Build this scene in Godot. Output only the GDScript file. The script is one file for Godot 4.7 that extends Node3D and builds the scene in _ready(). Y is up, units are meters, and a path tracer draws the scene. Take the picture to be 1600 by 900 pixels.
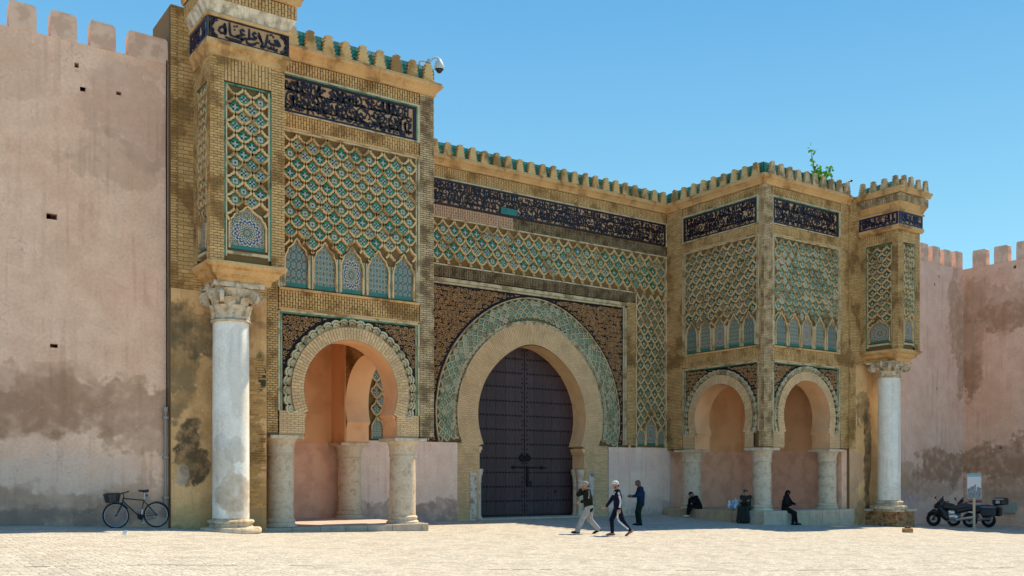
extends Node3D
# A monumental tiled city gate seen from the left. x runs along the gate to the right, y up, z out towards the square; metres.

# Lays triangles, boxes, extrusions, lathes and tubes into one mesh.
class Build:
	var v := PackedVector3Array()
	var nn := PackedVector3Array()
	var uv := PackedVector2Array()
	var c := PackedColorArray()
	var xf := Transform3D.IDENTITY
	var col := Color.WHITE
	var split := false          # every box or moulding becomes a piece of its own
	var cuts := []
	func tri(a: Vector3, b: Vector3, d: Vector3) -> void:   # clockwise seen from outside
		a = xf * a
		b = xf * b
		d = xf * d
		var n := (d - a).cross(b - a).normalized()
		v.append(a); v.append(b); v.append(d)
		nn.append(n); nn.append(n); nn.append(n)
		uv.append(Vector2.ZERO); uv.append(Vector2.ZERO); uv.append(Vector2.ZERO)
		c.append(col); c.append(col); c.append(col)
	func tris(p: Array, n: Array, t: Array) -> void:        # a triangle with its own normals and uv
		for k in 3:
			v.append(xf * p[k]); nn.append((xf.basis * n[k]).normalized()); uv.append(t[k]); c.append(col)
	func quad(a: Vector3, b: Vector3, d: Vector3, e: Vector3) -> void:
		tri(a, b, d)
		tri(a, d, e)
	func quad_uv(p: Array, t: Array) -> void:
		var n: Vector3 = (p[2] - p[0]).cross(p[1] - p[0]).normalized()
		tris([p[0], p[1], p[2]], [n, n, n], [t[0], t[1], t[2]])
		tris([p[0], p[2], p[3]], [n, n, n], [t[0], t[2], t[3]])
	func box(x0: float, x1: float, y0: float, y1: float, z0: float, z1: float, back := false) -> void:
		if split:
			cuts.append(v.size())
		var a := Vector3(x0, y0, z1); var b := Vector3(x1, y0, z1); var d := Vector3(x1, y1, z1); var e := Vector3(x0, y1, z1)
		var f := Vector3(x0, y0, z0); var g := Vector3(x1, y0, z0); var h := Vector3(x1, y1, z0); var i := Vector3(x0, y1, z0)
		quad(a, e, d, b)
		quad(f, i, e, a)
		quad(b, d, h, g)
		quad(e, i, h, d)
		quad(a, b, g, f)
		if back:
			quad(g, h, i, f)
	func cbox(p: Vector3, s: Vector3) -> void:
		box(p.x - s.x / 2, p.x + s.x / 2, p.y - s.y / 2, p.y + s.y / 2, p.z - s.z / 2, p.z + s.z / 2, true)
	func rbox(x0: float, x1: float, y0: float, y1: float, z0: float, z1: float, ch: float) -> void:   # a box whose front and top edges are chamfered
		var p := PackedVector2Array([Vector2(x0 + ch, y0), Vector2(x1 - ch, y0), Vector2(x1, y0 + ch), Vector2(x1, y1 - ch), Vector2(x1 - ch, y1), Vector2(x0 + ch, y1), Vector2(x0, y1 - ch), Vector2(x0, y0 + ch)])
		prism(p, z0, z1 - ch, false)
		var q := PackedVector2Array()
		for k in p:
			q.append(Vector2(clampf(k.x, x0 + ch, x1 - ch), clampf(k.y, y0 + ch, y1 - ch)))
		for k in 8:
			var m := (k + 1) % 8
			quad(Vector3(p[k].x, p[k].y, z1 - ch), Vector3(q[k].x, q[k].y, z1), Vector3(q[m].x, q[m].y, z1), Vector3(p[m].x, p[m].y, z1 - ch))
		quad(Vector3(x0 + ch, y0 + ch, z1), Vector3(x0 + ch, y1 - ch, z1), Vector3(x1 - ch, y1 - ch, z1), Vector3(x1 - ch, y0 + ch, z1))
	func prism(p: PackedVector2Array, z0: float, z1: float, front := true, back := false) -> void:   # extrudes an outline along z
		if Geometry2D.is_polygon_clockwise(p):
			p = p.duplicate()
			p.reverse()
		var n := p.size()
		if front or back:
			var t := Geometry2D.triangulate_polygon(p)
			for k in range(0, t.size(), 3):
				var a := p[t[k]]; var b := p[t[k + 1]]; var d := p[t[k + 2]]
				if (b - a).cross(d - a) > 0:
					var s := b
					b = d
					d = s
				if front:
					tri(Vector3(a.x, a.y, z1), Vector3(b.x, b.y, z1), Vector3(d.x, d.y, z1))
				if back:
					tri(Vector3(a.x, a.y, z0), Vector3(d.x, d.y, z0), Vector3(b.x, b.y, z0))
		for k in n:
			var a := p[k]
			var b := p[(k + 1) % n]
			quad(Vector3(a.x, a.y, z0), Vector3(a.x, a.y, z1), Vector3(b.x, b.y, z1), Vector3(b.x, b.y, z0))
	func ribbon(p: PackedVector2Array, w, z0: float, z1: float, ends := true) -> void:   # a flat bar of width w (or w[k]) along a path, standing z0..z1
		var n := p.size()
		var l := PackedVector2Array()
		var r := PackedVector2Array()
		for k in n:
			var d := (p[mini(k + 1, n - 1)] - p[maxi(k - 1, 0)]).normalized()
			var ww: float = (w[k] if w is Array or w is PackedFloat32Array else w) * 0.5
			var o := Vector2(-d.y, d.x) * ww
			l.append(p[k] + o)
			r.append(p[k] - o)
		for k in n - 1:
			quad(Vector3(l[k].x, l[k].y, z1), Vector3(l[k + 1].x, l[k + 1].y, z1), Vector3(r[k + 1].x, r[k + 1].y, z1), Vector3(r[k].x, r[k].y, z1))
			quad(Vector3(l[k].x, l[k].y, z0), Vector3(l[k + 1].x, l[k + 1].y, z0), Vector3(l[k + 1].x, l[k + 1].y, z1), Vector3(l[k].x, l[k].y, z1))
			quad(Vector3(r[k].x, r[k].y, z1), Vector3(r[k + 1].x, r[k + 1].y, z1), Vector3(r[k + 1].x, r[k + 1].y, z0), Vector3(r[k].x, r[k].y, z0))
		if ends:
			quad(Vector3(l[0].x, l[0].y, z0), Vector3(l[0].x, l[0].y, z1), Vector3(r[0].x, r[0].y, z1), Vector3(r[0].x, r[0].y, z0))
			var m := n - 1
			quad(Vector3(r[m].x, r[m].y, z0), Vector3(r[m].x, r[m].y, z1), Vector3(l[m].x, l[m].y, z1), Vector3(l[m].x, l[m].y, z0))
	func lathe(p: PackedVector2Array, segs: int, o := Vector3.ZERO, smooth := 40.0, cap := true) -> void:   # p: (radius, height) from the bottom up
		var n := p.size()
		var fn := []
		for k in n - 1:
			var d := (p[k + 1] - p[k]).normalized()
			fn.append(Vector2(d.y, -d.x))
		var lim := cos(deg_to_rad(smooth))
		for k in n - 1:
			var n0: Vector2 = fn[k]
			var n1: Vector2 = fn[k]
			if k > 0 and n0.dot(fn[k - 1]) > lim:
				n0 = (n0 + fn[k - 1]).normalized()
			if k < n - 2 and n1.dot(fn[k + 1]) > lim:
				n1 = (n1 + fn[k + 1]).normalized()
			for s in segs:
				var a := TAU * s / segs
				var b := TAU * (s + 1) / segs
				var ca := Vector3(cos(a), 0, sin(a)); var cb := Vector3(cos(b), 0, sin(b))
				var q := [o + ca * p[k].x + Vector3.UP * p[k].y, o + ca * p[k + 1].x + Vector3.UP * p[k + 1].y, o + cb * p[k + 1].x + Vector3.UP * p[k + 1].y, o + cb * p[k].x + Vector3.UP * p[k].y]
				var m := [ca * n0.x + Vector3.UP * n0.y, ca * n1.x + Vector3.UP * n1.y, cb * n1.x + Vector3.UP * n1.y, cb * n0.x + Vector3.UP * n0.y]
				var t := [Vector2(float(s) / segs, p[k].y), Vector2(float(s) / segs, p[k + 1].y), Vector2(float(s + 1) / segs, p[k + 1].y), Vector2(float(s + 1) / segs, p[k].y)]
				tris([q[0], q[2], q[1]], [m[0], m[2], m[1]], [t[0], t[2], t[1]])
				tris([q[0], q[3], q[2]], [m[0], m[3], m[2]], [t[0], t[3], t[2]])
		if cap:
			for s in segs:
				var a := TAU * s / segs
				var b := TAU * (s + 1) / segs
				var y := p[n - 1].y
				var r := p[n - 1].x
				tri(o + Vector3(0, y, 0), o + Vector3(cos(a) * r, y, sin(a) * r), o + Vector3(cos(b) * r, y, sin(b) * r))
	func tube(p: Array, r, segs := 8, closed := false) -> void:   # a round bar through points; r is a radius or one for each point
		var n := p.size()
		var rings := []
		var up := Vector3.UP
		for k in n:
			var d: Vector3 = (p[(k + 1) % n] - p[(k + n - 1) % n]) if closed else (p[mini(k + 1, n - 1)] - p[maxi(k - 1, 0)])
			d = d.normalized()
			if absf(d.dot(up)) > 0.95:
				up = Vector3.RIGHT if absf(d.x) < 0.9 else Vector3.UP
			var e := up.cross(d).normalized()
			up = d.cross(e).normalized()
			var ring := []
			var rr: float = r[k] if r is Array else r
			for s in segs:
				var a := TAU * s / segs
				ring.append([p[k] + (e * cos(a) + up * sin(a)) * rr, e * cos(a) + up * sin(a)])
			rings.append(ring)
		var z := Vector2.ZERO
		for k in (n if closed else n - 1):
			var a: Array = rings[k]
			var b: Array = rings[(k + 1) % n]
			for s in segs:
				var t := (s + 1) % segs
				tris([a[s][0], b[t][0], a[t][0]], [a[s][1], b[t][1], a[t][1]], [z, z, z])
				tris([a[s][0], b[s][0], b[t][0]], [a[s][1], b[s][1], b[t][1]], [z, z, z])
		if not closed:
			for k in [0, n - 1]:
				for s in segs:
					tri(p[k], rings[k][s][0], rings[k][(s + 1) % segs][0])
	func ball(o: Vector3, s: Vector3, n := 10) -> void:
		var z := Vector2.ZERO
		for i in n:
			for j in n * 2:
				var q := []
				var m := []
				for k in [[0, 0], [1, 0], [1, 1], [0, 1]]:
					var th: float = PI * (i + k[0]) / n
					var ph: float = PI * (j + k[1]) / n
					var d := Vector3(sin(th) * cos(ph), cos(th), sin(th) * sin(ph))
					q.append(o + d * s)
					m.append((d / s).normalized())
				tris([q[0], q[1], q[2]], [m[0], m[1], m[2]], [z, z, z])
				tris([q[0], q[2], q[3]], [m[0], m[2], m[3]], [z, z, z])
	func piece(i: int, j: int) -> Build:
		var q := Build.new()
		q.v = v.slice(i, j)
		q.nn = nn.slice(i, j)
		q.uv = uv.slice(i, j)
		q.c = c.slice(i, j)
		return q
	func mesh() -> ArrayMesh:
		var a := []
		a.resize(Mesh.ARRAY_MAX)
		a[Mesh.ARRAY_VERTEX] = v
		a[Mesh.ARRAY_NORMAL] = nn
		a[Mesh.ARRAY_TEX_UV] = uv
		a[Mesh.ARRAY_COLOR] = c
		var m := ArrayMesh.new()
		if v.size():
			m.add_surface_from_arrays(Mesh.PRIMITIVE_TRIANGLES, a)
		return m

var rng := RandomNumberGenerator.new()
var M := {}                       # materials by name
var base := {}                    # thing -> its place, so that parts can be laid in world coordinates
var names := {}

func numbered(called: String) -> String:
	var k: int = names.get(called, -1) + 1
	names[called] = k
	return called if k == 0 else "%s_%03d" % [called, k]

func thing(called: String, label: String, category: String, at := Vector3.ZERO, turn := 0.0, group := "") -> Node3D:
	var o := Node3D.new()
	o.name = numbered(called)
	add_child(o)
	o.position = at
	o.rotation.y = turn
	base[o] = at
	return tag(o, label, category, group)

func tag(o: Node3D, label: String, category := "", group := "") -> Node3D:
	o.set_meta("label", label)
	if category:
		o.set_meta("category", category)
	if group:
		o.set_meta("group", group)
	return o

var last := []
func obj(called: String, b, m: Material, parent: Node = self, kind := "") -> MeshInstance3D:
	if b is Build and b.split and b.cuts.size() > 1:
		var all := []
		for k in b.cuts.size():
			all.append(obj(called, b.piece(b.cuts[k], b.cuts[k + 1] if k + 1 < b.cuts.size() else b.v.size()), m, parent, kind))
		last = all
		return all[0]
	var o := MeshInstance3D.new()
	o.name = numbered(called) if parent == self else called
	o.mesh = b.mesh() if b is Build else b
	o.material_override = m
	parent.add_child(o, true)
	if kind:
		o.set_meta("kind", kind)
	last = [o]
	return o

func part(called: String, b, m: Material, t: Node3D, kind := "") -> MeshInstance3D:   # a part whose mesh was laid in world coordinates
	var o := obj(called, b, m, t, kind)
	for k in last:
		k.position = -base[t]
	return o

func lin(r: float, g: float, b: float) -> Color:
	return Color(r, g, b).linear_to_srgb()

func mat(called: String, c: Color, rough := 0.85, opts := {}) -> StandardMaterial3D:   # c is a linear base colour
	var m := StandardMaterial3D.new()
	m.resource_name = called
	m.albedo_color = c.linear_to_srgb()
	m.roughness = rough
	m.cull_mode = BaseMaterial3D.CULL_DISABLED
	m.metallic_specular = opts.get("spec", 0.35)
	m.metallic = opts.get("metal", 0.0)
	m.vertex_color_use_as_albedo = opts.get("vc", false)
	if opts.has("tex"):
		m.albedo_texture = opts.tex
		if opts.has("scale"):
			m.uv1_triplanar = true
			m.uv1_world_triplanar = true
			m.uv1_scale = Vector3.ONE * opts.scale
	if opts.has("height"):
		m.heightmap_enabled = true
		m.heightmap_texture = opts.height
		m.heightmap_scale = opts.get("depth", 1.0)
		m.uv1_triplanar = true
		m.uv1_world_triplanar = true
		m.uv1_scale = Vector3.ONE * opts.get("scale", 1.0)
	if opts.has("detail"):
		m.detail_enabled = true
		m.detail_albedo = opts.detail
		m.detail_blend_mode = BaseMaterial3D.BLEND_MODE_MUL
		m.detail_uv_layer = BaseMaterial3D.DETAIL_UV_2
		m.uv2_triplanar = true
		m.uv2_world_triplanar = true
		m.uv2_scale = Vector3.ONE * opts.get("dscale", 0.2)
	M[called] = m
	return m

func noise_tex(freq: float, seed_: int, stops: Array, size := 256, octaves := 5, warp := false) -> NoiseTexture2D:   # stops: [at, linear colour] pairs
	var n := FastNoiseLite.new()
	n.noise_type = FastNoiseLite.TYPE_SIMPLEX_SMOOTH
	n.frequency = freq
	n.seed = seed_
	n.fractal_octaves = octaves
	n.fractal_gain = 0.58
	n.domain_warp_enabled = warp
	n.domain_warp_amplitude = 40.0
	n.domain_warp_frequency = freq
	var t := NoiseTexture2D.new()
	t.width = size
	t.height = size
	t.seamless = true
	t.noise = n
	var g := Gradient.new()
	g.offsets = PackedFloat32Array(stops.map(func(s): return s[0]))
	g.colors = PackedColorArray(stops.map(func(s): return (s[1] as Color).linear_to_srgb()))
	t.color_ramp = g
	return t

func grey(x: float) -> Color:
	return Color(x, x, x)

# Height of the sloping square.
func ground_y(u: float, n: float) -> float:
	var ks := [[-30, 0.75], [0, 0.62], [4, 0.55], [7.5, 0.40], [9.2, 0.25], [10.7, 0.19], [15.7, 0.02], [21, -0.07], [26, -0.11], [33, -0.26], [38, -0.42], [44, -0.6], [50, -0.72], [80, -0.9]]
	var near := 0.0
	for k in ks.size() - 1:
		if u >= ks[k][0] and u <= ks[k + 1][0]:
			near = lerpf(ks[k][1], ks[k + 1][1], (u - ks[k][0]) / (ks[k + 1][0] - ks[k][0]))
	if u > 80:
		near = -0.9
	if u < -30:
		near = 0.75
	var wall := lerpf(near, 0.0, smoothstep(14.0, 18.0, u) * (1.0 - smoothstep(32.0, 36.0, u)))
	var y := lerpf(wall, near, clampf(n / 6.0, 0.0, 1.0))
	return y - 0.012 * clampf(n - 6.0, 0.0, 30.0)

# ---------------------------------------------------------------- the scene

func _ready() -> void:
	# camera: level, lens shifted up
	var cam := Camera3D.new()
	cam.name = "camera"
	cam.projection = Camera3D.PROJECTION_FRUSTUM
	cam.keep_aspect = Camera3D.KEEP_HEIGHT
	cam.near = 0.1
	cam.far = 2000.0
	cam.size = 0.1 * 900.0 / 1505.0
	cam.frustum_offset = Vector2(0, 0.1 * 295.0 / 1505.0)
	cam.position = Vector3(0, 1.8, 33.5)
	cam.rotation_degrees.y = -35.0
	add_child(cam)
	cam.current = true
	# sky, sun, exposure
	var env := Environment.new()
	env.background_mode = Environment.BG_SKY
	var sm := ProceduralSkyMaterial.new()
	sm.sky_top_color = Color(0.105, 0.315, 0.485)
	sm.sky_horizon_color = Color(0.455, 0.615, 0.65)
	sm.sky_curve = 0.22
	sm.sky_energy_multiplier = 1.0
	sm.ground_bottom_color = Color(0.45, 0.40, 0.33)
	sm.ground_horizon_color = Color(0.62, 0.66, 0.66)
	var sky := Sky.new()
	sky.sky_material = sm
	env.sky = sky
	env.background_energy_multiplier = 1.0
	env.tonemap_mode = Environment.TONE_MAPPER_LINEAR
	env.tonemap_exposure = 3.4
	env.sdfgi_enabled = true
	env.ssao_enabled = true
	env.ssil_enabled = true
	var we := WorldEnvironment.new()
	we.name = "environment"
	we.environment = env
	add_child(we)
	var sun := DirectionalLight3D.new()
	sun.name = "sun"
	sun.light_color = Color(1.0, 0.94, 0.83)
	sun.light_energy = 0.66
	sun.light_angular_distance = 0.5
	sun.shadow_enabled = true
	add_child(sun)
	sun.look_at_from_position(Vector3.ZERO, -Vector3(0.69, 1.0, -0.14), Vector3.UP)
	rng.seed = 2
	make_materials()
	merlons = [merlon_mesh(0.39, 0.55, 0.12)]
	lay_ground()
	main_gate()
	left_tower()
	right_tower()
	city_walls()
	people()
	small_things()

# ---------------------------------------------------------------- textures and materials

func brick_tex(len_: int, course: int, joint: int, seed_: int, lo: float, hi: float, mortar: float, as_height: bool) -> ImageTexture:   # bond of bricks, 512 px square
	var im := Image.create(512, 512, false, Image.FORMAT_RGB8)
	var r := RandomNumberGenerator.new()
	r.seed = seed_
	im.fill(grey(mortar) if as_height else Color(mortar * 0.8, mortar * 0.66, mortar * 0.5).linear_to_srgb())
	for row in 512 / course:
		var off := (len_ / 2) * (row % 2)
		for k in 512 / len_:
			var x := k * len_ + off
			var t := r.randf_range(lo, hi)
			var w := r.randf_range(-0.05, 0.05)
			var col := grey(t) if as_height else Color(t, t * (0.98 + w), t * (0.95 + 2 * w)).linear_to_srgb()
			var j := joint + r.randi_range(0, 1)
			for s in [0, -512]:
				im.fill_rect(Rect2i(x + s, row * course, len_ - j, course - j), col)
	return ImageTexture.create_from_image(im)

func picture(w: int, h: int, f: Callable) -> ImageTexture:   # f(x in 0..1, y in 0..1 from the bottom) gives a linear colour
	var im := Image.create(w, h, false, Image.FORMAT_RGB8)
	for y in h:
		for x in w:
			im.set_pixel(x, y, (f.call((x + 0.5) / w, 1.0 - (y + 0.5) / h) as Color).linear_to_srgb())
	return ImageTexture.create_from_image(im)

func noise(seed_: int, freq: float, oct := 4) -> FastNoiseLite:
	var n := FastNoiseLite.new()
	n.noise_type = FastNoiseLite.TYPE_SIMPLEX_SMOOTH
	n.seed = seed_
	n.frequency = freq
	n.fractal_octaves = oct
	return n

# Plaster of a city wall: w x h metres from its lower left corner, with the stains listed as [x, y, rx, ry, strength, colour].
func plaster_tex(w: float, h: float, px: int, seed_: int, c0: Color, c1: Color, stains: Array) -> ImageTexture:
	var n1 := noise(seed_, 0.35, 5)
	var n2 := noise(seed_ + 1, 1.3, 5)
	var n3 := noise(seed_ + 2, 9.0, 3)
	var n4 := noise(seed_ + 3, 0.55, 6)
	var n5 := noise(seed_ + 4, 2.6, 4)
	var n6 := noise(seed_ + 5, 0.8, 3)
	var n7 := noise(seed_ + 6, 0.45, 4)
	var g0 := noise(seed_ + 7, 0.9, 3)
	return picture(int(w * px), int(h * px), func(fx: float, fy: float) -> Color:
		var x := fx * w
		var y := fy * h
		var a := n1.get_noise_2d(x, y)
		var b := n2.get_noise_2d(x, y)
		var f := n3.get_noise_2d(x, y)
		var col := c0.lerp(c1, clampf(0.5 + a * 0.9 + b * 0.5, 0.0, 1.0))
		for s in stains:
			if absf(x - s[0]) > s[2] * 2.2 or absf(y - s[1]) > s[3] * 2.2:
				continue
			var g := n5.get_noise_2d(x + s[0], y)
			var dx: float = (x - s[0]) / s[2] + n4.get_noise_2d(x + s[1] * 7.0, y) * 0.75 + g * 0.35
			var dy: float = (y - s[1]) / s[3] + n4.get_noise_2d(x, y + 31.0 + s[0]) * 0.75 + g * 0.35
			var q := dx * dx + dy * dy
			if q < 1.5:
				col = col.lerp(s[5], minf(1.0, s[4] * 1.15) * (1.0 - smoothstep(0.72, 1.3, q)) * clampf(0.82 + 0.7 * b + 0.4 * g + 0.3 * f, 0.0, 1.0))
		var run := n6.get_noise_2d(x * 5.0, y * 0.22)
		if run > 0.12:
			col = col.lerp(col * Color(0.80, 0.76, 0.73), clampf((run - 0.12) * 2.2, 0.0, 0.55) * clampf(0.5 + n4.get_noise_2d(x + 40.0, y) * 1.6, 0.0, 1.0))
		if absf(n7.get_noise_2d(x, y)) < 0.006 and a + b * 0.5 > 0.12:
			col = col * 0.80
		if f > 0.48 and g0.get_noise_2d(x, y) > 0.3:
			col = col.lerp(Color(0.78, 0.64, 0.52), 0.3)
		return col * (1.0 + 0.12 * f + 0.06 * b))

# A panel of cut-tile mosaic: rosettes of white, blue, green, ochre and black pieces.
func mosaic_tex(kind: int) -> ImageTexture:
	var white := Color(0.60, 0.54, 0.42)
	var blue := Color(0.03, 0.06, 0.17)
	var teal := Color(0.03, 0.21, 0.13)
	var ochre := Color(0.42, 0.17, 0.055)
	var black := Color(0.02, 0.02, 0.03)
	var n := noise(400 + kind, 40.0, 2)
	return picture(240, 320, func(fx: float, fy: float) -> Color:
		var p := Vector2(fx, fy * 1.333)
		var q := (p - Vector2(0.5, 0.55)) * 2.0
		var big := kind == 2 and q.length() < 0.86
		if not big:
			p = p * (4.0 if kind == 0 else 3.2)
			if kind == 1:
				p = Vector2(p.x + p.y, p.x - p.y)
			q = Vector2(fposmod(p.x, 1.0) - 0.5, fposmod(p.y, 1.0) - 0.5) * 1.7
		var folds := 16.0 if big else 8.0
		var r := q.length() * (1.25 if big else 1.0)
		var a := fposmod(atan2(q.y, q.x), TAU / folds) / (TAU / folds)
		var edge := absf(a - 0.5) * 2.0
		var ring := int(r * (11.0 if big else 7.5) + edge * 0.8)
		var line := fposmod(r * (11.0 if big else 7.5) + edge * 0.8, 1.0)
		var wear := 1.0 + 0.35 * n.get_noise_2d(fx, fy)
		if line < 0.13:
			return (white if (ring + kind) % 2 else black) * wear
		var pal := [[white, blue, ochre, teal, white, black, teal, blue, ochre, teal], [black, white, teal, blue, teal, white, ochre, teal, blue, teal], [blue, white, ochre, teal, black, white, teal, ochre, white, blue]]
		var k: int = (ring + (1 if edge > 0.55 else 0)) % 10
		return (pal[kind % 3][k] as Color) * wear)

func make_materials() -> void:
	var soft := noise_tex(0.012, 3, [[0.25, grey(0.82)], [0.5, grey(0.95)], [0.75, grey(1.0)]])
	var grime := noise_tex(0.010, 7, [[0.27, Color(0.46, 0.41, 0.36)], [0.40, Color(0.80, 0.76, 0.70)], [0.56, grey(0.96)], [0.8, grey(1.0)]], 512, 6, true)
	var lichen := noise_tex(0.014, 11, [[0.26, Color(0.40, 0.37, 0.34)], [0.42, Color(0.70, 0.66, 0.60)], [0.58, Color(0.92, 0.90, 0.86)], [0.8, grey(1.0)]], 512, 6, true)
	var fine := noise_tex(0.06, 5, [[0.3, grey(0.84)], [0.7, grey(1.0)]], 256, 4)
	var bt := brick_tex(64, 16, 3, 21, 0.55, 1.0, 0.42, false)
	var bh := brick_tex(64, 16, 3, 21, 0.6, 0.9, 0.1, true)
	var tan_ := Color(0.79, 0.495, 0.21)
	mat("brick", tan_, 0.9, {tex = bt, height = bh, depth = 0.8, scale = 0.78, detail = grime, dscale = 0.11})
	mat("brick_plain", tan_ * 1.02, 0.9, {tex = fine, scale = 1.1, detail = grime, dscale = 0.13, vc = true})
	mat("brick_grey", Color(0.74, 0.545, 0.32), 0.92, {tex = fine, scale = 1.0, detail = lichen, dscale = 0.19, vc = true})
	mat("brick_dark", Color(0.36, 0.26, 0.145), 0.95, {tex = fine, scale = 0.9, detail = lichen, dscale = 0.17, vc = true})
	mat("brick_pale", Color(0.90, 0.61, 0.335), 0.88, {tex = fine, scale = 1.2, detail = soft, dscale = 0.2, vc = true})
	mat("brick_rose", Color(0.70, 0.43, 0.26), 0.9, {tex = fine, scale = 1.2, vc = true})
	mat("joint", Color(0.25, 0.145, 0.065), 0.95, {tex = fine, scale = 1.6})
	mat("joint_pale", Color(0.54, 0.345, 0.18), 0.95, {tex = fine, scale = 1.6})
	mat("joint_grey", Color(0.15, 0.11, 0.07), 0.95, {tex = fine, scale = 1.6})
	mat("moulding", Color(0.76, 0.46, 0.20), 0.9, {tex = fine, scale = 0.8, detail = grime, dscale = 0.15})
	mat("moulding_white", Color(0.88, 0.78, 0.62), 0.9, {tex = fine, scale = 0.9, detail = lichen, dscale = 0.33})
	mat("rib", Color(0.82, 0.545, 0.27), 0.88, {tex = fine, scale = 1.1, detail = grime, dscale = 0.2})
	mat("rib_worn", Color(0.76, 0.52, 0.275), 0.9, {tex = fine, scale = 1.1, detail = lichen, dscale = 0.12})
	mat("cell", Color(0.22, 0.145, 0.06), 0.9, {tex = fine, scale = 2.0})
	mat("cell_green", Color(0.16, 0.17, 0.09), 0.6, {tex = fine, scale = 2.0})
	mat("glaze", Color.WHITE, 0.28, {vc = true, spec = 0.5, tex = fine, scale = 1.7})
	mat("glaze_green", Color(0.035, 0.20, 0.15), 0.3, {spec = 0.5, tex = fine, scale = 1.4, detail = soft, dscale = 0.5})
	mat("frame_green", Color(0.13, 0.28, 0.17), 0.5, {tex = fine, scale = 1.4, detail = grime, dscale = 0.4})
	mat("glaze_rough", Color.WHITE, 0.5, {vc = true, spec = 0.4, tex = fine, scale = 1.7})
	mat("glaze_navy", Color(0.020, 0.013, 0.022), 0.5, {spec = 0.45})
	mat("glaze_blue", Color(0.030, 0.026, 0.065), 0.45, {spec = 0.45})
	mat("tan_ground", Color(0.62, 0.37, 0.19), 0.85, {tex = fine, scale = 1.8, detail = soft, dscale = 0.4})
	mat("tan_scroll", Color(0.52, 0.285, 0.125), 0.8, {tex = fine, scale = 1.8, detail = soft, dscale = 0.4})
	mat("brown_ground", Color(0.014, 0.011, 0.014), 0.6, {tex = fine, scale = 1.8})
	mat("white_line", Color(0.70, 0.56, 0.34), 0.8, {tex = fine, scale = 1.6, detail = grime, dscale = 0.3})
	mat("plaster_orange", Color(0.86, 0.49, 0.255), 0.92, {tex = noise_tex(0.008, 31, [[0.25, Color(0.88, 0.84, 0.82)], [0.42, Color(0.96, 0.94, 0.93)], [0.6, grey(1.0)]], 512), scale = 0.16})
	mat("plaster_rose", Color(0.88, 0.53, 0.37), 0.92, {tex = noise_tex(0.010, 33, [[0.22, Color(0.84, 0.79, 0.77)], [0.45, Color(0.95, 0.93, 0.92)], [0.6, grey(1.0)], [0.75, Color(0.95, 0.96, 0.97)]], 512, 6, true), scale = 0.22})
	mat("plaster_soffit", Color(0.84, 0.54, 0.28), 0.92, {tex = soft, scale = 0.3})
	mat("roof_flat", Color(0.36, 0.29, 0.20), 0.95, {tex = fine, scale = 0.4})
	var vein := noise_tex(0.010, 41, [[0.16, Color(0.76, 0.68, 0.58)], [0.30, Color(0.96, 0.94, 0.91)], [0.60, grey(1.0)], [0.86, Color(0.92, 0.89, 0.85)]], 512, 5, true)
	mat("marble", Color(0.90, 0.84, 0.75), 0.6, {tex = vein, scale = 0.35, detail = soft, dscale = 0.6})
	mat("marble_old", Color(0.72, 0.59, 0.43), 0.75, {tex = vein, scale = 0.55, detail = grime, dscale = 0.6})
	mat("stone_column", Color(0.76, 0.62, 0.46), 0.8, {tex = noise_tex(0.012, 43, [[0.20, Color(0.70, 0.60, 0.50)], [0.40, Color(0.92, 0.88, 0.83)], [0.6, grey(1.0)], [0.82, Color(0.88, 0.81, 0.72)]], 512, 6, true), scale = 0.4, detail = fine, dscale = 0.8})
	mat("stone_step", Color(0.62, 0.51, 0.38), 0.9, {tex = soft, scale = 0.5, detail = fine, dscale = 0.9, vc = true})
	mat("floor_stone", Color(0.55, 0.44, 0.37), 0.9, {tex = soft, scale = 0.4})
	mat("iron", Color(0.018, 0.016, 0.018), 0.5, {metal = 0.5})
	mat("white_post", Color(0.70, 0.59, 0.48), 0.8, {tex = fine, scale = 0.8, detail = grime, dscale = 0.5})
	mat("black_paint", Color(0.012, 0.012, 0.014), 0.35, {spec = 0.5})
	mat("rubber", Color(0.014, 0.014, 0.016), 0.8)
	mat("steel", Color(0.55, 0.56, 0.58), 0.3, {metal = 0.9})
	mat("grey_plastic", Color(0.055, 0.057, 0.062), 0.5)
	mat("light_grey", Color(0.42, 0.43, 0.43), 0.5)
	mat("pale_paint", Color(0.55, 0.55, 0.53), 0.5)
	mat("red_paint", Color(0.32, 0.015, 0.02), 0.35, {spec = 0.5})
	mat("old_brick", Color(0.80, 0.44, 0.21), 0.9, {tex = bt, height = bh, depth = 1.2, scale = 0.78, detail = grime, dscale = 0.5})
	var wood := noise_tex(0.02, 61, [[0.25, Color(0.55, 0.48, 0.50)], [0.5, grey(0.85)], [0.75, Color(1.0, 0.9, 0.85)]], 512, 5)
	var wm := mat("wood", Color(0.085, 0.050, 0.054), 0.5, {tex = wood, scale = 1.0, vc = true, spec = 0.4})
	wm.uv1_scale = Vector3(2.6, 0.14, 2.6)
	for k in 3:
		mat("mosaic%d" % k, grey(1.0), 0.35, {tex = mosaic_tex(k), spec = 0.5})

# ---------------------------------------------------------------- pieces of the facade

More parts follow.
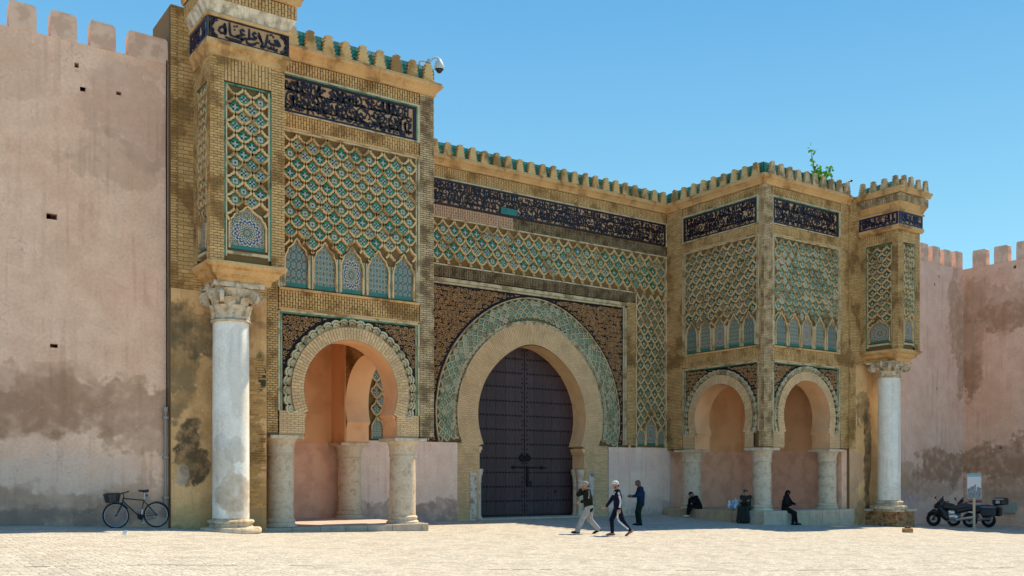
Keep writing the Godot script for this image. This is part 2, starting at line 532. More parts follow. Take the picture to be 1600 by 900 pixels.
# A horseshoe arch from its left foot to its right foot: circle of radius r round (cx, cy), slightly peaked, pinched at y = yp, then legs of half width leg down to yb.
func arch_line(cx: float, cy: float, r: float, peak: float, yp: float, leg: float, yb: float, n := 44) -> PackedVector2Array:
	var p := PackedVector2Array()
	var a0 := acos(clampf((yp - cy) / r, -1, 1))
	if leg > 0:
		p.append(Vector2(cx - leg, yb))
		p.append(Vector2(cx - leg, yp - 0.10))
		p.append(Vector2(cx - r * sin(a0) - 0.02, yp - 0.03))
	for k in n + 1:
		var a := lerpf(-a0, a0, float(k) / n)
		p.append(Vector2(cx + r * sin(a), cy + r * cos(a) + peak * pow(maxf(cos(a), 0), 8)))
	if leg > 0:
		p.append(Vector2(cx + r * sin(a0) + 0.02, yp - 0.03))
		p.append(Vector2(cx + leg, yp - 0.10))
		p.append(Vector2(cx + leg, yb))
	return p

func notched(x0: float, x1: float, y0: float, y1: float, arch: PackedVector2Array) -> PackedVector2Array:   # a rectangle with an arch cut from its foot
	var p := PackedVector2Array([Vector2(x0, y0), Vector2(x0, y1), Vector2(x1, y1), Vector2(x1, y0)])
	for k in arch.size():
		p.append(arch[arch.size() - 1 - k])
	return p

func tone(lo := 0.78, hi := 1.0) -> Color:
	var t := rng.randf_range(lo, hi)
	return Color(t, t * rng.randf_range(0.96, 1.0), t * rng.randf_range(0.9, 1.0))

# Courses of thin bricks laid flat, joints open, standing z0..z1 before their bed.
func brick_strip(b: Build, x0: float, x1: float, y0: float, y1: float, z0: float, z1: float, course := 0.066, length := 0.24, lo := 0.75) -> void:
	var n := maxi(1, int(round((y1 - y0) / course)))
	var h := (y1 - y0) / n
	for k in n:
		var x := x0 - (length * 0.5 if k % 2 else 0.0)
		while x < x1 - 0.02:
			var a := maxf(x, x0)
			var e := minf(x + length, x1)
			if e - a > 0.03:
				b.col = tone(lo)
				b.box(a + (0.0 if a == x0 else 0.007), e - (0.0 if e == x1 else 0.007), y0 + k * h + 0.008, y0 + (k + 1) * h - 0.008, z0, z1 + rng.randf_range(-0.006, 0.004))
			x += length
	b.col = Color.WHITE

# Bricks standing on end in staggered rows with open joints between.
func soldier_band(b: Build, x0: float, x1: float, y0: float, y1: float, z0: float, z1: float, rows := 3, pitch := 0.088, lo := 0.75) -> void:
	var n := int((x1 - x0) / pitch)
	var h := (y1 - y0) / rows
	for k in n:
		var x := x0 + (x1 - x0) * k / n
		var w := (x1 - x0) / n
		for r in rows + 1:
			var ya := y0 + h * (r - (0.5 if k % 2 else 0.0))
			var yb := minf(ya + h, y1)
			ya = maxf(ya, y0)
			if yb - ya < 0.04:
				continue
			b.col = tone(lo)
			b.box(x + 0.013, x + w - 0.013, ya + 0.009, yb - 0.009, z0, z1 + rng.randf_range(-0.006, 0.004))
	b.col = Color.WHITE

func polar_box(b: Build, c: Vector2, r0: float, r1: float, a0: float, a1: float, z0: float, z1: float, peak := 0.0) -> void:
	var q := []
	for k in [[r0, a0], [r1, a0], [r1, a1], [r0, a1]]:
		q.append(c + Vector2(sin(k[1]), cos(k[1])) * k[0] + Vector2(0, peak * pow(maxf(cos(k[1]), 0), 8)))
	b.prism(PackedVector2Array(q), z0, z1)

# A ring of thin bricks pointing to the centre of an arch.
func brick_ring(b: Build, c: Vector2, r0: float, r1: float, a: float, z0: float, z1: float, lengths: int, pitch: float, peak := 0.0, lo := 0.8) -> void:
	var n := int(2.0 * a * r0 / pitch)
	var l := (r1 - r0) / lengths
	for k in n:
		var t0 := -a + 2.0 * a * k / n
		var t1 := -a + 2.0 * a * (k + 1) / n
		var g := 0.008 / r0
		for m in lengths + 1:
			var ra := r0 + l * (m - (0.5 if k % 2 else 0.0))
			var rb := minf(ra + l, r1)
			ra = maxf(ra, r0)
			if rb - ra < 0.04:
				continue
			b.col = tone(lo)
			polar_box(b, c, ra + 0.005, rb - 0.005, t0 + g, t1 - g, z0, z1 + rng.randf_range(-0.006, 0.004), peak)
	b.col = Color.WHITE

func moulding(b: Build, x0: float, x1: float, prof: Array, ret0 := false, ret1 := false) -> void:   # prof: [out, y] from the bottom up, run along x; ret: mitred at that end
	if b.split:
		b.cuts.append(b.v.size())
	for k in prof.size() - 1:
		var p: Array = prof[k]
		var q: Array = prof[k + 1]
		var a0: float = x0 - (p[0] if ret0 else 0.0)
		var a1: float = x0 - (q[0] if ret0 else 0.0)
		var b0: float = x1 + (p[0] if ret1 else 0.0)
		var b1: float = x1 + (q[0] if ret1 else 0.0)
		b.quad(Vector3(a0, p[1], p[0]), Vector3(a1, q[1], q[0]), Vector3(b1, q[1], q[0]), Vector3(b0, p[1], p[0]))
		if not ret0:
			b.quad(Vector3(x0, p[1], -0.3), Vector3(x0, q[1], -0.3), Vector3(x0, q[1], q[0]), Vector3(x0, p[1], p[0]))
		if not ret1:
			b.quad(Vector3(x1, p[1], p[0]), Vector3(x1, q[1], q[0]), Vector3(x1, q[1], -0.3), Vector3(x1, p[1], -0.3))

const STEP := [[0.0, 0.0], [0.05, 0.20], [0.19, 0.31], [0.22, 0.46], [0.45, 0.56], [0.55, 0.73], [0.84, 0.82], [1.0, 1.0]]
var leaf_cache := {}

# One glazed piece: a leaf-shaped tile with a small chequered flower, in one of four tones.
func leaf_tile(p: float, q: float, tones: Array, k: int, key: String) -> ArrayMesh:
	var id := "%s%d" % [key, k]
	if leaf_cache.has(id):
		return leaf_cache[id]
	var b := Build.new()
	var half := [[0.0, 0.33], [0.07, 0.22], [0.17, 0.17], [0.20, 0.06], [0.36, -0.02], [0.38, -0.14], [0.28, -0.25], [0.19, -0.36], [0.0, -0.43]]
	var o := PackedVector2Array()
	for h in half:
		o.append(Vector2(h[0] * p, h[1] * q))
	for m in range(half.size() - 2, 0, -1):
		o.append(Vector2(-half[m][0] * p, half[m][1] * q))
	b.col = tones[k % tones.size()]
	b.prism(o, -0.11, -0.042)
	var i := PackedVector2Array()
	for h in o:
		i.append(h * 0.72 + Vector2(0, -0.02 * q))
	b.col = (tones[k % tones.size()] as Color) * 1.25
	b.prism(i, -0.042, -0.032)
	var s := p * 0.080
	for x in [-1, 0, 1]:
		for y in [-1, 0, 1]:
			var dark: bool = [(x + y) % 2 == 0 and (x != 0 or y != 0), (x + y) % 2 != 0, x == 0 and y == 0, (x + y) % 2 == 0][k % 4]
			b.col = Color(0.015, 0.02, 0.05) if dark else Color(0.54, 0.50, 0.40)
			b.box(x * s * 1.3 - s * 0.6, x * s * 1.3 + s * 0.6, y * s * 1.3 - s * 0.6 - 0.08 * q, y * s * 1.3 + s * 0.6 - 0.08 * q, -0.032, -0.025)
	leaf_cache[id] = b.mesh()
	return leaf_cache[id]

const GREENS := [[0.03, 0.185, 0.085], [0.06, 0.24, 0.12], [0.10, 0.18, 0.065], [0.28, 0.31, 0.15]]
const OLIVES := [[0.075, 0.15, 0.065], [0.13, 0.17, 0.075], [0.08, 0.12, 0.05], [0.25, 0.21, 0.095]]
const PALES := [[0.13, 0.32, 0.175], [0.07, 0.25, 0.125], [0.32, 0.38, 0.22], [0.12, 0.20, 0.09]]

# A net of raised ribs in stepped lozenges with a glazed tile in every cell. keep(Vector2) says where; warp bends the flat net (for the ring of the arch).
func net_panel(panel: Node3D, x0: float, x1: float, y0: float, y1: float, p: float, q: float, tones: Array, key: String, rib: Material, keep = null, warp = null, loose := false, rib_w := 0.060) -> void:
	var b := Build.new()
	var ni := int(round((x1 - x0) / (p / 2)))
	p = (x1 - x0) / ni * 2.0
	var nj := int(ceil((y1 - y0) / (q / 2))) + 1
	var ts := []
	for t in tones:
		ts.append(Color(t[0], t[1], t[2]))
	var all := Build.new()
	for j in nj:
		for i in range(0, ni + 1):
			if (i + j) % 2:
				continue
			var a := Vector2(x0 + i * p / 2, y1 - j * q / 2)
			for s in [-1, 1]:
				if i + s < 0 or i + s > ni:
					continue
				var path := PackedVector2Array()
				for k in STEP:
					var pt := a + Vector2(s * k[0] * p / 2, -k[1] * q / 2)
					if pt.y < y0 - 0.001 or (keep != null and not keep.call(pt)):
						if path.size() > 1:
							break
						path.clear()
						continue
					path.append(warp.call(pt) if warp != null else pt)
				if path.size() > 1:
					b.ribbon(path, rib_w, -0.11, 0.0, false)
			var m := a + Vector2(0, -q / 2)
			if i == 0 or i == ni or m.y - q * 0.34 < y0 or (keep != null and not (keep.call(m) and keep.call(m + Vector2(0, -q * 0.36)) and keep.call(m + Vector2(p * 0.2, -q * 0.1)) and keep.call(m + Vector2(-p * 0.2, -q * 0.1)))):
				continue
			var mesh := leaf_tile(p, q, ts, rng.randi_range(0, 3), key)
			var t := Transform3D(Basis(Vector3.UP, rng.randf_range(-0.07, 0.07)) * Basis(Vector3.RIGHT, rng.randf_range(-0.17, -0.04)), Vector3(m.x, m.y - q * 0.04, rng.randf_range(-0.012, 0.006)))
			if warp != null:
				var w0: Vector2 = warp.call(m)
				var w1: Vector2 = warp.call(m + Vector2(0, 0.05))
				t = Transform3D(Basis(Vector3.BACK, (w1 - w0).angle() - PI / 2), Vector3(w0.x, w0.y, 0))
			var o := MeshInstance3D.new()
			o.name = "glazed_tile"
			o.mesh = mesh
			o.material_override = M.glaze
			o.transform = t
			panel.add_child(o, true)
	obj("lattice", b, rib, panel)

# Pieces between the ribs and the top edge.
func ogee(x: float, y: float, w: float, h: float) -> PackedVector2Array:   # an upright panel with a pointed, stepped head
	var s := [[0.5, 0.0], [0.5, 0.56], [0.46, 0.66], [0.40, 0.70], [0.36, 0.78], [0.22, 0.84], [0.12, 0.90], [0.07, 0.96], [0.0, 1.0]]
	var p := PackedVector2Array()
	for k in s:
		p.append(Vector2(x + k[0] * w, y + k[1] * h))
	for k in range(s.size() - 2, -1, -1):
		p.append(Vector2(x - s[k][0] * w, y + s[k][1] * h))
	return p

func mosaic(panel: Node3D, x: float, y: float, w: float, h: float, kind: int) -> void:   # a tile mosaic under a pointed head, its raised edge and green foot
	var o := ogee(x, y, w, h)
	var b := Build.new()
	var t := Geometry2D.triangulate_polygon(o)
	for k in range(0, t.size(), 3):
		var a := []
		var uvs := []
		for m in 3:
			var pt := o[t[k + m]]
			a.append(Vector3(pt.x, pt.y, -0.075))
			uvs.append(Vector2((pt.x - x) / w + 0.5, 1.0 - (pt.y - y) / h))
		if (a[1] - a[0]).cross(a[2] - a[0]).z > 0:
			a.reverse()
			uvs.reverse()
		b.tris(a, [Vector3.BACK, Vector3.BACK, Vector3.BACK], uvs)
	b.prism(o, -0.12, -0.076, false)
	var mo := obj("mosaic_panel", b, M["mosaic%d" % kind], panel)
	var e := Build.new()
	var line := o.duplicate()
	for k in line.size():
		line[k] = Vector2(x, y) + (line[k] - Vector2(x, y)) * Vector2(1.09, 1.03)
	e.ribbon(line, 0.045, -0.12, 0.0)
	obj("arched_edge", e, M.rib, panel)
	var f := Build.new()
	f.box(x - w * 0.5, x + w * 0.5, y, y + h * 0.085, -0.10, -0.066)
	obj("green_foot", f, M.glaze_green, panel)

func spiral(c: Vector2, r: float, a0: float, turns: float, hand: float, n := 11) -> PackedVector2Array:
	var p := PackedVector2Array()
	for k in n + 1:
		var t := float(k) / n
		var a := a0 + hand * turns * TAU * t
		p.append(c + Vector2(cos(a), sin(a)) * r * (0.16 + 0.84 * t))
	return p

# Carved scrolls and leaves filling a field.
func scrolls(b: Build, x0: float, x1: float, y0: float, y1: float, step: float, z0: float, z1: float, keep: Callable) -> void:
	var ny := int((y1 - y0) / step)
	var nx := int((x1 - x0) / step)
	for j in ny + 1:
		for i in nx + 1:
			var c := Vector2(x0 + (i + 0.5 * (j % 2)) * step, y0 + j * step) + Vector2(rng.randf_range(-0.16, 0.16), rng.randf_range(-0.16, 0.16)) * step
			var r := step * rng.randf_range(0.50, 0.66)
			var hand := 1.0 if (i + j) % 2 else -1.0
			var p := spiral(c, r, rng.randf() * TAU, rng.randf_range(1.15, 1.6), hand, 14)
			var e := p[p.size() - 1]
			p.append(e + (e - p[p.size() - 2]).normalized().rotated(-hand * 0.5) * step * 0.35)
			p.append(p[p.size() - 1] + (e - p[p.size() - 3]).normalized().rotated(-hand * 1.3) * step * 0.3)
			var w := PackedFloat32Array()
			var q := PackedVector2Array()
			for k in p.size():
				if not keep.call(p[k]):
					if q.size() > 2:
						break
					q.clear()
					w.clear()
					continue
				q.append(p[k])
				w.append(step * (0.26 if k == 0 else 0.135 + 0.05 * sin(k * 0.9)))
			if q.size() > 2:
				b.ribbon(q, w, z0, z1)

# Strokes in the manner of interlaced script, in rows, from right to left.
func script_row(b: Build, x0: float, x1: float, y: float, h: float, z0: float, z1: float) -> void:
	var x := x1 - 0.04
	var pen := h * 0.098
	while x > x0 + 0.12 * h:
		var k := rng.randi_range(0, 8)
		var by := y + h * 0.30 + rng.randf_range(-0.03, 0.03) * h
		var adv := 0.2 * h
		match k:
			0, 1:   # tall upright
				var l := rng.randf_range(-0.05, 0.05) * h
				b.ribbon(PackedVector2Array([Vector2(x + l, y + h * 0.98), Vector2(x + l * 0.5, y + h * 0.6), Vector2(x, by)]), [pen * 1.5, pen, pen * 1.1], z0, z1)
				adv = 0.15 * h
			2:   # two uprights joined at the foot
				b.ribbon(PackedVector2Array([Vector2(x, y + h * 0.97), Vector2(x - 0.03 * h, by + 0.06 * h), Vector2(x - 0.12 * h, by), Vector2(x - 0.22 * h, by + 0.05 * h), Vector2(x - 0.30 * h, y + h * 0.95)]), pen, z0, z1)
				adv = 0.4 * h
			3:   # deep bowl
				var p := PackedVector2Array()
				for t in 9:
					var a := PI * t / 8.0
					p.append(Vector2(x - 0.2 * h + cos(a) * 0.2 * h, by - sin(a) * 0.27 * h))
				b.ribbon(p, [pen * 0.7, pen, pen * 1.2, pen * 1.4, pen * 1.4, pen * 1.2, pen, pen, pen * 0.6], z0, z1)
				b.cbox(Vector3(x - 0.2 * h, by + 0.02 * h, (z0 + z1) / 2), Vector3(pen, pen, z1 - z0))
				adv = 0.44 * h
			4, 5:   # loop with a tail
				b.ribbon(spiral(Vector2(x - 0.1 * h, by + 0.10 * h), 0.11 * h, rng.randf() * 3.0, 1.0, -1.0, 9), pen, z0, z1)
				b.ribbon(PackedVector2Array([Vector2(x, by + 0.06 * h), Vector2(x - 0.04 * h, by - 0.1 * h), Vector2(x - 0.2 * h, by - 0.2 * h)]), pen * 0.9, z0, z1)
				adv = 0.28 * h
			6:   # teeth
				for t in 3:
					b.ribbon(PackedVector2Array([Vector2(x - t * 0.1 * h, by + 0.15 * h), Vector2(x - t * 0.1 * h - 0.02 * h, by), Vector2(x - t * 0.1 * h - 0.1 * h, by)]), pen, z0, z1)
				adv = 0.34 * h
			7:   # slanting stroke over a base line
				b.ribbon(PackedVector2Array([Vector2(x - 0.28 * h, y + h * 0.9), Vector2(x - 0.02 * h, by + 0.2 * h), Vector2(x - 0.02 * h, by), Vector2(x - 0.4 * h, by)]), pen, z0, z1)
				adv = 0.4 * h
			8:   # open curl
				b.ribbon(spiral(Vector2(x - 0.14 * h, by + 0.2 * h), 0.17 * h, 0.3, 0.75, 1.0, 8), pen, z0, z1)
				b.ribbon(PackedVector2Array([Vector2(x - 0.02 * h, by + 0.05 * h), Vector2(x - 0.2 * h, by - 0.02 * h), Vector2(x - 0.34 * h, by)]), pen, z0, z1)
				adv = 0.36 * h
		if rng.randf() < 0.7:
			b.ribbon(spiral(Vector2(x - rng.randf() * adv, y + h * rng.randf_range(0.62, 0.92)), h * 0.085, rng.randf() * TAU, 0.8, 1.0, 6), pen * 0.6, z0, z1)
		if rng.randf() < 0.6:
			b.ribbon(spiral(Vector2(x - rng.randf() * adv, y + h * rng.randf_range(0.04, 0.3)), h * 0.075, rng.randf() * TAU, 0.8, -1.0, 6), pen * 0.6, z0, z1)
		for t in rng.randi_range(0, 2):
			var d := Vector2(x - rng.randf() * adv, y + h * rng.randf_range(0.5, 0.95))
			b.prism(PackedVector2Array([d + Vector2(0, pen * 0.7), d + Vector2(pen * 0.7, 0), d - Vector2(0, pen * 0.7), d - Vector2(pen * 0.7, 0)]), z0, z1)
		x -= adv * 0.60
	b.ribbon(PackedVector2Array([Vector2(x1 - 0.05, y + h * 0.3), Vector2((x0 + x1) / 2, y + h * 0.27), Vector2(x0 + 0.05, y + h * 0.3)]), pen * 0.5, z0, z1)

func inscription(t: Node3D, f: Transform3D, x0: float, x1: float, y0: float, y1: float, rows: int, z := 0.0, ink: Material = null) -> Node3D:
	ink = ink if ink else M.glaze_navy
	var g := Build.new()
	g.box(x0, x1, y0, y1, z - 0.15, z - 0.05)
	var o := obj("inscription_panel", g, M.tan_ground, t)
	o.transform = f
	var e := Build.new()
	var w := 0.07
	e.box(x0, x1, y0, y0 + w, z - 0.05, z - 0.012)
	e.box(x0, x1, y1 - w, y1, z - 0.05, z - 0.012)
	e.box(x0, x0 + w * 1.4, y0 + w, y1 - w, z - 0.05, z - 0.012)
	e.box(x1 - w * 1.4, x1, y0 + w, y1 - w, z - 0.05, z - 0.012)
	obj("border", e, ink, o)
	var b := Build.new()
	scrolls(b, x0 + 0.12, x1 - 0.12, y0 + w, y1 - w, 0.40, z - 0.05, z - 0.03, func(p: Vector2) -> bool: return p.x > x0 + 0.1 and p.x < x1 - 0.1 and p.y > y0 + w and p.y < y1 - w)
	var h := (y1 - y0 - 2.2 * w) / rows
	for k in rows:
		script_row(b, x0 + 0.12, x1 - 0.12, y0 + 1.2 * w + k * h, h, z - 0.05, z - 0.018)
	obj("lettering", b, ink, o)
	return o

func merlon_mesh(w: float, h: float, d: float) -> ArrayMesh:   # a stepped merlon, its sides cut in teeth
	var b := Build.new()
	var r := PackedVector2Array()
	var n := 5
	for k in n:
		var x0 := lerpf(w * 0.5, w * 0.24, float(k) / n)
		r.append(Vector2(x0 - w * 0.06, h * k / n))
		r.append(Vector2(x0 + w * 0.05, h * (k + 0.66) / n))
		r.append(Vector2(x0 - w * 0.10, h * (k + 0.92) / n))
	r.append(Vector2(w * 0.17, h))
	var p := PackedVector2Array()
	for k in r:
		p.append(k)
	for k in range(r.size() - 1, -1, -1):
		p.append(Vector2(-r[k].x, r[k].y))
	b.prism(p, -d, 0.0, true, true)
	return b.mesh()

var merlons := []
func merlon_row(t: Node3D, f: Transform3D, x0: float, x1: float, y: float, n: int, m: Material, z := 0.02) -> void:
	for k in n:
		var o := MeshInstance3D.new()
		o.name = "merlon"
		o.mesh = merlons[0]
		o.material_override = m
		t.add_child(o, true)
		var s := rng.randf_range(0.94, 1.05)
		o.transform = f * Transform3D(Basis(Vector3.BACK, rng.randf_range(-0.02, 0.02)).scaled(Vector3(rng.randf_range(0.95, 1.06), s, 1)), Vector3(lerpf(x0, x1, (k + 0.5) / n), y, z + rng.randf_range(-0.015, 0.01)))

func green_coping(t: Node3D, f: Transform3D, x0: float, x1: float, y0: float, y1: float, z := -0.26) -> void:   # the glazed slope that stands behind the merlons
	var b := Build.new()
	var rows := 4
	var n := int((x1 - x0) / 0.14)
	b.col = Color(0.02, 0.10, 0.08)
	b.quad(Vector3(x0, y0, z), Vector3(x0, y1, z - 0.06), Vector3(x1, y1, z - 0.06), Vector3(x1, y0, z))
	for r in rows:
		for k in n:
			var g := rng.randf()
			b.col = Color(0.03, 0.23, 0.16) * rng.randf_range(0.7, 1.25) if g < 0.82 else (Color(0.16, 0.30, 0.24) if g < 0.93 else Color(0.30, 0.26, 0.18))
			var ya := lerpf(y0, y1, float(r) / rows)
			var yb := lerpf(y0, y1, (r + 0.95) / rows)
			var xa := lerpf(x0, x1, (k + 0.05) / n)
			var xb := lerpf(x0, x1, (k + 0.95) / n)
			var za := z - 0.06 * r / rows + 0.03
			b.quad(Vector3(xa, ya, za), Vector3(xa, yb, za - 0.03), Vector3(xb, yb, za - 0.03), Vector3(xb, ya, za))
			b.quad(Vector3(xa, ya, za - 0.04), Vector3(xa, ya, za), Vector3(xb, ya, za), Vector3(xb, ya, za - 0.04))
	b.col = Color(0.025, 0.16, 0.12)
	b.box(x0, x1, y0 - 0.35, y1 + 0.015, z - 0.45, z - 0.065, true)
	fp(t, f, "green_tile_coping", b, M.glaze, "stuff")

func scallops(b: Build, g: Build, c: Vector2, r: float, a: float, n: int, z0: float, z1: float) -> void:   # a chain of small lobes round an arch, tan with a green line
	var s := 2.0 * a * r / n
	for k in n:
		var t := -a + 2.0 * a * (k + 0.5) / n
		var o := c + Vector2(sin(t), cos(t)) * (r - 0.02)
		for w in [[0.54, 0.055, z1, b], [0.385, 0.016, z1 - 0.012, g], [0.29, 0.05, z1 - 0.02, b]]:
			var p := PackedVector2Array()
			for m in 9:
				var e: float = t + lerpf(-1.75, 1.75, m / 8.0)
				p.append(o + Vector2(sin(e), cos(e)) * s * w[0])
			(w[3] as Build).ribbon(p, w[1], z0, w[2], false)

# One face of a corner tower: arch below, net panel with five mosaics, inscription, cornice and merlons. x is 0 over the arch.
func tower_face(t: Node3D, f: Transform3D, hw: float, xl: float, xr: float, wl: float, wr: float, o: Dictionary) -> void:
	var r: float = o.get("r", 1.60)
	var cy: float = o.get("cy", 4.48)
	var yp := 3.80
	var arch := arch_line(0, cy, r, 0.0, yp, r - 0.02, 3.06)
	var b := Build.new()
	b.prism(notched(wl, wr, 3.06, 14.45, arch), -0.98, -0.18, true, true)
	fp(t, f, "wall", b, M.joint)
	# soffit
	b = Build.new()
	for k in arch.size() - 1:
		var p := arch[k]
		var q := arch[k + 1]
		var e := Vector2(p.x, p.y) * 1.0
		b.quad(Vector3(p.x * 0.997, p.y - 0.003, -0.985), Vector3(q.x * 0.997, q.y - 0.003, -0.985), Vector3(q.x * 0.997, q.y - 0.003, -0.02), Vector3(p.x * 0.997, p.y - 0.003, -0.02))
	fp(t, f, "arch_soffit", b, M.plaster_orange)
	b = Build.new()
	b.split = true
	for s in [-1, 1]:
		for q in [[3.38, 3.72, 0.02], [3.62, 3.70, 0.06], [3.70, 3.78, 0.09]]:
			var xa: float = s * (r - 0.03)
			var xb: float = s * (r - 0.03 - q[2])
			b.box(minf(xa, xb), maxf(xa, xb), q[0], q[1], -0.96, -0.10, true)
	fp(t, f, "impost_moulding", b, M.plaster_orange)
	# brick ring
	var ro: float = o.get("ro", 2.0)
	var a0 := acos((yp - cy) / r)
	b = Build.new()
	brick_ring(b, Vector2(0, cy), r + 0.002, ro, a0, -0.18, o.get("ring_z", -0.01), 2, o.get("ring_pitch", 0.085))
	fp(t, f, "arch_bricks", b, M.brick_pale, "stuff")
	b = Build.new()
	polar_bed(b, Vector2(0, cy), r + 0.004, ro, a0, -0.17, -0.035)
	fp(t, f, "arch_bed", b, M.joint_pale)
	# scalloped edge
	var so: float = o.get("so", 2.27)
	b = Build.new()
	var g := Build.new()
	scallops(b, g, Vector2(0, cy - 0.02), (ro + so) / 2 - 0.02, 1.93, int(o.get("lobes", 29)), -0.15, 0.02)
	polar_bed(b, Vector2(0, cy - 0.02), ro + 0.005, so - 0.10, 1.93, -0.16, -0.075)
	var sc: Node3D = fp(t, f, "scalloped_band", b, M.white_line, "stuff")
	obj("green_line", g, M.glaze_green, sc, "stuff")
	# spandrels
	var hole := arch_line(0, cy - 0.02, ro + 0.01, 0.0, 3.82, 0, 0)
	b = Build.new()
	var sp := PackedVector2Array([Vector2(-hw + 0.10, 3.82), Vector2(-hw + 0.10, 6.70), Vector2(hw - 0.10, 6.70), Vector2(hw - 0.10, 3.82)])
	for k in hole.size():
		var h := hole[hole.size() - 1 - k]
		sp.append(h)
	b.prism(sp, -0.18, -0.085)
	var field: Node3D = fp(t, f, "spandrel", b, M.brown_ground)
	b = Build.new()
	var rr := so + 0.07
	var cyy := cy - 0.02
	scrolls(b, -hw + 0.12, hw - 0.12, 3.9, 6.66, o.get("curl", 0.15), -0.085, -0.045, func(p: Vector2) -> bool: return absf(p.x) < hw - 0.12 and p.y < 6.68 and p.y > 3.85 and Vector2(p.x, p.y - cyy).length() > rr)
	obj("scrollwork", b, M.tan_scroll, field, "stuff")
	# frame round the spandrel
	b = Build.new()
	b.split = true
	for s in [-1, 1]:
		b.box(s * (hw - 0.05) - 0.022, s * (hw - 0.05) + 0.022, 3.80, 6.765, -0.15, -0.03)
	b.box(-hw + 0.072, hw - 0.072, 6.721, 6.765, -0.15, -0.03)
	fp(t, f, "green_frame", b, M.frame_green)
	b = Build.new()
	b.split = true
	for s in [-1, 1]:
		b.box(s * (hw - 0.085) - 0.014, s * (hw - 0.085) + 0.014, 3.80, 6.72, -0.15, -0.04)
		b.box(s * (hw + 0.004) - 0.03, s * (hw + 0.004) + 0.03, 3.80, 6.80, -0.15, -0.015)
	b.box(-hw + 0.034, hw - 0.034, 6.767, 6.83, -0.15, -0.012)
	fp(t, f, "white_frame", b, M.white_line)
	# imposts of plain brick beside the arch
	b = Build.new()
	for s in [-1, 1]:
		var lim: float = minf(absf(xl if s < 0 else xr) - 0.42, hw)
		var e0: float = r - 0.02
		brick_strip(b, minf(s * e0, s * lim), maxf(s * e0, s * lim), 3.12, 3.79, -0.18, -0.005, 0.066, 0.24, 0.85)
	fp(t, f, "impost_bricks", b, M.brick_pale, "stuff")
	b = Build.new()
	b.split = true
	for s in [-1, 1]:
		var lim: float = minf(absf(xl if s < 0 else xr) - 0.42, hw)
		b.box(minf(s * (r - 0.015), s * lim), maxf(s * (r - 0.015), s * lim), 3.062, 3.80, -0.17, -0.03)
	fp(t, f, "impost_bed", b, M.joint_pale)
	# brick bands
	b = Build.new()
	soldier_band(b, -hw - 0.02, hw + 0.02, 6.88, 7.42, -0.18, -0.02, 3, 0.088, 0.8)
	soldier_band(b, -hw - 0.02, hw + 0.02, 12.34, 12.74, -0.18, -0.03, 2, 0.088, 0.75)
	fp(t, f, "brick_band", b, M[o.get("band", "brick_plain")], "stuff")
	b = Build.new()
	soldier_band(b, -hw - 0.02, hw + 0.02, 13.98, 14.36, -0.18, -0.02, 2, 0.088, 0.75)
	fp(t, f, "brick_band", b, M[o.get("band_top", "brick_plain")], "stuff")
	b = Build.new()
	b.split = true
	b.box(-hw - 0.02, hw + 0.02, 6.835, 6.885, -0.18, 0.01)
	b.box(-hw - 0.02, hw + 0.02, 7.42, 7.49, -0.18, 0.03)
	b.box(-hw - 0.02, hw + 0.02, 12.27, 12.335, -0.18, 0.005)
	fp(t, f, "fillet", b, M.moulding)
	# edge strips
	b = Build.new()
	brick_strip(b, xl, -hw - 0.045, 3.12, 14.36, -0.18, 0.0, 0.07, o.get("brick_len", 0.24), 0.72)
	fp(t, f, "edge_bricks", b, M[o.get("edge_l", "brick_plain")], "stuff")
	b = Build.new()
	brick_strip(b, hw + 0.045, xr, 3.12, 14.36, -0.18, 0.0, 0.07, 0.24, 0.72)
	fp(t, f, "edge_bricks", b, M[o.get("edge_r", "brick_plain")], "stuff")
	b = Build.new()
	b.split = true
	b.box(xl + 0.01, -hw - 0.05, 3.07, 14.36, -0.175, -0.025)
	b.box(hw + 0.05, xr - 0.01, 3.07, 14.36, -0.175, -0.025)
	fp(t, f, "edge_bed", b, M[o.get("edge_joint", "joint")])
	# net panel with mosaics
	b = Build.new()
	b.box(-hw + 0.07, hw - 0.07, 7.49, 12.21, -0.18, -0.11)
	var panel: Node3D = fp(t, f, "zellij_panel", b, M[o.get("cell", "cell")])
	var y0 := 7.53
	var n := 5
	var mw := (2.0 * hw - 0.2) / n
	var top := PackedVector2Array()
	var mh := 1.42
	for k in n:
		mosaic(panel, -hw + 0.1 + mw * (k + 0.5), y0 + 0.02, mw * 0.76, mh, [0, 1, 2, 1, 0][k])
	var keep := func(p: Vector2) -> bool:
		if p.y > y0 + mh * 1.06 + 0.05:
			return true
		var fx := absf(fposmod(p.x + hw - 0.1, mw) - mw / 2) / (mw * 0.42)
		return p.y > y0 + 0.04 + mh * (1.06 if fx < 0.1 else (0.98 if fx < 0.3 else (0.88 if fx < 0.7 else 0.74)))
	net_panel(panel, -hw + 0.1, hw - 0.1, y0, 12.20, o.get("p", 0.445), o.get("q", 0.60), o.get("tones", GREENS), o.get("key", "a"), M[o.get("rib", "rib")], keep)
	b = Build.new()
	b.split = true
	for k in n + 1:
		var x := -hw + 0.1 + mw * k
		for s in [-0.045, 0.045]:
			b.box(x + s - 0.02, x + s + 0.02, y0, y0 + mh * 0.72, -0.12, -0.01)
	obj("post", b, M.white_line, panel)
	b = Build.new()
	b.split = true
	for k in n + 1:
		var x := -hw + 0.1 + mw * k
		b.box(x - 0.024, x + 0.024, y0, y0 + mh * 0.72, -0.12, -0.045)
	obj("green_line", b, M.glaze_green, panel)
	b = Build.new()
	b.split = true
	for s in [-1, 1]:
		b.box(s * (hw - 0.085) - 0.014, s * (hw - 0.085) + 0.014, 7.50, 12.21, -0.15, -0.012)
		b.box(s * (hw + 0.008) - 0.032, s * (hw + 0.008) + 0.032, 7.50, 12.262, -0.15, -0.008)
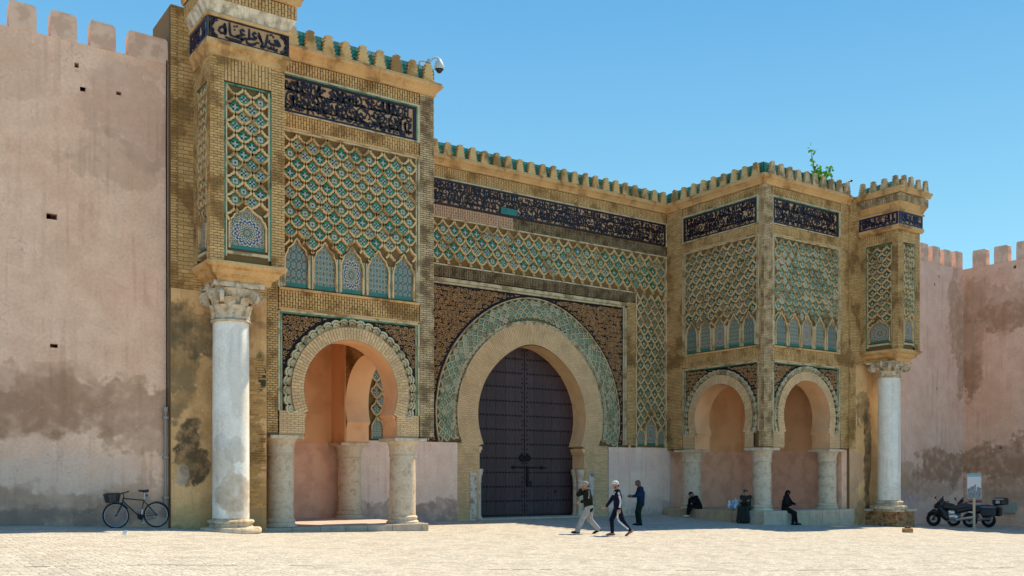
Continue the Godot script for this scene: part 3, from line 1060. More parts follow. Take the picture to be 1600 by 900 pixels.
	b.box(-hw + 0.03, hw - 0.03, 12.212, 12.262, -0.15, -0.01)
	fp(t, f, "white_frame", b, M.white_line)
	b = Build.new()
	b.split = true
	for s in [-1, 1]:
		b.box(s * (hw - 0.047) - 0.022, s * (hw - 0.047) + 0.022, 7.50, 12.208, -0.15, -0.03)
	fp(t, f, "green_frame", b, M.frame_green)
	# inscription and its frame
	inscription(t, f, -hw + 0.03, hw - 0.10, 12.79, 13.88, 2, -0.01)
	b = Build.new()
	b.split = true
	b.box(-hw - 0.04, hw + 0.04, 12.745, 12.788, -0.18, 0.0)
	b.box(-hw - 0.04, hw + 0.04, 13.925, 13.978, -0.18, 0.012)
	b.box(hw - 0.055, hw + 0.04, 12.79, 13.922, -0.18, 0.0)
	b.box(-hw - 0.04, -hw - 0.01, 12.79, 13.922, -0.18, 0.0)
	fp(t, f, "white_frame", b, M.white_line)
	b = Build.new()
	b.split = true
	b.box(-hw - 0.04, hw + 0.04, 13.883, 13.924, -0.18, -0.005)
	b.box(hw - 0.098, hw - 0.057, 12.79, 13.882, -0.18, -0.012)
	b.box(-hw - 0.009, -hw + 0.027, 12.79, 13.882, -0.18, -0.012)
	fp(t, f, "green_frame", b, M.frame_green)
	# cornice
	b = Build.new()
	b.split = true
	var ml: bool = o.get("mitre_l", false)
	var mr: bool = o.get("mitre_r", false)
	moulding(b, xl, xr, [[0.0, 14.36], [0.05, 14.38], [0.06, 14.45], [0.14, 14.56], [0.22, 14.62], [0.24, 14.70], [0.20, 14.72], [0.20, 14.78], [-0.30, 14.79]], ml, mr)
	fp(t, f, "cornice", b, M.moulding)
	merlon_row(t, f, xl + o.get("ml", 0.0), xr - o.get("mr", 0.0), 14.785, o.get("merlons", 9), M[o.get("merlon", "brick_plain")], 0.18)
	green_coping(t, f, xl, xr, 14.78, 15.30, 0.03)

func fp(t: Node3D, f: Transform3D, called: String, b: Build, m: Material, kind := "") -> Node3D:
	var k := obj(called, b, m, t, kind)
	for q in last:
		q.transform = f
	return k

func polar_bed(b: Build, c: Vector2, r0: float, r1: float, a: float, z0: float, z1: float, peak := 0.0) -> void:
	var n := 40
	for k in n:
		polar_box(b, c, r0, r1, -a + 2 * a * k / n, -a + 2 * a * (k + 1) / n, z0, z1, peak)

# ---------------------------------------------------------------- columns

func stone_column(t: Node3D, u: float, n: float, y0: float, y1: float, r: float) -> void:   # a stout stone column with ring base and block capital
	var b := Build.new()
	b.lathe(PackedVector2Array([Vector2(r, 0.20), Vector2(r * 1.0, (y1 - y0) * 0.5), Vector2(r * 0.97, y1 - y0 - 0.6)]), 28, Vector3(u, y0, n), 40, false)
	var c := part("column", b, M.stone_column, t)
	b = Build.new()
	b.lathe(PackedVector2Array([Vector2(r * 1.24, 0.0), Vector2(r * 1.24, 0.05), Vector2(r * 1.12, 0.09), Vector2(r * 1.06, 0.13), Vector2(r * 1.14, 0.16), Vector2(r * 1.14, 0.21), Vector2(r * 1.0, 0.26)]), 28, Vector3(u, y0, n))
	obj("base", b, M.stone_column, c)
	b = Build.new()
	var h := y1 - y0
	b.lathe(PackedVector2Array([Vector2(r * 0.97, h - 0.62), Vector2(r * 1.06, h - 0.60), Vector2(r * 1.06, h - 0.56), Vector2(r * 1.0, h - 0.53), Vector2(r * 1.03, h - 0.30), Vector2(r * 1.10, h - 0.24), Vector2(r * 1.12, h - 0.18), Vector2(r * 1.32, h - 0.10)]), 28, Vector3(u, y0, n))
	var q := r * 1.36
	b.xf = Transform3D(Basis(Vector3.RIGHT, -PI / 2), Vector3(u, y1 - 0.11, n))
	b.rbox(-q, q, -q, q, 0.0, 0.11, 0.015)
	b.xf = Transform3D.IDENTITY
	obj("capital", b, M.stone_column, c)

func acanthus(b: Build, o: Vector3, a: float, h: float, w: float, lean: float) -> void:   # one leaf that hugs the bell and curls over at its tip
	var f := Transform3D(Basis(Vector3.UP, a), o)
	var rows := []
	for k in 7:
		var t := k / 6.0
		var out := 0.02 + lean * t * t + (0.045 * sin((t - 0.6) / 0.4 * PI * 0.5) if t > 0.6 else 0.0)
		var y := h * (t if t < 0.85 else 0.85 + (t - 0.85) * 0.2)
		var ww := w * (0.55 + 0.5 * sin(t * PI * 0.85)) * (1.0 if k % 2 else 0.82)
		rows.append([f * Vector3(-ww / 2, y, out - 0.015), f * Vector3(0, y, out + 0.025), f * Vector3(ww / 2, y, out - 0.015)])
	for k in 6:
		for m in 2:
			b.quad(rows[k][m], rows[k + 1][m], rows[k + 1][m + 1], rows[k][m + 1])

func composite_capital(r: float, h: float) -> ArrayMesh:
	var b := Build.new()
	b.lathe(PackedVector2Array([Vector2(r * 0.98, 0), Vector2(r * 1.10, 0.01), Vector2(r * 1.12, 0.04), Vector2(r * 1.06, 0.07), Vector2(r * 0.96, 0.09), Vector2(r * 0.98, h * 0.5), Vector2(r * 1.12, h * 0.72), Vector2(r * 1.3, h * 0.86)]), 28)
	for k in 8:
		var a := TAU * k / 8
		acanthus(b, Vector3(sin(a), 0, cos(a)) * r * 0.98 + Vector3(0, 0.08, 0), a, h * 0.40, r * 0.72, 0.05)
		a += TAU / 16
		acanthus(b, Vector3(sin(a), 0, cos(a)) * r * 0.98 + Vector3(0, 0.10, 0), a, h * 0.60, r * 0.66, 0.10)
	for k in 24:
		var a := TAU * k / 24
		b.ball(Vector3(sin(a) * r * 1.19, h * 0.66, cos(a) * r * 1.19), Vector3.ONE * 0.035, 4)
	# volutes at the four corners
	for k in 4:
		var a := TAU * k / 4 + PI / 4
		var out := r * 1.42
		for s in [-1, 1]:
			var f := Transform3D(Basis(Vector3.UP, a + s * 0.42 + PI / 2), Vector3(sin(a + s * 0.13) * out, h * 0.66, cos(a + s * 0.13) * out))
			b.xf = f
			var p := spiral(Vector2.ZERO, r * 0.40, -0.6 if s > 0 else PI + 0.6, 2.1, s * 1.0, 26)
			b.ribbon(p, 0.045, -0.055, 0.055)
			var disc := PackedVector2Array()
			for m in 14:
				disc.append(Vector2(cos(TAU * m / 14), sin(TAU * m / 14)) * r * 0.37)
			b.prism(disc, -0.045, 0.035, true, true)
			b.xf = Transform3D.IDENTITY
		b.tube([Vector3(sin(a) * r * 1.05, h * 0.78, cos(a) * r * 1.05), Vector3(sin(a) * out, h * 0.84, cos(a) * out)], [0.10, 0.13], 8)
	# abacus with hollow sides and a flower on each
	var ab := PackedVector2Array()
	for k in 4:
		for m in 7:
			var t := lerpf(-1.0, 1.0, m / 7.0)
			var q := Vector2(t * r * 1.42, r * (1.42 - 0.26 * (1.0 - t * t)))
			ab.append(q.rotated(-k * PI / 2))
	b.xf = Transform3D(Basis(Vector3.RIGHT, -PI / 2), Vector3(0, h * 0.88, 0))
	b.prism(ab, 0.0, h * 0.12, true, true)
	b.xf = Transform3D.IDENTITY
	for k in 4:
		var a := TAU * k / 4
		b.ball(Vector3(sin(a), 0, cos(a)) * r * 1.22 + Vector3(0, h * 0.93, 0), Vector3(0.10, 0.12, 0.10), 5)
		b.ball(Vector3(sin(a), 0, cos(a)) * r * 1.24 + Vector3(0, h * 0.80, 0), Vector3(0.06, 0.12, 0.06), 5)
	return b.mesh()

func marble_column(t: Node3D, u: float, n: float, y0: float, ycap: float, ytop: float, r: float, m: Material) -> void:
	var b := Build.new()
	var p := PackedVector2Array()
	for k in 9:
		var f := k / 8.0
		p.append(Vector2(r * (1.0 - 0.03 * f * f), lerpf(y0 + 0.38, ycap, f)))
	b.lathe(p, 40, Vector3(u, 0, n), 40, false)
	var c := part("column", b, m, t)
	b = Build.new()
	b.lathe(PackedVector2Array([Vector2(r * 1.62, 0.0), Vector2(r * 1.66, 0.03), Vector2(r * 1.66, 0.11), Vector2(r * 1.58, 0.16), Vector2(r * 1.22, 0.17), Vector2(r * 1.16, 0.21), Vector2(r * 1.16, 0.26), Vector2(r * 1.26, 0.29), Vector2(r * 1.27, 0.33), Vector2(r * 1.2, 0.37), Vector2(r * 1.02, 0.38), Vector2(r, 0.42)]), 40, Vector3(u, y0, n))
	obj("base", b, M.marble_old, c)
	var cap := obj("capital", composite_capital(r, ytop - ycap), M.marble_old, c)
	cap.position = Vector3(u, ycap, n)

# ---------------------------------------------------------------- buildings

const FRONT := 5.9

func face_f(u: float, n: float) -> Transform3D:      # a face that looks out to the square
	return Transform3D(Basis.IDENTITY, Vector3(u, 0, n))
func face_l(u: float, n: float) -> Transform3D:      # a face that looks to the left, its x running towards the square
	return Transform3D(Basis(Vector3.UP, -PI / 2), Vector3(u, 0, n))
func face_r(u: float, n: float) -> Transform3D:      # a face that looks to the right
	return Transform3D(Basis(Vector3.UP, PI / 2), Vector3(u, 0, n))
func local(t: Node3D, f: Transform3D) -> Transform3D:
	return Transform3D(f.basis, f.origin - base[t])

func left_tower() -> void:
	var t := thing("gate_tower", "left gate tower with green tile net, dark inscription and open porch arch", "tower", Vector3(13.2, 0.0, 3.0))
	var f := local(t, face_f(13.22, FRONT))
	tower_face(t, f, 2.385, -2.92, 2.95, -2.90, 2.77, {edge_r = "brick_grey", edge_joint = "joint_grey", band_top = "brick_plain", cell = "cell", tones = GREENS, key = "lt", p = 0.475, q = 0.58, merlons = 10, mitre_r = true, brick_len = 0.16})
	# the side arch towards the main gate
	var s := local(t, face_r(16.17, 2.75))
	var arch := arch_line(0, 4.48, 1.62, 0, 3.80, 1.60, 3.06)
	var b := Build.new()
	b.split = true
	b.prism(notched(-2.16, 2.75, 3.06, 14.45, arch), -0.93, -0.02, true, true)
	fp(t, s, "side_wall", b, M.brick)
	b = Build.new()
	for k in arch.size() - 1:
		b.quad(Vector3(arch[k].x * 0.997, arch[k].y - 0.003, -0.935), Vector3(arch[k + 1].x * 0.997, arch[k + 1].y - 0.003, -0.935), Vector3(arch[k + 1].x * 0.997, arch[k + 1].y - 0.003, -0.015), Vector3(arch[k].x * 0.997, arch[k].y - 0.003, -0.015))
	for e in [-1, 1]:
		for q in [[3.12, 3.72, 0.02], [3.62, 3.70, 0.06], [3.70, 3.78, 0.09]]:
			b.box(minf(e * 1.59, e * (1.59 - q[2])), maxf(e * 1.59, e * (1.59 - q[2])), q[0], q[1], -0.93, -0.05, true)
	fp(t, s, "arch_soffit", b, M.plaster_orange)
	b = Build.new()
	b.split = true
	moulding(b, -2.95, 2.75, [[0.0, 14.36], [0.05, 14.38], [0.06, 14.45], [0.14, 14.56], [0.22, 14.62], [0.24, 14.70], [0.20, 14.72], [0.20, 14.78], [-0.30, 14.79]], true, false)
	fp(t, local(t, face_r(16.17, 2.95)), "cornice", b, M.moulding)
	merlon_row(t, local(t, face_r(16.17, 2.95)), -2.6, 2.6, 14.785, 9, M.brick_plain, 0.18)
	green_coping(t, local(t, face_r(16.17, 2.95)), -2.55, 2.7, 14.78, 15.30, 0.03)
	# porch inside: plastered walls, ceiling, floor
	b = Build.new()
	b.split = true
	b.box(10.35, 11.02, 3.05, 14.4, -0.17, 4.90, true)
	b.box(11.02, 15.24, 3.05, 7.2, -0.17, 0.0, true)
	b.box(11.02, 15.235, 7.2, 7.5, -0.1, 4.91, true)
	b.box(15.19, 15.238, 3.07, 7.2, 0.0, 1.14, true)
	b.box(15.19, 15.238, 3.07, 7.2, 4.37, 4.91, true)
	part("porch_plaster", b, M.plaster_orange, t)
	b = Build.new()
	b.split = true
	b.box(10.35, 11.03, 0.0, 3.048, -0.17, 4.90, true)
	b.box(11.03, 16.1, 0.0, 3.048, -0.17, 0.012, true)
	part("lower_plaster", b, M.plaster_rose, t)
	b = Build.new()
	b.box(10.4, 16.1, 14.38, 14.48, -0.5, 5.6, true)
	part("roof", b, M.roof_flat, t)
	b = Build.new()
	rng.seed = 5
	var x := 10.25
	while x < 15.9:
		var w := minf(rng.randf_range(0.7, 1.1), 15.92 - x)
		if w < 0.3:
			w = 15.92 - x
		b.col = tone(0.8)
		b = Build.new()
		b.col = tone(0.8)
		b.rbox(x, x + w - 0.01, -0.4, 0.275 + rng.randf_range(-0.008, 0.008), 5.1, 6.02, 0.02)
		part("step_stone", b, M.stone_step, t)
		x += w
	b = Build.new()
	b.box(10.3, 15.98, -0.4, 0.27, 0.0, 5.11, true)
	part("porch_floor", b, M.floor_stone, t)
	stone_column(t, 11.08, 5.38, 0.28, 3.06, 0.39)
	stone_column(t, 15.28, 5.38, 0.28, 3.06, 0.43)
	stone_column(t, 15.62, 0.62, 0.27, 3.06, 0.43)
	# surveillance camera on the corner of the roof
	var k := thing("surveillance_camera", "white dome surveillance camera on a bent arm at the roof corner of the left tower", "camera", Vector3(15.8, 14.9, 5.75))
	var o := Vector3(15.72, 15.18, 5.72)
	b = Build.new()
	b.tube([Vector3(0, -0.3, 0), Vector3(0, 0.30, 0), Vector3(0.05, 0.36, 0), Vector3(0.36, 0.40, 0), Vector3(0.42, 0.43, 0), Vector3(0.52, 0.55, 0), Vector3(0.66, 0.62, 0), Vector3(0.74, 0.60, 0)], 0.028, 8)
	b.lathe(PackedVector2Array([Vector2(0.02, 0), Vector2(0.09, 0.01), Vector2(0.09, 0.03), Vector2(0.02, 0.04)]), 14, Vector3(0.33, 0.34, 0))
	b.cbox(Vector3(0.34, 0.40, 0), Vector3(0.03, 0.16, 0.16))
	obj("arm", b, M.light_grey, k).position = o - base[k]
	b = Build.new()
	b.lathe(PackedVector2Array([Vector2(0.15, 0.0), Vector2(0.17, 0.03), Vector2(0.165, 0.10), Vector2(0.13, 0.22), Vector2(0.07, 0.32), Vector2(0.03, 0.36)]), 20, o + Vector3(0.76, 0.24, 0) - base[k])
	obj("housing", b, M.pale_paint, k)
	b = Build.new()
	b.ball(o + Vector3(0.76, 0.245, 0) - base[k], Vector3(0.115, 0.13, 0.115), 8)
	obj("dome", b, M.black_paint, k)
	b = Build.new()
	b.cbox(Vector3(0.34, 0.02, 0.02), Vector3(0.26, 0.09, 0.16))
	b.cbox(Vector3(0.50, 0.03, 0.02), Vector3(0.10, 0.05, 0.10))
	obj("junction_box", b, M.pale_paint, k).position = o - base[k]

func right_tower() -> void:
	var t := thing("gate_tower", "right gate tower with two porch arches above a stone bench, shrub sprouting on its roof", "tower", Vector3(35.4, 0.0, 3.0))
	tower_face(t, local(t, face_f(35.42, FRONT)), 2.30, -2.92, 2.95, -2.74, 2.95, {edge_l = "brick_grey", tones = PALES, key = "rf", p = 0.475, q = 0.58, rib = "rib_worn", band_top = "brick_plain", merlons = 10, mitre_l = true, lobes = 31, cell = "cell_green", mr = 0.0, merlon = "brick_grey", ml = 0.1})
	tower_face(t, local(t, face_l(32.5, 3.32)), 2.25, -3.32, 2.40, -3.3, 1.60, {tones = OLIVES, key = "rl", p = 0.475, q = 0.60, rib = "rib", r = 1.52, ro = 1.92, so = 2.18, merlons = 9, cy = 4.46, mr = -0.15, ml = 0.35, edge_joint = "joint", cell = "cell"})
	var b := Build.new()
	# the last of the left cornice up to the corner
	moulding(b, 2.40, 2.58, [[0.0, 14.36], [0.05, 14.38], [0.06, 14.45], [0.14, 14.56], [0.22, 14.62], [0.24, 14.70], [0.20, 14.72], [0.20, 14.78], [-0.18, 14.79]], false, true)
	fp(t, local(t, face_l(32.5, 3.32)), "cornice_corner", b, M.moulding)
	b = Build.new()
	b.split = true
	b.box(32.74, 38.36, 3.05, 7.2, -0.17, 0.0, true)
	b.box(37.72, 38.36, 3.05, 7.2, 0.0, 4.92, true)
	b.box(33.47, 37.72, 7.2, 7.5, -0.1, 4.91, true)
	part("porch_plaster", b, M.plaster_orange, t)
	b = Build.new()
	b.split = true
	b.box(32.74, 38.36, -0.3, 3.048, -0.17, 0.012, true)
	b.box(37.72, 38.36, -0.3, 3.048, 0.012, 4.92, true)
	b.box(37.98, 38.36, -0.6, 3.048, 4.922, 5.80, true)
	part("lower_plaster", b, M.plaster_rose, t)
	b = Build.new()
	b.box(37.8, 38.36, 7.5, 14.4, 0.0, 4.9, true)
	part("side_wall", b, M.brick, t)
	b = Build.new()
	b.box(32.7, 38.3, 14.38, 14.48, -0.5, 5.6, true)
	part("roof", b, M.roof_flat, t)
	# the bench of stone blocks on the two open sides
	rng.seed = 9
	b = Build.new()
	var x := 32.15
	while x < 38.3:
		var w := minf(rng.randf_range(0.75, 1.2), 38.35 - x)
		if w < 0.35:
			w = 38.35 - x
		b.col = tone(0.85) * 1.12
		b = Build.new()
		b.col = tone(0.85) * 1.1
		b.rbox(x, x + w - 0.008, -1.0, 0.33 + rng.randf_range(-0.01, 0.01), 4.9, 6.22, 0.025)
		part("bench_stone", b, M.stone_step, t)
		x += w
	b = Build.new()
	x = 0.12
	while x < 4.88:
		var w := minf(rng.randf_range(0.8, 1.3), 4.895 - x)
		if w < 0.35:
			w = 4.895 - x
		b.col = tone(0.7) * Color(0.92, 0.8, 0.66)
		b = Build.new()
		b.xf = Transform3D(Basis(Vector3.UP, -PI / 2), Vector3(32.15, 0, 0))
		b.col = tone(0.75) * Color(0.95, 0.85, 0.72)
		b.rbox(x, x + w - 0.008, -1.0, 0.325 + rng.randf_range(-0.01, 0.01), -1.4, 0.0, 0.025)
		part("bench_stone", b, M.stone_step, t)
		x += w
	b = Build.new()
	b.box(33.5, 38.3, -0.5, 0.31, 0.0, 4.91, true)
	part("porch_floor", b, M.floor_stone, t)
	stone_column(t, 32.98, 5.38, 0.33, 3.06, 0.40)
	stone_column(t, 33.0, 1.16, 0.32, 3.06, 0.44)
	stone_column(t, 37.45, 5.38, 0.33, 3.06, 0.43)
	# the roof shrub and a pipe
	var sh := thing("roof_shrub", "bright green shrub growing from the roof edge of the right tower", "shrub", Vector3(36.2, 14.75, 5.75))
	b = Build.new()
	var lf := Build.new()
	rng.seed = 12
	for q in [[-0.45, 1.75, 0.05], [-0.15, 0.75, 0.1], [0.35, 1.05, -0.1], [0.85, 1.15, 0.0], [0.1, 0.6, 0.15], [-0.5, 0.6, 0.1], [1.15, 1.05, -0.1]]:
		var tip := Vector3(q[0], q[1], q[2])
		var mid := Vector3(q[0] * 0.4, q[1] * 0.5, 0.05)
		b.tube([Vector3(0, -0.1, 0), mid, tip], [0.03, 0.018, 0.007], 6)
		for k in 48:
			var f := rng.randf_range(0.25, 1.05)
			var c := (mid * 2.0 * f if f < 0.5 else mid.lerp(tip, f * 2.0 - 1.0)) + Vector3(rng.randfn(0, 0.085), rng.randfn(0, 0.07), rng.randfn(0, 0.085))
			var ax := Vector3(rng.randf() - 0.5, rng.randf() - 0.3, rng.randf() - 0.5).normalized()
			var e := ax.cross(Vector3(rng.randf(), rng.randf() - 0.5, rng.randf() - 0.5)).normalized() * 0.06
			lf.col = Color(0.16, 0.36, 0.04) * rng.randf_range(0.6, 1.25)
			lf.quad(c - ax * 0.10, c + e, c + ax * 0.10, c - e)
	obj("stem", b, mat("twig", Color(0.10, 0.08, 0.05)), sh)
	obj("foliage", lf, mat("leaf", Color.WHITE, 0.6, {vc = true}), sh)
	M.leaf.backlight_enabled = true
	M.leaf.backlight = Color(0.5, 0.5, 0.2)
	var pp := thing("roof_pipe", "thin dark metal pipe sticking up from the roof beside the shrub", "pipe", Vector3(37.6, 14.7, 5.6))
	b = Build.new()
	b.tube([Vector3(0, 0, 0), Vector3(0.3, 0.55, 0), Vector3(1.25, 0.95, 0.1)], 0.03, 8)
	b.ball(Vector3(1.25, 0.95, 0.1), Vector3.ONE * 0.06, 5)
	obj("pipe", b, M.iron, pp)

func main_gate() -> void:
	var C := 24.63
	var t := thing("central_gate", "central gate wall with great horseshoe arch, tile net and long dark inscription", "gate", Vector3(C, 0, 0))
	var arch := arch_line(C, 4.40, 2.87, 0.20, 3.18, 2.86, -0.8, 64)
	var b := Build.new()
	b.prism(notched(10.3, 38.4, -0.8, 14.45, arch), -1.30, -0.18, true, true)
	tp(t, "wall", b, M.joint)
	b = Build.new()
	for k in arch.size() - 1:
		var p := arch[k] + Vector2((C - arch[k].x) * 0.0015, -0.003)
		var q := arch[k + 1] + Vector2((C - arch[k + 1].x) * 0.0015, -0.003)
		b.quad(Vector3(p.x, p.y, -1.0), Vector3(q.x, q.y, -1.0), Vector3(q.x, q.y, -0.02), Vector3(p.x, p.y, -0.02))
	tp(t, "arch_soffit", b, M.plaster_soffit)
	b = Build.new()
	b.split = true
	for s in [-1, 1]:
		for q in [[2.15, 2.95, 0.05], [2.80, 2.92, 0.12], [2.92, 3.06, 0.18]]:
			var xa: float = C + s * 2.858
			var xb: float = C + s * (2.858 - q[2])
			b.box(minf(xa, xb), maxf(xa, xb), q[0], q[1], -0.88, -0.015, true)
	tp(t, "impost_moulding", b, M.plaster_soffit)
	for s in [-1, 1]:
		for z in [-0.24, -0.56]:
			b = Build.new()
			b.lathe(PackedVector2Array([Vector2(0.18, -0.3), Vector2(0.18, 0.12), Vector2(0.15, 0.15), Vector2(0.135, 0.2), Vector2(0.13, 1.55), Vector2(0.16, 1.58), Vector2(0.14, 1.63), Vector2(0.16, 1.8), Vector2(0.22, 2.0), Vector2(0.22, 2.13)]), 18, Vector3(C + s * 2.74, 0, z))
			tp(t, "colonette", b, M.stone_column)
	# rings of the arch
	var c := Vector2(C, 4.41)
	var a0 := acos((3.18 - 4.40) / 2.87)
	b = Build.new()
	brick_ring(b, c, 2.875, 3.85, a0, -0.18, -0.012, 5, 0.068, 0.22, 0.86)
	tp(t, "arch_bricks", b, M.brick_pale, "stuff")
	b = Build.new()
	polar_bed(b, c, 2.88, 3.85, a0, -0.17, -0.03, 0.22)
	tp(t, "arch_bed", b, M.joint_pale)
	var mid := 4.36
	var a2 := 1.83
	b = Build.new()
	polar_bed(b, c, 3.86, 4.88, a2, -0.17, -0.115, 0.2)
	var ring := tp(t, "zellij_ring", b, M.cell_green)
	var inside := func(p: Vector2) -> bool: return absf(p.x) <= a2 * mid + 0.01
	net_panel(ring, -a2 * mid, a2 * mid, 4.04, 4.86, 0.33, 0.34, PALES, "ring", M.white_line, inside, func(p: Vector2) -> Vector2:
		var a := p.x / mid
		return c + Vector2(sin(a), cos(a)) * p.y + Vector2(0, 0.2 * pow(maxf(cos(a), 0), 8)), false, 0.036)
	b = Build.new()
	var g := Build.new()
	scallops(b, g, c, 3.98, a2, 62, -0.15, 0.0)
	var line := PackedVector2Array()
	for r in [3.875, 4.885]:
		line.clear()
		for k in 61:
			var a := lerpf(-a2, a2, k / 60.0)
			line.append(c + Vector2(sin(a), cos(a)) * r + Vector2(0, 0.2 * pow(maxf(cos(a), 0), 8)))
		b.ribbon(line, 0.04, -0.15, 0.004)
	obj("scalloped_band", b, M.white_line, ring, "stuff")
	obj("green_line", g, M.glaze_green, ring, "stuff")
	# spandrels
	b = Build.new()
	var sp := PackedVector2Array([Vector2(19.42, 3.27), Vector2(19.42, 9.62), Vector2(29.76, 9.62), Vector2(29.76, 3.27)])
	for k in 61:
		var a := lerpf(1.805, -1.805, k / 60.0)
		sp.append(c + Vector2(sin(a), cos(a)) * 4.89 + Vector2(0, 0.2 * pow(maxf(cos(a), 0), 8)))
	b.prism(sp, -0.18, -0.08)
	var field := tp(t, "spandrel", b, M.brown_ground)
	b = Build.new()
	scrolls(b, 19.5, 29.7, 3.35, 9.58, 0.19, -0.08, -0.035, func(p: Vector2) -> bool:
		var d := p - c
		return p.x > 19.48 and p.x < 29.70 and p.y > 3.3 and p.y < 9.57 and d.length() > 5.0 + 0.2 * pow(maxf(d.y / maxf(d.length(), 0.1), 0), 8))
	obj("scrollwork", b, M.tan_scroll, field, "stuff")
	# frames
	b = Build.new()
	b.split = true
	for s in [-1, 1]:
		var x: float = C + s * 5.16 - (0.0 if s > 0 else 0.08)
		b.box(x - 0.03, x + 0.03, 3.26, 9.62, -0.16, -0.02)
		b.box(x + s * 0.115 - 0.04, x + s * 0.115 + 0.04, 3.26, 9.62, -0.16, -0.005)
	b.box(19.32, 29.86, 9.625, 9.70, -0.16, -0.02)
	b.box(19.2, 29.96, 9.72, 9.86, -0.16, 0.02)
	tp(t, "white_frame", b, M.white_line)
	b = Build.new()
	b.split = true
	b.box(19.30, 29.88, 9.70, 9.72, -0.16, -0.03)
	tp(t, "green_frame", b, M.frame_green)
	b = Build.new()
	brick_strip(b, 18.78, 19.24, 3.26, 9.9, -0.18, 0.0)
	brick_strip(b, 29.98, 30.50, 3.26, 9.9, -0.18, 0.0)
	tp(t, "frame_bricks", b, M.brick_plain, "stuff")
	b = Build.new()
	soldier_band(b, 18.78, 30.50, 9.90, 10.34, -0.18, 0.01, 2, 0.085, 0.7)
	tp(t, "dark_band", b, M.brick_dark, "stuff")
	# the net of tiles
	b = Build.new()
	b.box(16.2, 32.5, 10.36, 12.30, -0.18, -0.115)
	b.box(30.52, 32.5, 3.20, 10.36, -0.18, -0.115)
	b.box(16.2, 18.76, 3.20, 10.36, -0.18, -0.115)
	var panel := tp(t, "zellij_panel", b, M.cell)
	net_panel(panel, 16.30, 32.42, 10.42, 12.26, 0.54, 0.68, GREENS, "mg", M.rib)
	for leg in [[30.60, 32.42], [16.85, 18.67]]:
		var x0: float = leg[0]
		var cx: float = (leg[0] + leg[1]) / 2
		net_panel(panel, leg[0], leg[1], 3.26, 10.42, 0.455, 0.66, OLIVES, "ml", M.rib, func(p: Vector2) -> bool:
			var d := absf(p.x - cx)
			return p.y > (4.75 if d < 0.12 else (4.62 if d < 0.3 else (4.30 if d < 0.42 else 3.92))))
		for k in 3:
			mosaic(panel, cx + (k - 1) * 0.64, 3.28, 0.62 if k == 1 else 0.46, 1.32 if k == 1 else 0.80, 2 if k == 1 else 1)
	b = Build.new()
	b.split = true
	b.box(16.2, 32.5, 12.262, 12.32, -0.16, 0.0)
	b.box(18.7, 30.58, 10.36, 10.418, -0.16, 0.0)
	b.box(32.42, 32.5, 3.2, 12.26, -0.16, 0.0)
	b.box(30.52, 30.58, 3.2, 10.36, -0.16, 0.0)
	b.box(18.7, 18.76, 3.2, 10.36, -0.16, 0.0)
	tp(t, "white_frame", b, M.white_line)
	b = Build.new()
	b.split = true
	for x in [30.50, 16.2]:
		b.box(x, x + 2.0, 3.12, 3.20, -0.16, 0.01)
	tp(t, "fillet", b, M.moulding)
	# bands and inscription
	b = Build.new()
	soldier_band(b, 16.2, 23.55, 12.33, 12.79, -0.18, -0.02, 2, 0.085, 0.85)
	tp(t, "new_brick_band", b, M.brick_rose, "stuff")
	b = Build.new()
	soldier_band(b, 23.55, 32.5, 12.33, 12.79, -0.18, -0.02, 2, 0.085, 0.7)
	tp(t, "dark_band", b, M.brick_dark, "stuff")
	inscription(t, Transform3D(Basis.IDENTITY, -base[t]), 16.2, 32.44, 12.82, 13.84, 2, 0.0)
	b = Build.new()
	b.box(22.9, 23.75, 12.90, 13.17, -0.05, -0.008)
	tp(t, "green_patch", b, M.glaze_green)
	b = Build.new()
	b.split = true
	b.box(16.2, 32.5, 13.845, 13.90, -0.18, 0.01)
	b.box(32.445, 32.5, 12.8, 13.845, -0.18, 0.0)
	tp(t, "white_frame", b, M.white_line)
	b = Build.new()
	soldier_band(b, 16.2, 32.5, 13.91, 14.36, -0.18, -0.02, 3, 0.085, 0.8)
	tp(t, "brick_band", b, M.brick_plain, "stuff")
	b = Build.new()
	b.split = true
	moulding(b, 16.17, 32.5, [[0.0, 14.36], [0.05, 14.38], [0.06, 14.45], [0.14, 14.56], [0.22, 14.62], [0.24, 14.70], [0.20, 14.72], [0.20, 14.78], [-0.30, 14.79]], false, false)
	tp(t, "cornice", b, M.moulding)
	var f := Transform3D(Basis.IDENTITY, -base[t])
	merlon_row(t, f, 16.3, 32.45, 14.785, 27, M.brick_plain, 0.18)
	green_coping(t, f, 16.2, 32.5, 14.78, 15.30, 0.03)
	# the plastered foot of the wall
	var stain := Color(0.46, 0.28, 0.21)
	var tx := plaster_tex(16.6, 3.8, 34, 71, Color(0.86, 0.585, 0.445), Color(0.92, 0.66, 0.52), [[4.0, 0.9, 1.6, 0.55, 0.85, stain], [0.8, 1.0, 1.3, 0.5, 0.7, stain], [2.5, 0.6, 1.6, 0.45, 0.7, Color(0.38, 0.28, 0.25)], [15.0, 0.9, 2.6, 0.6, 0.45, Color(0.46, 0.33, 0.29)], [14.2, 0.3, 3.5, 0.5, 0.5, Color(0.4, 0.3, 0.25)], [13.5, 3.1, 2.0, 0.5, 0.3, Color(0.70, 0.50, 0.44)]])
	mat("plaster_foot", Color.WHITE, 0.92, {tex = tx})
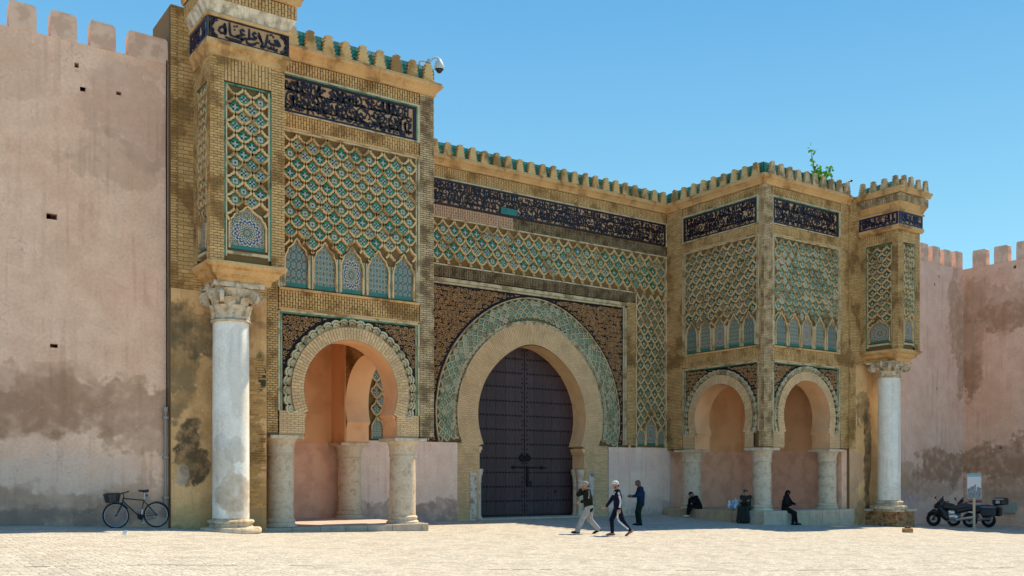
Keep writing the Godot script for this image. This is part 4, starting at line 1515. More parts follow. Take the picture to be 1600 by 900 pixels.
	for s in [[16.1, 20.72, 3.20], [28.82, 32.72, 3.16]]:
		b = Build.new()
		var pts := [Vector3(s[0], -0.6, 0.02), Vector3(s[0], s[2], 0.02), Vector3(s[1], s[2], 0.02), Vector3(s[1], -0.6, 0.02)]
		b.quad_uv(pts, pts.map(func(p: Vector3) -> Vector2: return Vector2((p.x - 16.1) / 16.6, 1.0 - (p.y + 0.6) / 3.8)))
		b.quad(Vector3(s[0], s[2], 0.02), Vector3(s[0], s[2], -0.18), Vector3(s[1], s[2], -0.18), Vector3(s[1], s[2], 0.02))
		tp(t, "plaster_foot", b, M.plaster_foot)
	b = Build.new()
	brick_strip(b, 20.72, C - 2.865, -0.6, 3.10, -0.18, 0.0, 0.066, 0.22, 0.78)
	brick_strip(b, C + 2.865, 28.82, -0.6, 3.10, -0.18, 0.0, 0.066, 0.22, 0.78)
	for s in [-1, 1]:
		var x0: float = C + s * 2.62
		var x1: float = C + s * 3.75
		brick_strip(b, minf(x0, x1) + (0.24 if s > 0 else 0.0), maxf(x0, x1) - (0.24 if s < 0 else 0.0), 3.10, 3.20, -0.18, -0.003, 0.066, 0.22, 0.85)
	tp(t, "pilaster_bricks", b, M.brick_pale, "stuff")
	b = Build.new()
	b.split = true
	b.box(20.73, C - 2.87, -0.6, 3.2, -0.175, -0.02)
	b.box(C + 2.87, 28.81, -0.6, 3.2, -0.175, -0.02)
	tp(t, "pilaster_bed", b, M.joint_pale)
	b = Build.new()
	b.split = true
	b.rbox(21.32, 21.66, -0.6, 1.98, -0.1, 0.03, 0.015)
	tp(t, "white_post", b, M.white_post)
	b = Build.new()
	b.rbox(27.66, 27.98, -0.6, 2.02, -0.1, 0.03, 0.015)
	tp(t, "white_post", b, M.white_post)
	# conduit down the plaster
	b = Build.new()
	b.box(30.05, 30.13, -0.5, 3.26, 0.02, 0.06)
	tp(t, "conduit", b, M.plaster_foot)
	# the doors
	var mid_x := 24.76
	var n := 6
	for leaf in 2:
		var d := Build.new()
		d.box(mid_x + 0.012 if leaf else C - 3.1, C + 3.1 if leaf else mid_x - 0.012, -0.4, 7.9, -1.0, -0.955, true)
		var door := tp(t, "door", d, M.wood)
		door.set_meta("label", "right leaf of the studded wooden gate, with small wicket door" if leaf else "left leaf of the studded wooden gate")
		for k in n:
			var x0 := (mid_x + 0.02 + 3.0 * k / n) if leaf else (mid_x - 0.02 - 3.0 * (k + 1) / n)
			d = Build.new()
			d.col = tone(0.75, 1.25)
			d.rbox(x0 + 0.004, x0 + 3.0 / n - 0.004, -0.3, 7.85, -0.955, -0.905 + rng.randf_range(-0.004, 0.002), 0.006)
			obj("plank", d, M.wood, door)
		d = Build.new()
		var sm := Build.new()
		for r in 13:
			var y := 0.13 + r * 0.62
			for k in 19:
				var x := mid_x + (1 if leaf else -1) * (0.16 + k * 0.165)
				if absf(x - C) < 3.05:
					d.prism(hexagon(Vector2(x, y), 0.040), -0.91, -0.865)
			for k in 2:
				d.prism(hexagon(Vector2(mid_x + (0.12 if leaf else -0.12), y + 0.2 + k * 0.2), 0.038), -0.91, -0.875)
		obj("studs", d, M.iron, door, "stuff")
		d = Build.new()
		var kx := mid_x + (0.15 if leaf else -0.15)
		var circle := []
		for k in 16:
			circle.append(Vector3(kx + cos(TAU * k / 16) * 0.13, 2.62 + sin(TAU * k / 16) * 0.13, -0.85))
		d.tube(circle, 0.025, 6, true)
		d.cbox(Vector3(kx, 2.76, -0.88), Vector3(0.09, 0.09, 0.07))
		for k in 5:
			var a := TAU * k / 5
			d.prism(hexagon(Vector2(kx + cos(a) * 0.07, 2.62 + sin(a) * 0.07), 0.045), -0.905, -0.88)
		obj("knocker", d, M.iron, door)
	b = Build.new()
	b.tube([Vector3(mid_x - 0.75, 2.22, -0.86), Vector3(mid_x + 1.15, 2.20, -0.86)], 0.03, 8)
	b.box(mid_x + 0.10, mid_x + 0.20, 1.45, 2.28, -0.90, -0.83)
	b.box(mid_x + 0.10, mid_x + 0.34, 1.38, 1.62, -0.90, -0.82)
	for x in [mid_x - 0.6, mid_x + 0.9]:
		b.box(x - 0.03, x + 0.03, 2.14, 2.28, -0.90, -0.83)
	tp(t, "door_bolt", b, M.iron)
	b = Build.new()
	for k in 9:
		b.prism(hexagon(Vector2(mid_x + 1.28, 0.2 + k * 0.22), 0.026), -0.91, -0.875)
	b.tube([Vector3(mid_x + 1.68, 1.22, -0.87), Vector3(mid_x + 1.74, 1.14, -0.85), Vector3(mid_x + 1.68, 1.06, -0.87), Vector3(mid_x + 1.62, 1.14, -0.85)], 0.018, 6, true)
	tp(t, "wicket_studs", b, M.iron)
	b = Build.new()
	b.box(C - 2.9, C + 2.9, -0.5, 0.06, -1.0, 0.10, true)
	tp(t, "threshold", b, M.stone_step)

func tp(t: Node3D, called: String, b: Build, m: Material, kind := "") -> Node3D:
	return part(called, b, m, t, kind)

func hexagon(c: Vector2, r: float) -> PackedVector2Array:
	var p := PackedVector2Array()
	for k in 6:
		p.append(c + Vector2(cos(TAU * k / 6), sin(TAU * k / 6)) * r)
	return p

# A bracketed block on a marble column at the outer corner of each tower. d shifts all heights above the column.
func buttress(label: String, u0: float, u1: float, back: float, n1: float, colu: float, coln: float, y0: float, ycap: float, r: float, yn: float, right: bool) -> void:
	var t := thing("corner_buttress", label, "buttress", Vector3((u0 + u1) / 2, 0, n1 - 1.0))
	var ff := local(t, face_f(0, n1))
	var fl := local(t, face_l(u0, 0))
	var b := Build.new()
	b.box(u0 + 0.14, u1 - 0.02, 7.55, 14.7, back, n1 - 0.14, true)
	part("body", b, M.brick, t)
	var yz0 := 7.93
	var yz1 := 12.42
	for side in 2:
		var f := fl if side == 0 else ff
		var x0 := back if side == 0 else u0
		var x1 := n1 if side == 0 else u1
		var w := x1 - x0
		var e := 0.30 if side == 0 else 0.38
		if side == 0 and not right:
			e = 0.27
		b = Build.new()
		brick_strip(b, x0, x0 + e, 7.6, 13.1, -0.14, 0.0, 0.072, 0.19, 0.72)
		brick_strip(b, x1 - e, x1 - (0.14 if side == 0 else 0.0), 7.6, 13.1, -0.14, 0.0, 0.072, 0.19, 0.72)
		soldier_band(b, x0 + e, x1 - e, yz1 + 0.03, 13.1, -0.14, 0.0, 2, 0.09, 0.8)
		fp(t, f, "edge_bricks", b, M.brick_plain, "stuff")
		b = Build.new()
		b.split = true
		b.box(x0 + 0.02, x0 + e, 7.6, 13.1, -0.14, -0.02)
		b.box(x1 - e, x1 - (0.14 if side == 0 else 0.02), 7.6, 13.1, -0.14, -0.02)
		b.box(x0 + e, x1 - e, yz1 + 0.03, 13.1, -0.14, -0.022)
		fp(t, f, "edge_bed", b, M.joint if right or side else M.joint_grey)
		b = Build.new()
		b.box(x0 + e, x1 - e, 7.6, yz1, -0.14, -0.11)
		var panel := obj("zellij_panel", b, M.cell, t)
		panel.transform = f
		var cx := (x0 + x1) / 2
		var pw := w - 2 * e - 0.14
		var mh := 1.15 if side else 1.0
		mosaic(panel, cx, yz0 + 0.05, pw * 0.80, mh, 2)
		net_panel(panel, cx - pw / 2, cx + pw / 2, yz0, yz1 - 0.06, pw / (2.0 if pw < 0.75 else 2.5), 0.50, OLIVES if (side == 0) else GREENS, "b%d%d" % [int(right), side], M.rib, func(p: Vector2) -> bool:
			var d := absf(p.x - cx) / (pw * 0.42)
			return p.y > yz0 + 0.08 + mh * (1.04 if d < 0.2 else (0.94 if d < 0.5 else (0.80 if d < 0.9 else 0.6))))
		b = Build.new()
		b.split = true
		b.box(x0 + e, x0 + e + 0.045, 7.75, yz1, -0.13, -0.02)
		b.box(x1 - e - 0.045, x1 - e, 7.75, yz1, -0.13, -0.02)
		b.box(x0 + e + 0.045, x1 - e - 0.045, yz1 - 0.045, yz1, -0.13, -0.022)
		obj("green_frame", b, M.frame_green, panel)
		b = Build.new()
		b.split = true
		b.box(x0 + e + 0.05, x0 + e + 0.085, 7.75, yz1 - 0.05, -0.13, -0.015)
		b.box(x1 - e - 0.085, x1 - e - 0.05, 7.75, yz1 - 0.05, -0.13, -0.015)
		b.box(x0 + e + 0.085, x1 - e - 0.085, 7.82, 7.90, -0.13, -0.01)
		obj("white_frame", b, M.white_line, panel)
		# mouldings: below the inscription, above it, cornice, corbel
		b = Build.new()
		b.split = true
		moulding(b, x0, x1, [[0.0, 13.08], [0.02, 13.10], [0.05, yn - 0.22], [0.13, yn - 0.12], [0.13, yn], [-0.1, yn + 0.005]], side == 1, true)
		moulding(b, x0, x1, [[-0.1, yn + 0.575], [0.14, yn + 0.58], [0.15, yn + 0.66], [0.10, yn + 0.70]], side == 1, true)
		moulding(b, x0, x1, [[0.30, yn + 1.36], [0.34, yn + 1.40], [0.36, yn + 1.50], [0.40, yn + 1.54], [0.40, yn + 1.62], [-0.3, yn + 1.63]], side == 1, true)
		moulding(b, x0, x1, [[-0.5, 7.10], [-0.30, 7.10], [-0.26, 7.22], [-0.12, 7.30], [-0.08, 7.42], [0.02, 7.46], [0.06, 7.52], [0.06, 7.60], [0.0, 7.62]], side == 1, true)
		fp(t, f, "moulding", b, M.moulding)
		b = Build.new()
		b.split = true
		moulding(b, x0, x1, [[0.10, yn + 0.70], [0.14, yn + 0.80], [0.24, yn + 0.98], [0.26, yn + 1.0]], side == 1, true)
		fp(t, f, "white_moulding", b, M.moulding_white if not right else M.moulding)
		b = Build.new()
		soldier_band(b, x0 - (0.26 if side else 0.0), x1 + (0.26 if side else 0.03), yn + 1.0, yn + 1.36, 0.05, 0.27, 2, 0.09, 0.75)
		fp(t, f, "brick_band", b, M.brick_plain if not right else M.brick_grey, "stuff")
		b = Build.new()
		b.box(x0 - (0.22 if side else 0.0), x1 + (0.22 if side else 0.05), yn + 1.0, yn + 1.37, -0.1, 0.24 if side else 0.232)
		fp(t, f, "band_bed", b, M.joint)
		# the inscription
		if side == 1 and not right:
			cartouche(t, f, x0 - 0.08, x1 + 0.08, yn, yn + 0.575, 0.12)
		else:
			inscription(t, f, x0 + (0.0 if side == 0 else -0.05), x1 + 0.05, yn + 0.005, yn + 0.575, 1, 0.12, M.glaze_blue)
		merlon_row(t, f, x0 - (0.2 if side else 0.0), x1 + 0.30, yn + 1.625, 4, M.brick_grey if right else M.brick_plain, 0.30)
		green_coping(t, f, x0 + 0.0, x1 + 0.1, yn + 1.62, yn + 2.0, 0.05)
	b = Build.new()
	b.split = true
	b.box(u0 + 0.3, u1 - 0.3, 7.08, 7.6, back, n1 - 0.3, true)
	b.box(u1 - 0.02, u1, 7.6, yn + 1.0, back, n1 - 0.14, true)
	b.box(u0, u1 + 0.3, yn + 1.38, yn + 1.60, back, n1 + 0.1, true)
	part("soffit", b, M.moulding, t)
	marble_column(t, colu, coln, y0, ycap, 7.10, r, M.marble_right if right else M.marble_left)

# The framed line of large script on the left buttress: dark strokes on tan, ends rounded.
func cartouche(t: Node3D, f: Transform3D, x0: float, x1: float, y0: float, y1: float, z: float) -> void:
	var g := Build.new()
	g.box(x0, x1, y0 + 0.003, y1 - 0.002, z - 0.15, z - 0.03)
	var o := obj("inscription_panel", g, M.tan_ground, t)
	o.transform = f
	var w := x1 - x0
	var h := y1 - y0
	var e := Build.new()
	e.box(x0, x1, y0 + 0.003, y0 + 0.035, z - 0.03, z)
	e.box(x0, x1, y1 - 0.035, y1 - 0.003, z - 0.03, z)
	e.box(x0, x0 + 0.035, y0 + 0.035, y1 - 0.035, z - 0.03, z)
	e.box(x1 - 0.035, x1, y0 + 0.035, y1 - 0.035, z - 0.03, z)
	for s in [-1, 1]:
		for q in [[0.46, 0.05], [0.36, 0.028]]:
			var p := PackedVector2Array()
			for k in 13:
				var a := lerpf(-1.35, 1.35, k / 12.0)
				p.append(Vector2((x0 + x1) / 2 + s * (w / 2 - 0.52 * h + cos(a) * q[0] * h), (y0 + y1) / 2 + sin(a) * q[0] * h))
			e.ribbon(p, q[1], z - 0.03, z)
		for y in [-1, 1]:
			e.ribbon(spiral(Vector2((x0 + x1) / 2 + s * (w / 2 - 0.10), (y0 + y1) / 2 + y * 0.37 * h), 0.07, 0, 1.2, s * y, 9), 0.028, z - 0.03, z)
			e.ribbon(spiral(Vector2((x0 + x1) / 2 + s * (w / 2 - 0.11), (y0 + y1) / 2 + y * 0.14 * h), 0.05, 1, 1.1, s * y, 8), 0.024, z - 0.03, z)
	obj("border", e, M.glaze_navy, o)
	# strokes, in hundredths of the height, x from the left end of the script
	var S := [
		[[34, 62], [44, 50], [40, 32], [24, 28], [14, 38], [20, 56], [34, 62], [42, 80]], [[42, 82], [46, 60], [46, 30], [40, 24]],
		[[64, 92], [66, 50], [70, 30], [86, 26]], [[84, 78], [92, 80]], [[96, 82], [104, 84]], [[86, 62], [92, 62]],
		[[86, 26], [98, 30], [102, 40], [100, 26], [112, 26]], [[138, 66], [128, 74], [118, 66], [122, 52], [138, 50], [122, 44], [108, 36], [104, 26]],
		[[44, 14], [66, 10], [96, 10], [118, 8], [126, 20], [122, 34]], [[112, 26], [126, 22], [138, 30], [142, 38]],
		[[160, 88], [160, 50], [158, 34], [142, 32]], [[196, 70], [186, 76], [178, 66], [184, 54], [198, 50]], [[198, 50], [186, 40], [172, 40], [158, 34]],
		[[146, 26], [150, 12], [168, 8], [188, 16], [200, 30]], [[204, 30], [208, 24]], [[202, 66], [214, 50], [226, 30], [224, 16], [214, 14]],
		[[206, 82], [214, 60], [222, 36]], [[252, 84], [246, 50], [240, 20], [228, 10], [216, 12]],
		[[262, 84], [274, 88]], [[278, 84], [282, 74]], [[262, 58], [256, 46], [266, 40], [284, 38], [300, 42], [306, 50]], [[296, 66], [286, 62], [290, 50], [300, 56], [298, 66], [308, 54], [314, 42], [302, 34]],
		[[250, 22], [256, 12], [266, 18], [266, 26], [270, 14], [280, 14], [280, 26], [286, 12], [296, 10], [300, 22]]]
	var b := Build.new()
	var sc := (w - 0.52 * h) / 3.28
	for s in S:
		var p := PackedVector2Array()
		for q in s:
			p.append(Vector2(x0 + 0.26 * h + 0.05 + q[0] * 0.01 * sc * 0.96, y0 + 0.05 * h + q[1] * 0.0092 * h))
		var wd := PackedFloat32Array()
		for k in p.size():
			wd.append(0.066 if k > 0 and k < p.size() - 1 else 0.04)
		b.ribbon(p, wd, z - 0.03, z)
	obj("lettering", b, M.glaze_navy, o)

# ---------------------------------------------------------------- plastered walls, piers, ground

# The face of a plastered wall, w x h, with square putlog holes; uv runs over uw x uh metres ending at the right edge (or from the left one).
func pierced(b: Build, w: float, h: float, holes: Array, u_at: float, uw: float, uh: float) -> void:
	var xs := [0.0, w]
	var ys := [0.0, h]
	for k in holes:
		xs.append_array([k[0] - k[2] / 2, k[0] + k[2] / 2])
		ys.append_array([k[1] - k[3] / 2, k[1] + k[3] / 2])
	xs.sort()
	ys.sort()
	for i in xs.size() - 1:
		for j in ys.size() - 1:
			var c := Vector2((xs[i] + xs[i + 1]) / 2, (ys[j] + ys[j + 1]) / 2)
			var open := false
			for k in holes:
				open = open or (absf(c.x - k[0]) < k[2] / 2 and absf(c.y - k[1]) < k[3] / 2)
			if open:
				b.box(xs[i], xs[i + 1], ys[j], ys[j + 1], -0.5, -0.49)
				for q in [[xs[i], ys[j], xs[i + 1], ys[j]], [xs[i], ys[j + 1], xs[i + 1], ys[j + 1]], [xs[i], ys[j], xs[i], ys[j + 1]], [xs[i + 1], ys[j], xs[i + 1], ys[j + 1]]]:
					b.quad(Vector3(q[0], q[1], 0), Vector3(q[0], q[1], -0.5), Vector3(q[2], q[3], -0.5), Vector3(q[2], q[3], 0))
				continue
			var p := [Vector3(xs[i], ys[j], 0), Vector3(xs[i], ys[j + 1], 0), Vector3(xs[i + 1], ys[j + 1], 0), Vector3(xs[i + 1], ys[j], 0)]
			b.quad_uv(p, p.map(func(q: Vector3) -> Vector2: return Vector2((q.x - u_at) / uw, 1.0 - q.y / uh)))

func wall_merlon(t: Node3D, f: Transform3D, x0: float, x1: float, y: float, h: float, d: float, m: Material) -> void:
	var b := Build.new()
	var c := 0.06
	var p := PackedVector2Array([Vector2(x0, y - 0.02), Vector2(x0 - 0.01, y + h * 0.5), Vector2(x0 + 0.005, y + h - c), Vector2(x0 + 0.02, y + h - 0.02), Vector2(x0 + c - 0.02, y + h), Vector2(x1 - c - 0.02, y + h - 0.015), Vector2(x1 - 0.05, y + h - 0.035), Vector2(x1 - 0.015, y + h - c), Vector2(x1, y + h * 0.5), Vector2(x1, y - 0.02)])
	b.prism(p, -d, 0.012, true, true)
	fp(t, f, "merlon", b, m)

func city_wall(label: String, f0: Transform3D, at: Vector3, w: float, h: float, depth: float, holes: Array, m: Material, um: Array, mer: Array, mh: float, plain: Material) -> Node3D:
	var t := thing("city_wall", label, "wall", at)
	var f := local(t, f0)
	var b := Build.new()
	pierced(b, w, h, holes, um[0], um[1], um[2])
	fp(t, f, "wall_face", b, m)
	b = Build.new()
	b.box(0.0, w, -0.6, h - 0.003, -depth, -0.52, true)
	b.quad(Vector3(0, h, 0), Vector3(0, h, -depth), Vector3(w, h, -depth), Vector3(w, h, 0))
	b.box(0, 0.02, -0.6, h - 0.003, -0.52, -0.003)
	b.box(w - 0.02, w, -0.6, h - 0.003, -0.52, -0.003)
	fp(t, f, "wall_core", b, plain)
	for k in mer:
		wall_merlon(t, f, k[0], k[1], h, mh + rng.randf_range(-0.03, 0.03), 0.32, plain)
	return t

func city_walls() -> void:
	var c0 := Color(0.83, 0.49, 0.33)
	var c1 := Color(0.91, 0.585, 0.41)
	var dk := Color(0.45, 0.25, 0.15)
	var md := Color(0.57, 0.34, 0.22)
	var gy := Color(0.50, 0.295, 0.20)
	var pale := Color(0.79, 0.545, 0.415)
	mat("plaster_plain", Color(0.84, 0.545, 0.385), 0.95, {tex = noise_tex(0.012, 91, [[0.3, Color(0.80, 0.76, 0.74)], [0.5, grey(0.95)], [0.7, grey(1.0)]], 512), scale = 0.25})
	var bump := noise_tex(0.02, 92, [[0.2, grey(0.1)], [0.8, grey(0.9)]], 512, 6)
	# left wall: texture covers x -1.5..7.5 and y -0.2..14
	var tx := plaster_tex(9.0, 14.2, 38, 101, c0, c1, [
		[3.2, 4.1, 3.6, 0.85, 0.75, md], [4.2, 3.5, 3.2, 0.75, 0.9, dk], [7.4, 3.8, 2.2, 0.8, 0.75, dk], [8.6, 3.4, 1.0, 0.9, 0.7, md], [6.0, 4.5, 1.0, 0.55, 0.5, dk],
		[6.2, 2.0, 3.0, 0.5, 0.8, pale], [4.0, 1.9, 2.2, 0.5, 0.6, pale], [3.6, 1.0, 2.8, 0.75, 0.8, gy], [6.4, 0.9, 2.2, 0.65, 0.75, gy], [8.2, 1.1, 1.2, 0.8, 0.6, md], [5.0, 0.75, 4.5, 0.3, 0.6, Color(0.25, 0.16, 0.13)],
		[7.6, 10.8, 1.3, 0.7, 0.45, md], [8.0, 12.2, 1.2, 1.3, 0.4, Color(0.52, 0.30, 0.21)], [5.2, 12.8, 0.8, 0.8, 0.25, md], [4.2, 8.5, 0.6, 0.35, 0.3, md], [6.2, 8.0, 0.5, 0.4, 0.22, md]])
	var lm := mat("plaster_left", Color.WHITE, 0.95, {tex = tx})
	city_wall("pink plaster rampart with blunt merlons, left of the gate", face_f(-14.0, 6.2), Vector3(-3, 0, 5.5), 21.5, 13.22, 1.6,
		[[21.5 - 2.35, 12.62, 0.11, 0.13], [21.5 - 1.3, 12.12, 0.13, 0.10], [21.5 - 2.2, 12.02, 0.14, 0.11], [21.5 - 2.95, 8.55, 0.26, 0.15], [21.5 - 2.9, 5.2, 0.18, 0.1], [21.5 - 4.6, 9.8, 0.12, 0.12], [10, 9.0, 0.15, 0.15], [7, 11.0, 0.15, 0.15]],
		lm, [12.5, 9.0, 13.6], range(16).map(func(k): return [21.5 - 1.05 - 0.965 * k, 21.5 - 1.05 - 0.965 * k + (1.04 if k == 0 else 0.64)]), 0.68, M.plaster_plain)
	# right wall facing the square and the wall that returns towards it
	tx = plaster_tex(9.4, 14.9, 30, 131, Color(0.84, 0.525, 0.38), Color(0.91, 0.605, 0.455), [
		[8.7, 11.5, 0.7, 2.2, 0.7, md], [9.2, 9.4, 0.5, 2.0, 0.8, md], [8.8, 12.3, 0.9, 1.1, 0.4, md], [2.4, 2.2, 3.2, 0.7, 0.7, gy], [4.5, 3.0, 2.6, 0.6, 0.7, md], [7.5, 3.3, 2.6, 0.9, 0.85, dk], [6.0, 2.2, 3.0, 0.6, 0.5, gy], [3.2, 1.5, 2.6, 0.5, 0.5, Color(0.50, 0.40, 0.42)]])
	var wm := mat("plaster_right", Color.WHITE, 0.95, {tex = tx})
	city_wall("pink plaster rampart between the right tower column and the wall corner", face_f(40.9, 5.1).translated(Vector3(0, -1.0, 0)), Vector3(45, -0.7, 4.5), 8.5, 13.9, 1.6,
		[[3.4, 13.35, 0.10, 0.17], [6.2, 13.25, 0.09, 0.16], [5.8, 12.8, 0.12, 0.14], [6.0, 7.4, 0.12, 0.14]],
		wm, [-0.9, 9.4, 14.9], range(8).map(func(k): return [0.25 + 1.07 * k, 0.93 + 1.07 * k]), 0.88, M.plaster_plain)
	tx = plaster_tex(9.4, 14.9, 30, 151, Color(0.80, 0.465, 0.31), Color(0.88, 0.555, 0.395), [
		[1.0, 11.7, 2.6, 1.5, 0.6, md], [0.3, 10.0, 0.9, 2.6, 0.85, md], [3.2, 11.2, 3.0, 0.8, 0.75, dk], [6.0, 12.0, 3.0, 0.7, 0.6, md], [0.4, 8.2, 0.55, 1.2, 0.8, dk], [2.2, 3.6, 3.2, 1.1, 0.9, dk], [5.4, 3.2, 3.2, 1.0, 0.9, dk], [3.6, 2.2, 4.0, 0.7, 0.7, md], [2.0, 1.6, 3.0, 0.5, 0.6, gy], [8.0, 2.8, 3.0, 1.2, 0.7, dk]])
	wm = mat("plaster_return", Color.WHITE, 0.95, {tex = tx})
	city_wall("pink plaster rampart behind the motorcycles, at the right edge", face_l(49.4, 5.1).translated(Vector3(0, -1.0, 0)), Vector3(50, -0.7, 12), 17.0, 13.9, 1.6,
		[[2.75, 13.55, 0.16, 0.16], [2.0, 4.3, 0.16, 0.09], [3.4, 3.0, 0.1, 0.08]],
		wm, [0.0, 9.4, 14.9], range(14).map(func(k): return [0.52 + 1.16 * k, 1.26 + 1.16 * k]), 0.88, M.plaster_plain)
	# piers behind the marble columns
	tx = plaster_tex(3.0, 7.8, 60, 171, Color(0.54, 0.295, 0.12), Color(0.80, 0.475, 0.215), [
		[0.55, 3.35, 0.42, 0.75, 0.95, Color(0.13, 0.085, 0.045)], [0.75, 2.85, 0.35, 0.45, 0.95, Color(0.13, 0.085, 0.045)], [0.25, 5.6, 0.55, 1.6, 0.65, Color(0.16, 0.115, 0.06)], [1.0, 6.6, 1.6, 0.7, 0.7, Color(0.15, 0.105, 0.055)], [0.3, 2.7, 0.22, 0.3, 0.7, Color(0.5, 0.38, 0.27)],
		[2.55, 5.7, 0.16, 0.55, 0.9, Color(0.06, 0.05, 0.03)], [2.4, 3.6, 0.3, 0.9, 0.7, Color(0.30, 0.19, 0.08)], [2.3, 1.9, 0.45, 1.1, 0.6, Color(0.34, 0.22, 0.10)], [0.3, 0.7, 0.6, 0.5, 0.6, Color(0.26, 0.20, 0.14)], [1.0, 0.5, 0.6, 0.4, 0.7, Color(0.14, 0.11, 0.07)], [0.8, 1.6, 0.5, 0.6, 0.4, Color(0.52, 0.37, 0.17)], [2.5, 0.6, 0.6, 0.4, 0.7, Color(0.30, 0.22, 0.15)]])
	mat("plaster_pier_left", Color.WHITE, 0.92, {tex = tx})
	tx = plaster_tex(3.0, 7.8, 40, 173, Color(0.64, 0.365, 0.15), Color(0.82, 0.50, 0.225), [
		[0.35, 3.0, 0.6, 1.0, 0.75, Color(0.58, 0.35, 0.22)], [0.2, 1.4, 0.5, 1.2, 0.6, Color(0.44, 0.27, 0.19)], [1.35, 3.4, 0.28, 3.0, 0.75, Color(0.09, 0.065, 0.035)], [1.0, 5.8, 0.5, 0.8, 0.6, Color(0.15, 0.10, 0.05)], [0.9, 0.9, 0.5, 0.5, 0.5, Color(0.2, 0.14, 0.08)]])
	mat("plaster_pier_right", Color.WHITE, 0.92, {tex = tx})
	for s in [["left", 7.5, 10.22, 6.45, 7.0], ["right", 38.37, 41.2, 5.93, 7.0]]:
		var left: bool = s[0] == "left"
		var t := thing("pier", "brown stained plaster pier behind the left marble column" if left else "yellow brown plaster pier behind the right marble column", "pier", Vector3((s[1] + s[2]) / 2, 0, s[3] - 0.5))
		var b := Build.new()
		var p := [Vector3(s[1], -0.8, s[3]), Vector3(s[1], s[4], s[3]), Vector3(s[2], s[4], s[3]), Vector3(s[2], -0.8, s[3])]
		b.quad_uv(p, p.map(func(q: Vector3) -> Vector2: return Vector2((q.x - s[1]) / 3.0, 1.0 - (q.y + 0.8) / 7.8)))
		var m: Material = M.plaster_pier_left if left else M.plaster_pier_right
		var q := [Vector3(s[2], -0.8, s[3]), Vector3(s[2], s[4], s[3]), Vector3(s[2], s[4], 4.6), Vector3(s[2], -0.8, 4.6)]
		b.quad_uv(q, q.map(func(v: Vector3) -> Vector2: return Vector2((v.z - 4.6) / 3.0, 1.0 - (v.y + 0.8) / 7.8)))
		part("plaster_face", b, m, t)
		b = Build.new()
		b.box(s[1], s[2] - 0.003, -0.8, 14.8, 4.6, s[3] - 0.03, true)
		part("core", b, M.joint, t)
		b = Build.new()
		var e: float = s[1] + (0.62 if left else 0.84)
		var g := Build.new()
		if left:
			brick_strip(b, s[1], s[1] + 0.18, s[4] + 0.005, 14.8, s[3] - 0.12, s[3], 0.072, 0.3)
			brick_strip(b, s[1] + 0.2, e, s[4] + 0.005, 14.8, s[3] - 0.12, s[3] - 0.02, 0.11, 0.30)
			brick_strip(b, e, s[2], s[4] + 0.005, 14.8, s[3] - 0.12, s[3] - 0.01, 0.072, 0.24)
		else:
			brick_strip(b, s[1], s[1] + 0.42, 3.1, 14.8, s[3] - 0.12, s[3] + 0.06, 0.072, 0.24)
			brick_strip(b, s[1] + 0.43, s[2], s[4], 14.8, s[3] - 0.12, s[3] + 0.005, 0.072, 0.24)
		part("bricks", b, M.brick_plain, t, "stuff")
		if left:      # where the plaster has fallen off, the courses show
			b = Build.new()
			for k in 62:
				var y := 0.9 + k * 0.07
				var x := 9.46 + 0.10 * sin(k * 0.5) + rng.randf_range(-0.06, 0.06)
				var end := 10.06 + 0.08 * sin(k * 0.33 + 1.0) + rng.randf_range(-0.05, 0.05)
				while x < end:
					var w := rng.randf_range(0.16, 0.26)
					if rng.randf() < 0.9:
						b.col = tone(0.6) * Color(0.9, 0.82, 0.7)
						b.box(x, minf(x + w, 10.2), y + 0.006, y + 0.06, s[3] - 0.05, s[3] + rng.randf_range(0.004, 0.02))
					x += w + 0.012
			part("bare_bricks", b, M.brick_plain, t, "stuff")
	# brick block under the right column
	var t := thing("column_pedestal", "brick pedestal with a white slab under the right marble column", "pedestal", Vector3(40.3, -0.5, 6.7))
	var b := Build.new()
	b.box(39.55, 41.0, -1.2, 0.20, 5.93, 7.55, true)
	part("pedestal_core", b, M.old_brick, t)
	b = Build.new()
	b.xf = Transform3D(Basis(Vector3.RIGHT, -PI / 2), Vector3(0, 0.2, 0))
	b.rbox(39.46, 41.09, -7.64, -5.95, 0.0, 0.11, 0.02)
	part("slab", b, M.marble_old, t)
	for k in 2:     # marble with veins that run along the shaft, the left one stained brown low down
		var brown := Color(0.45, 0.32, 0.20)
		var mt := plaster_tex(3.2, 6.4, 64, 181 + 20 * k, Color(0.82, 0.745, 0.63), Color(0.91, 0.86, 0.77), [
			[0.9, 1.5, 0.6, 0.5, 0.65, brown], [1.25, 2.1, 0.5, 0.35, 0.35, brown], [0.75, 2.5, 0.35, 0.3, 0.5, Color(0.42, 0.36, 0.30)], [1.3, 2.7, 0.3, 0.25, 0.5, Color(0.50, 0.47, 0.44)], [0.8, 4.6, 0.25, 1.6, 0.35, Color(0.58, 0.52, 0.46)], [0.6, 1.0, 0.6, 0.5, 0.5, brown]] if k == 0 else [[0.9, 1.1, 0.7, 0.4, 0.35, Color(0.55, 0.45, 0.35)], [0.7, 3.6, 0.16, 1.8, 0.35, Color(0.55, 0.50, 0.46)]])
		var mm := mat("marble_left" if k == 0 else "marble_right", Color.WHITE, 0.55, {tex = mt})
		mm.uv1_scale = Vector3(1, -1.0 / 6.4, 1)
		mm.uv1_offset = Vector3(0, 1, 0)
	buttress("left corner buttress with script cartouche above a weathered marble column", 8.12, 10.2, 6.45, 7.9, 8.97, 7.05, 0.24, 6.06, 0.50, 13.46, false)
	buttress("right corner buttress above a clean white marble column", 39.2, 40.9, 5.93, 7.9, 40.0, 6.9, 0.31, 6.36, 0.50, 13.20, true)
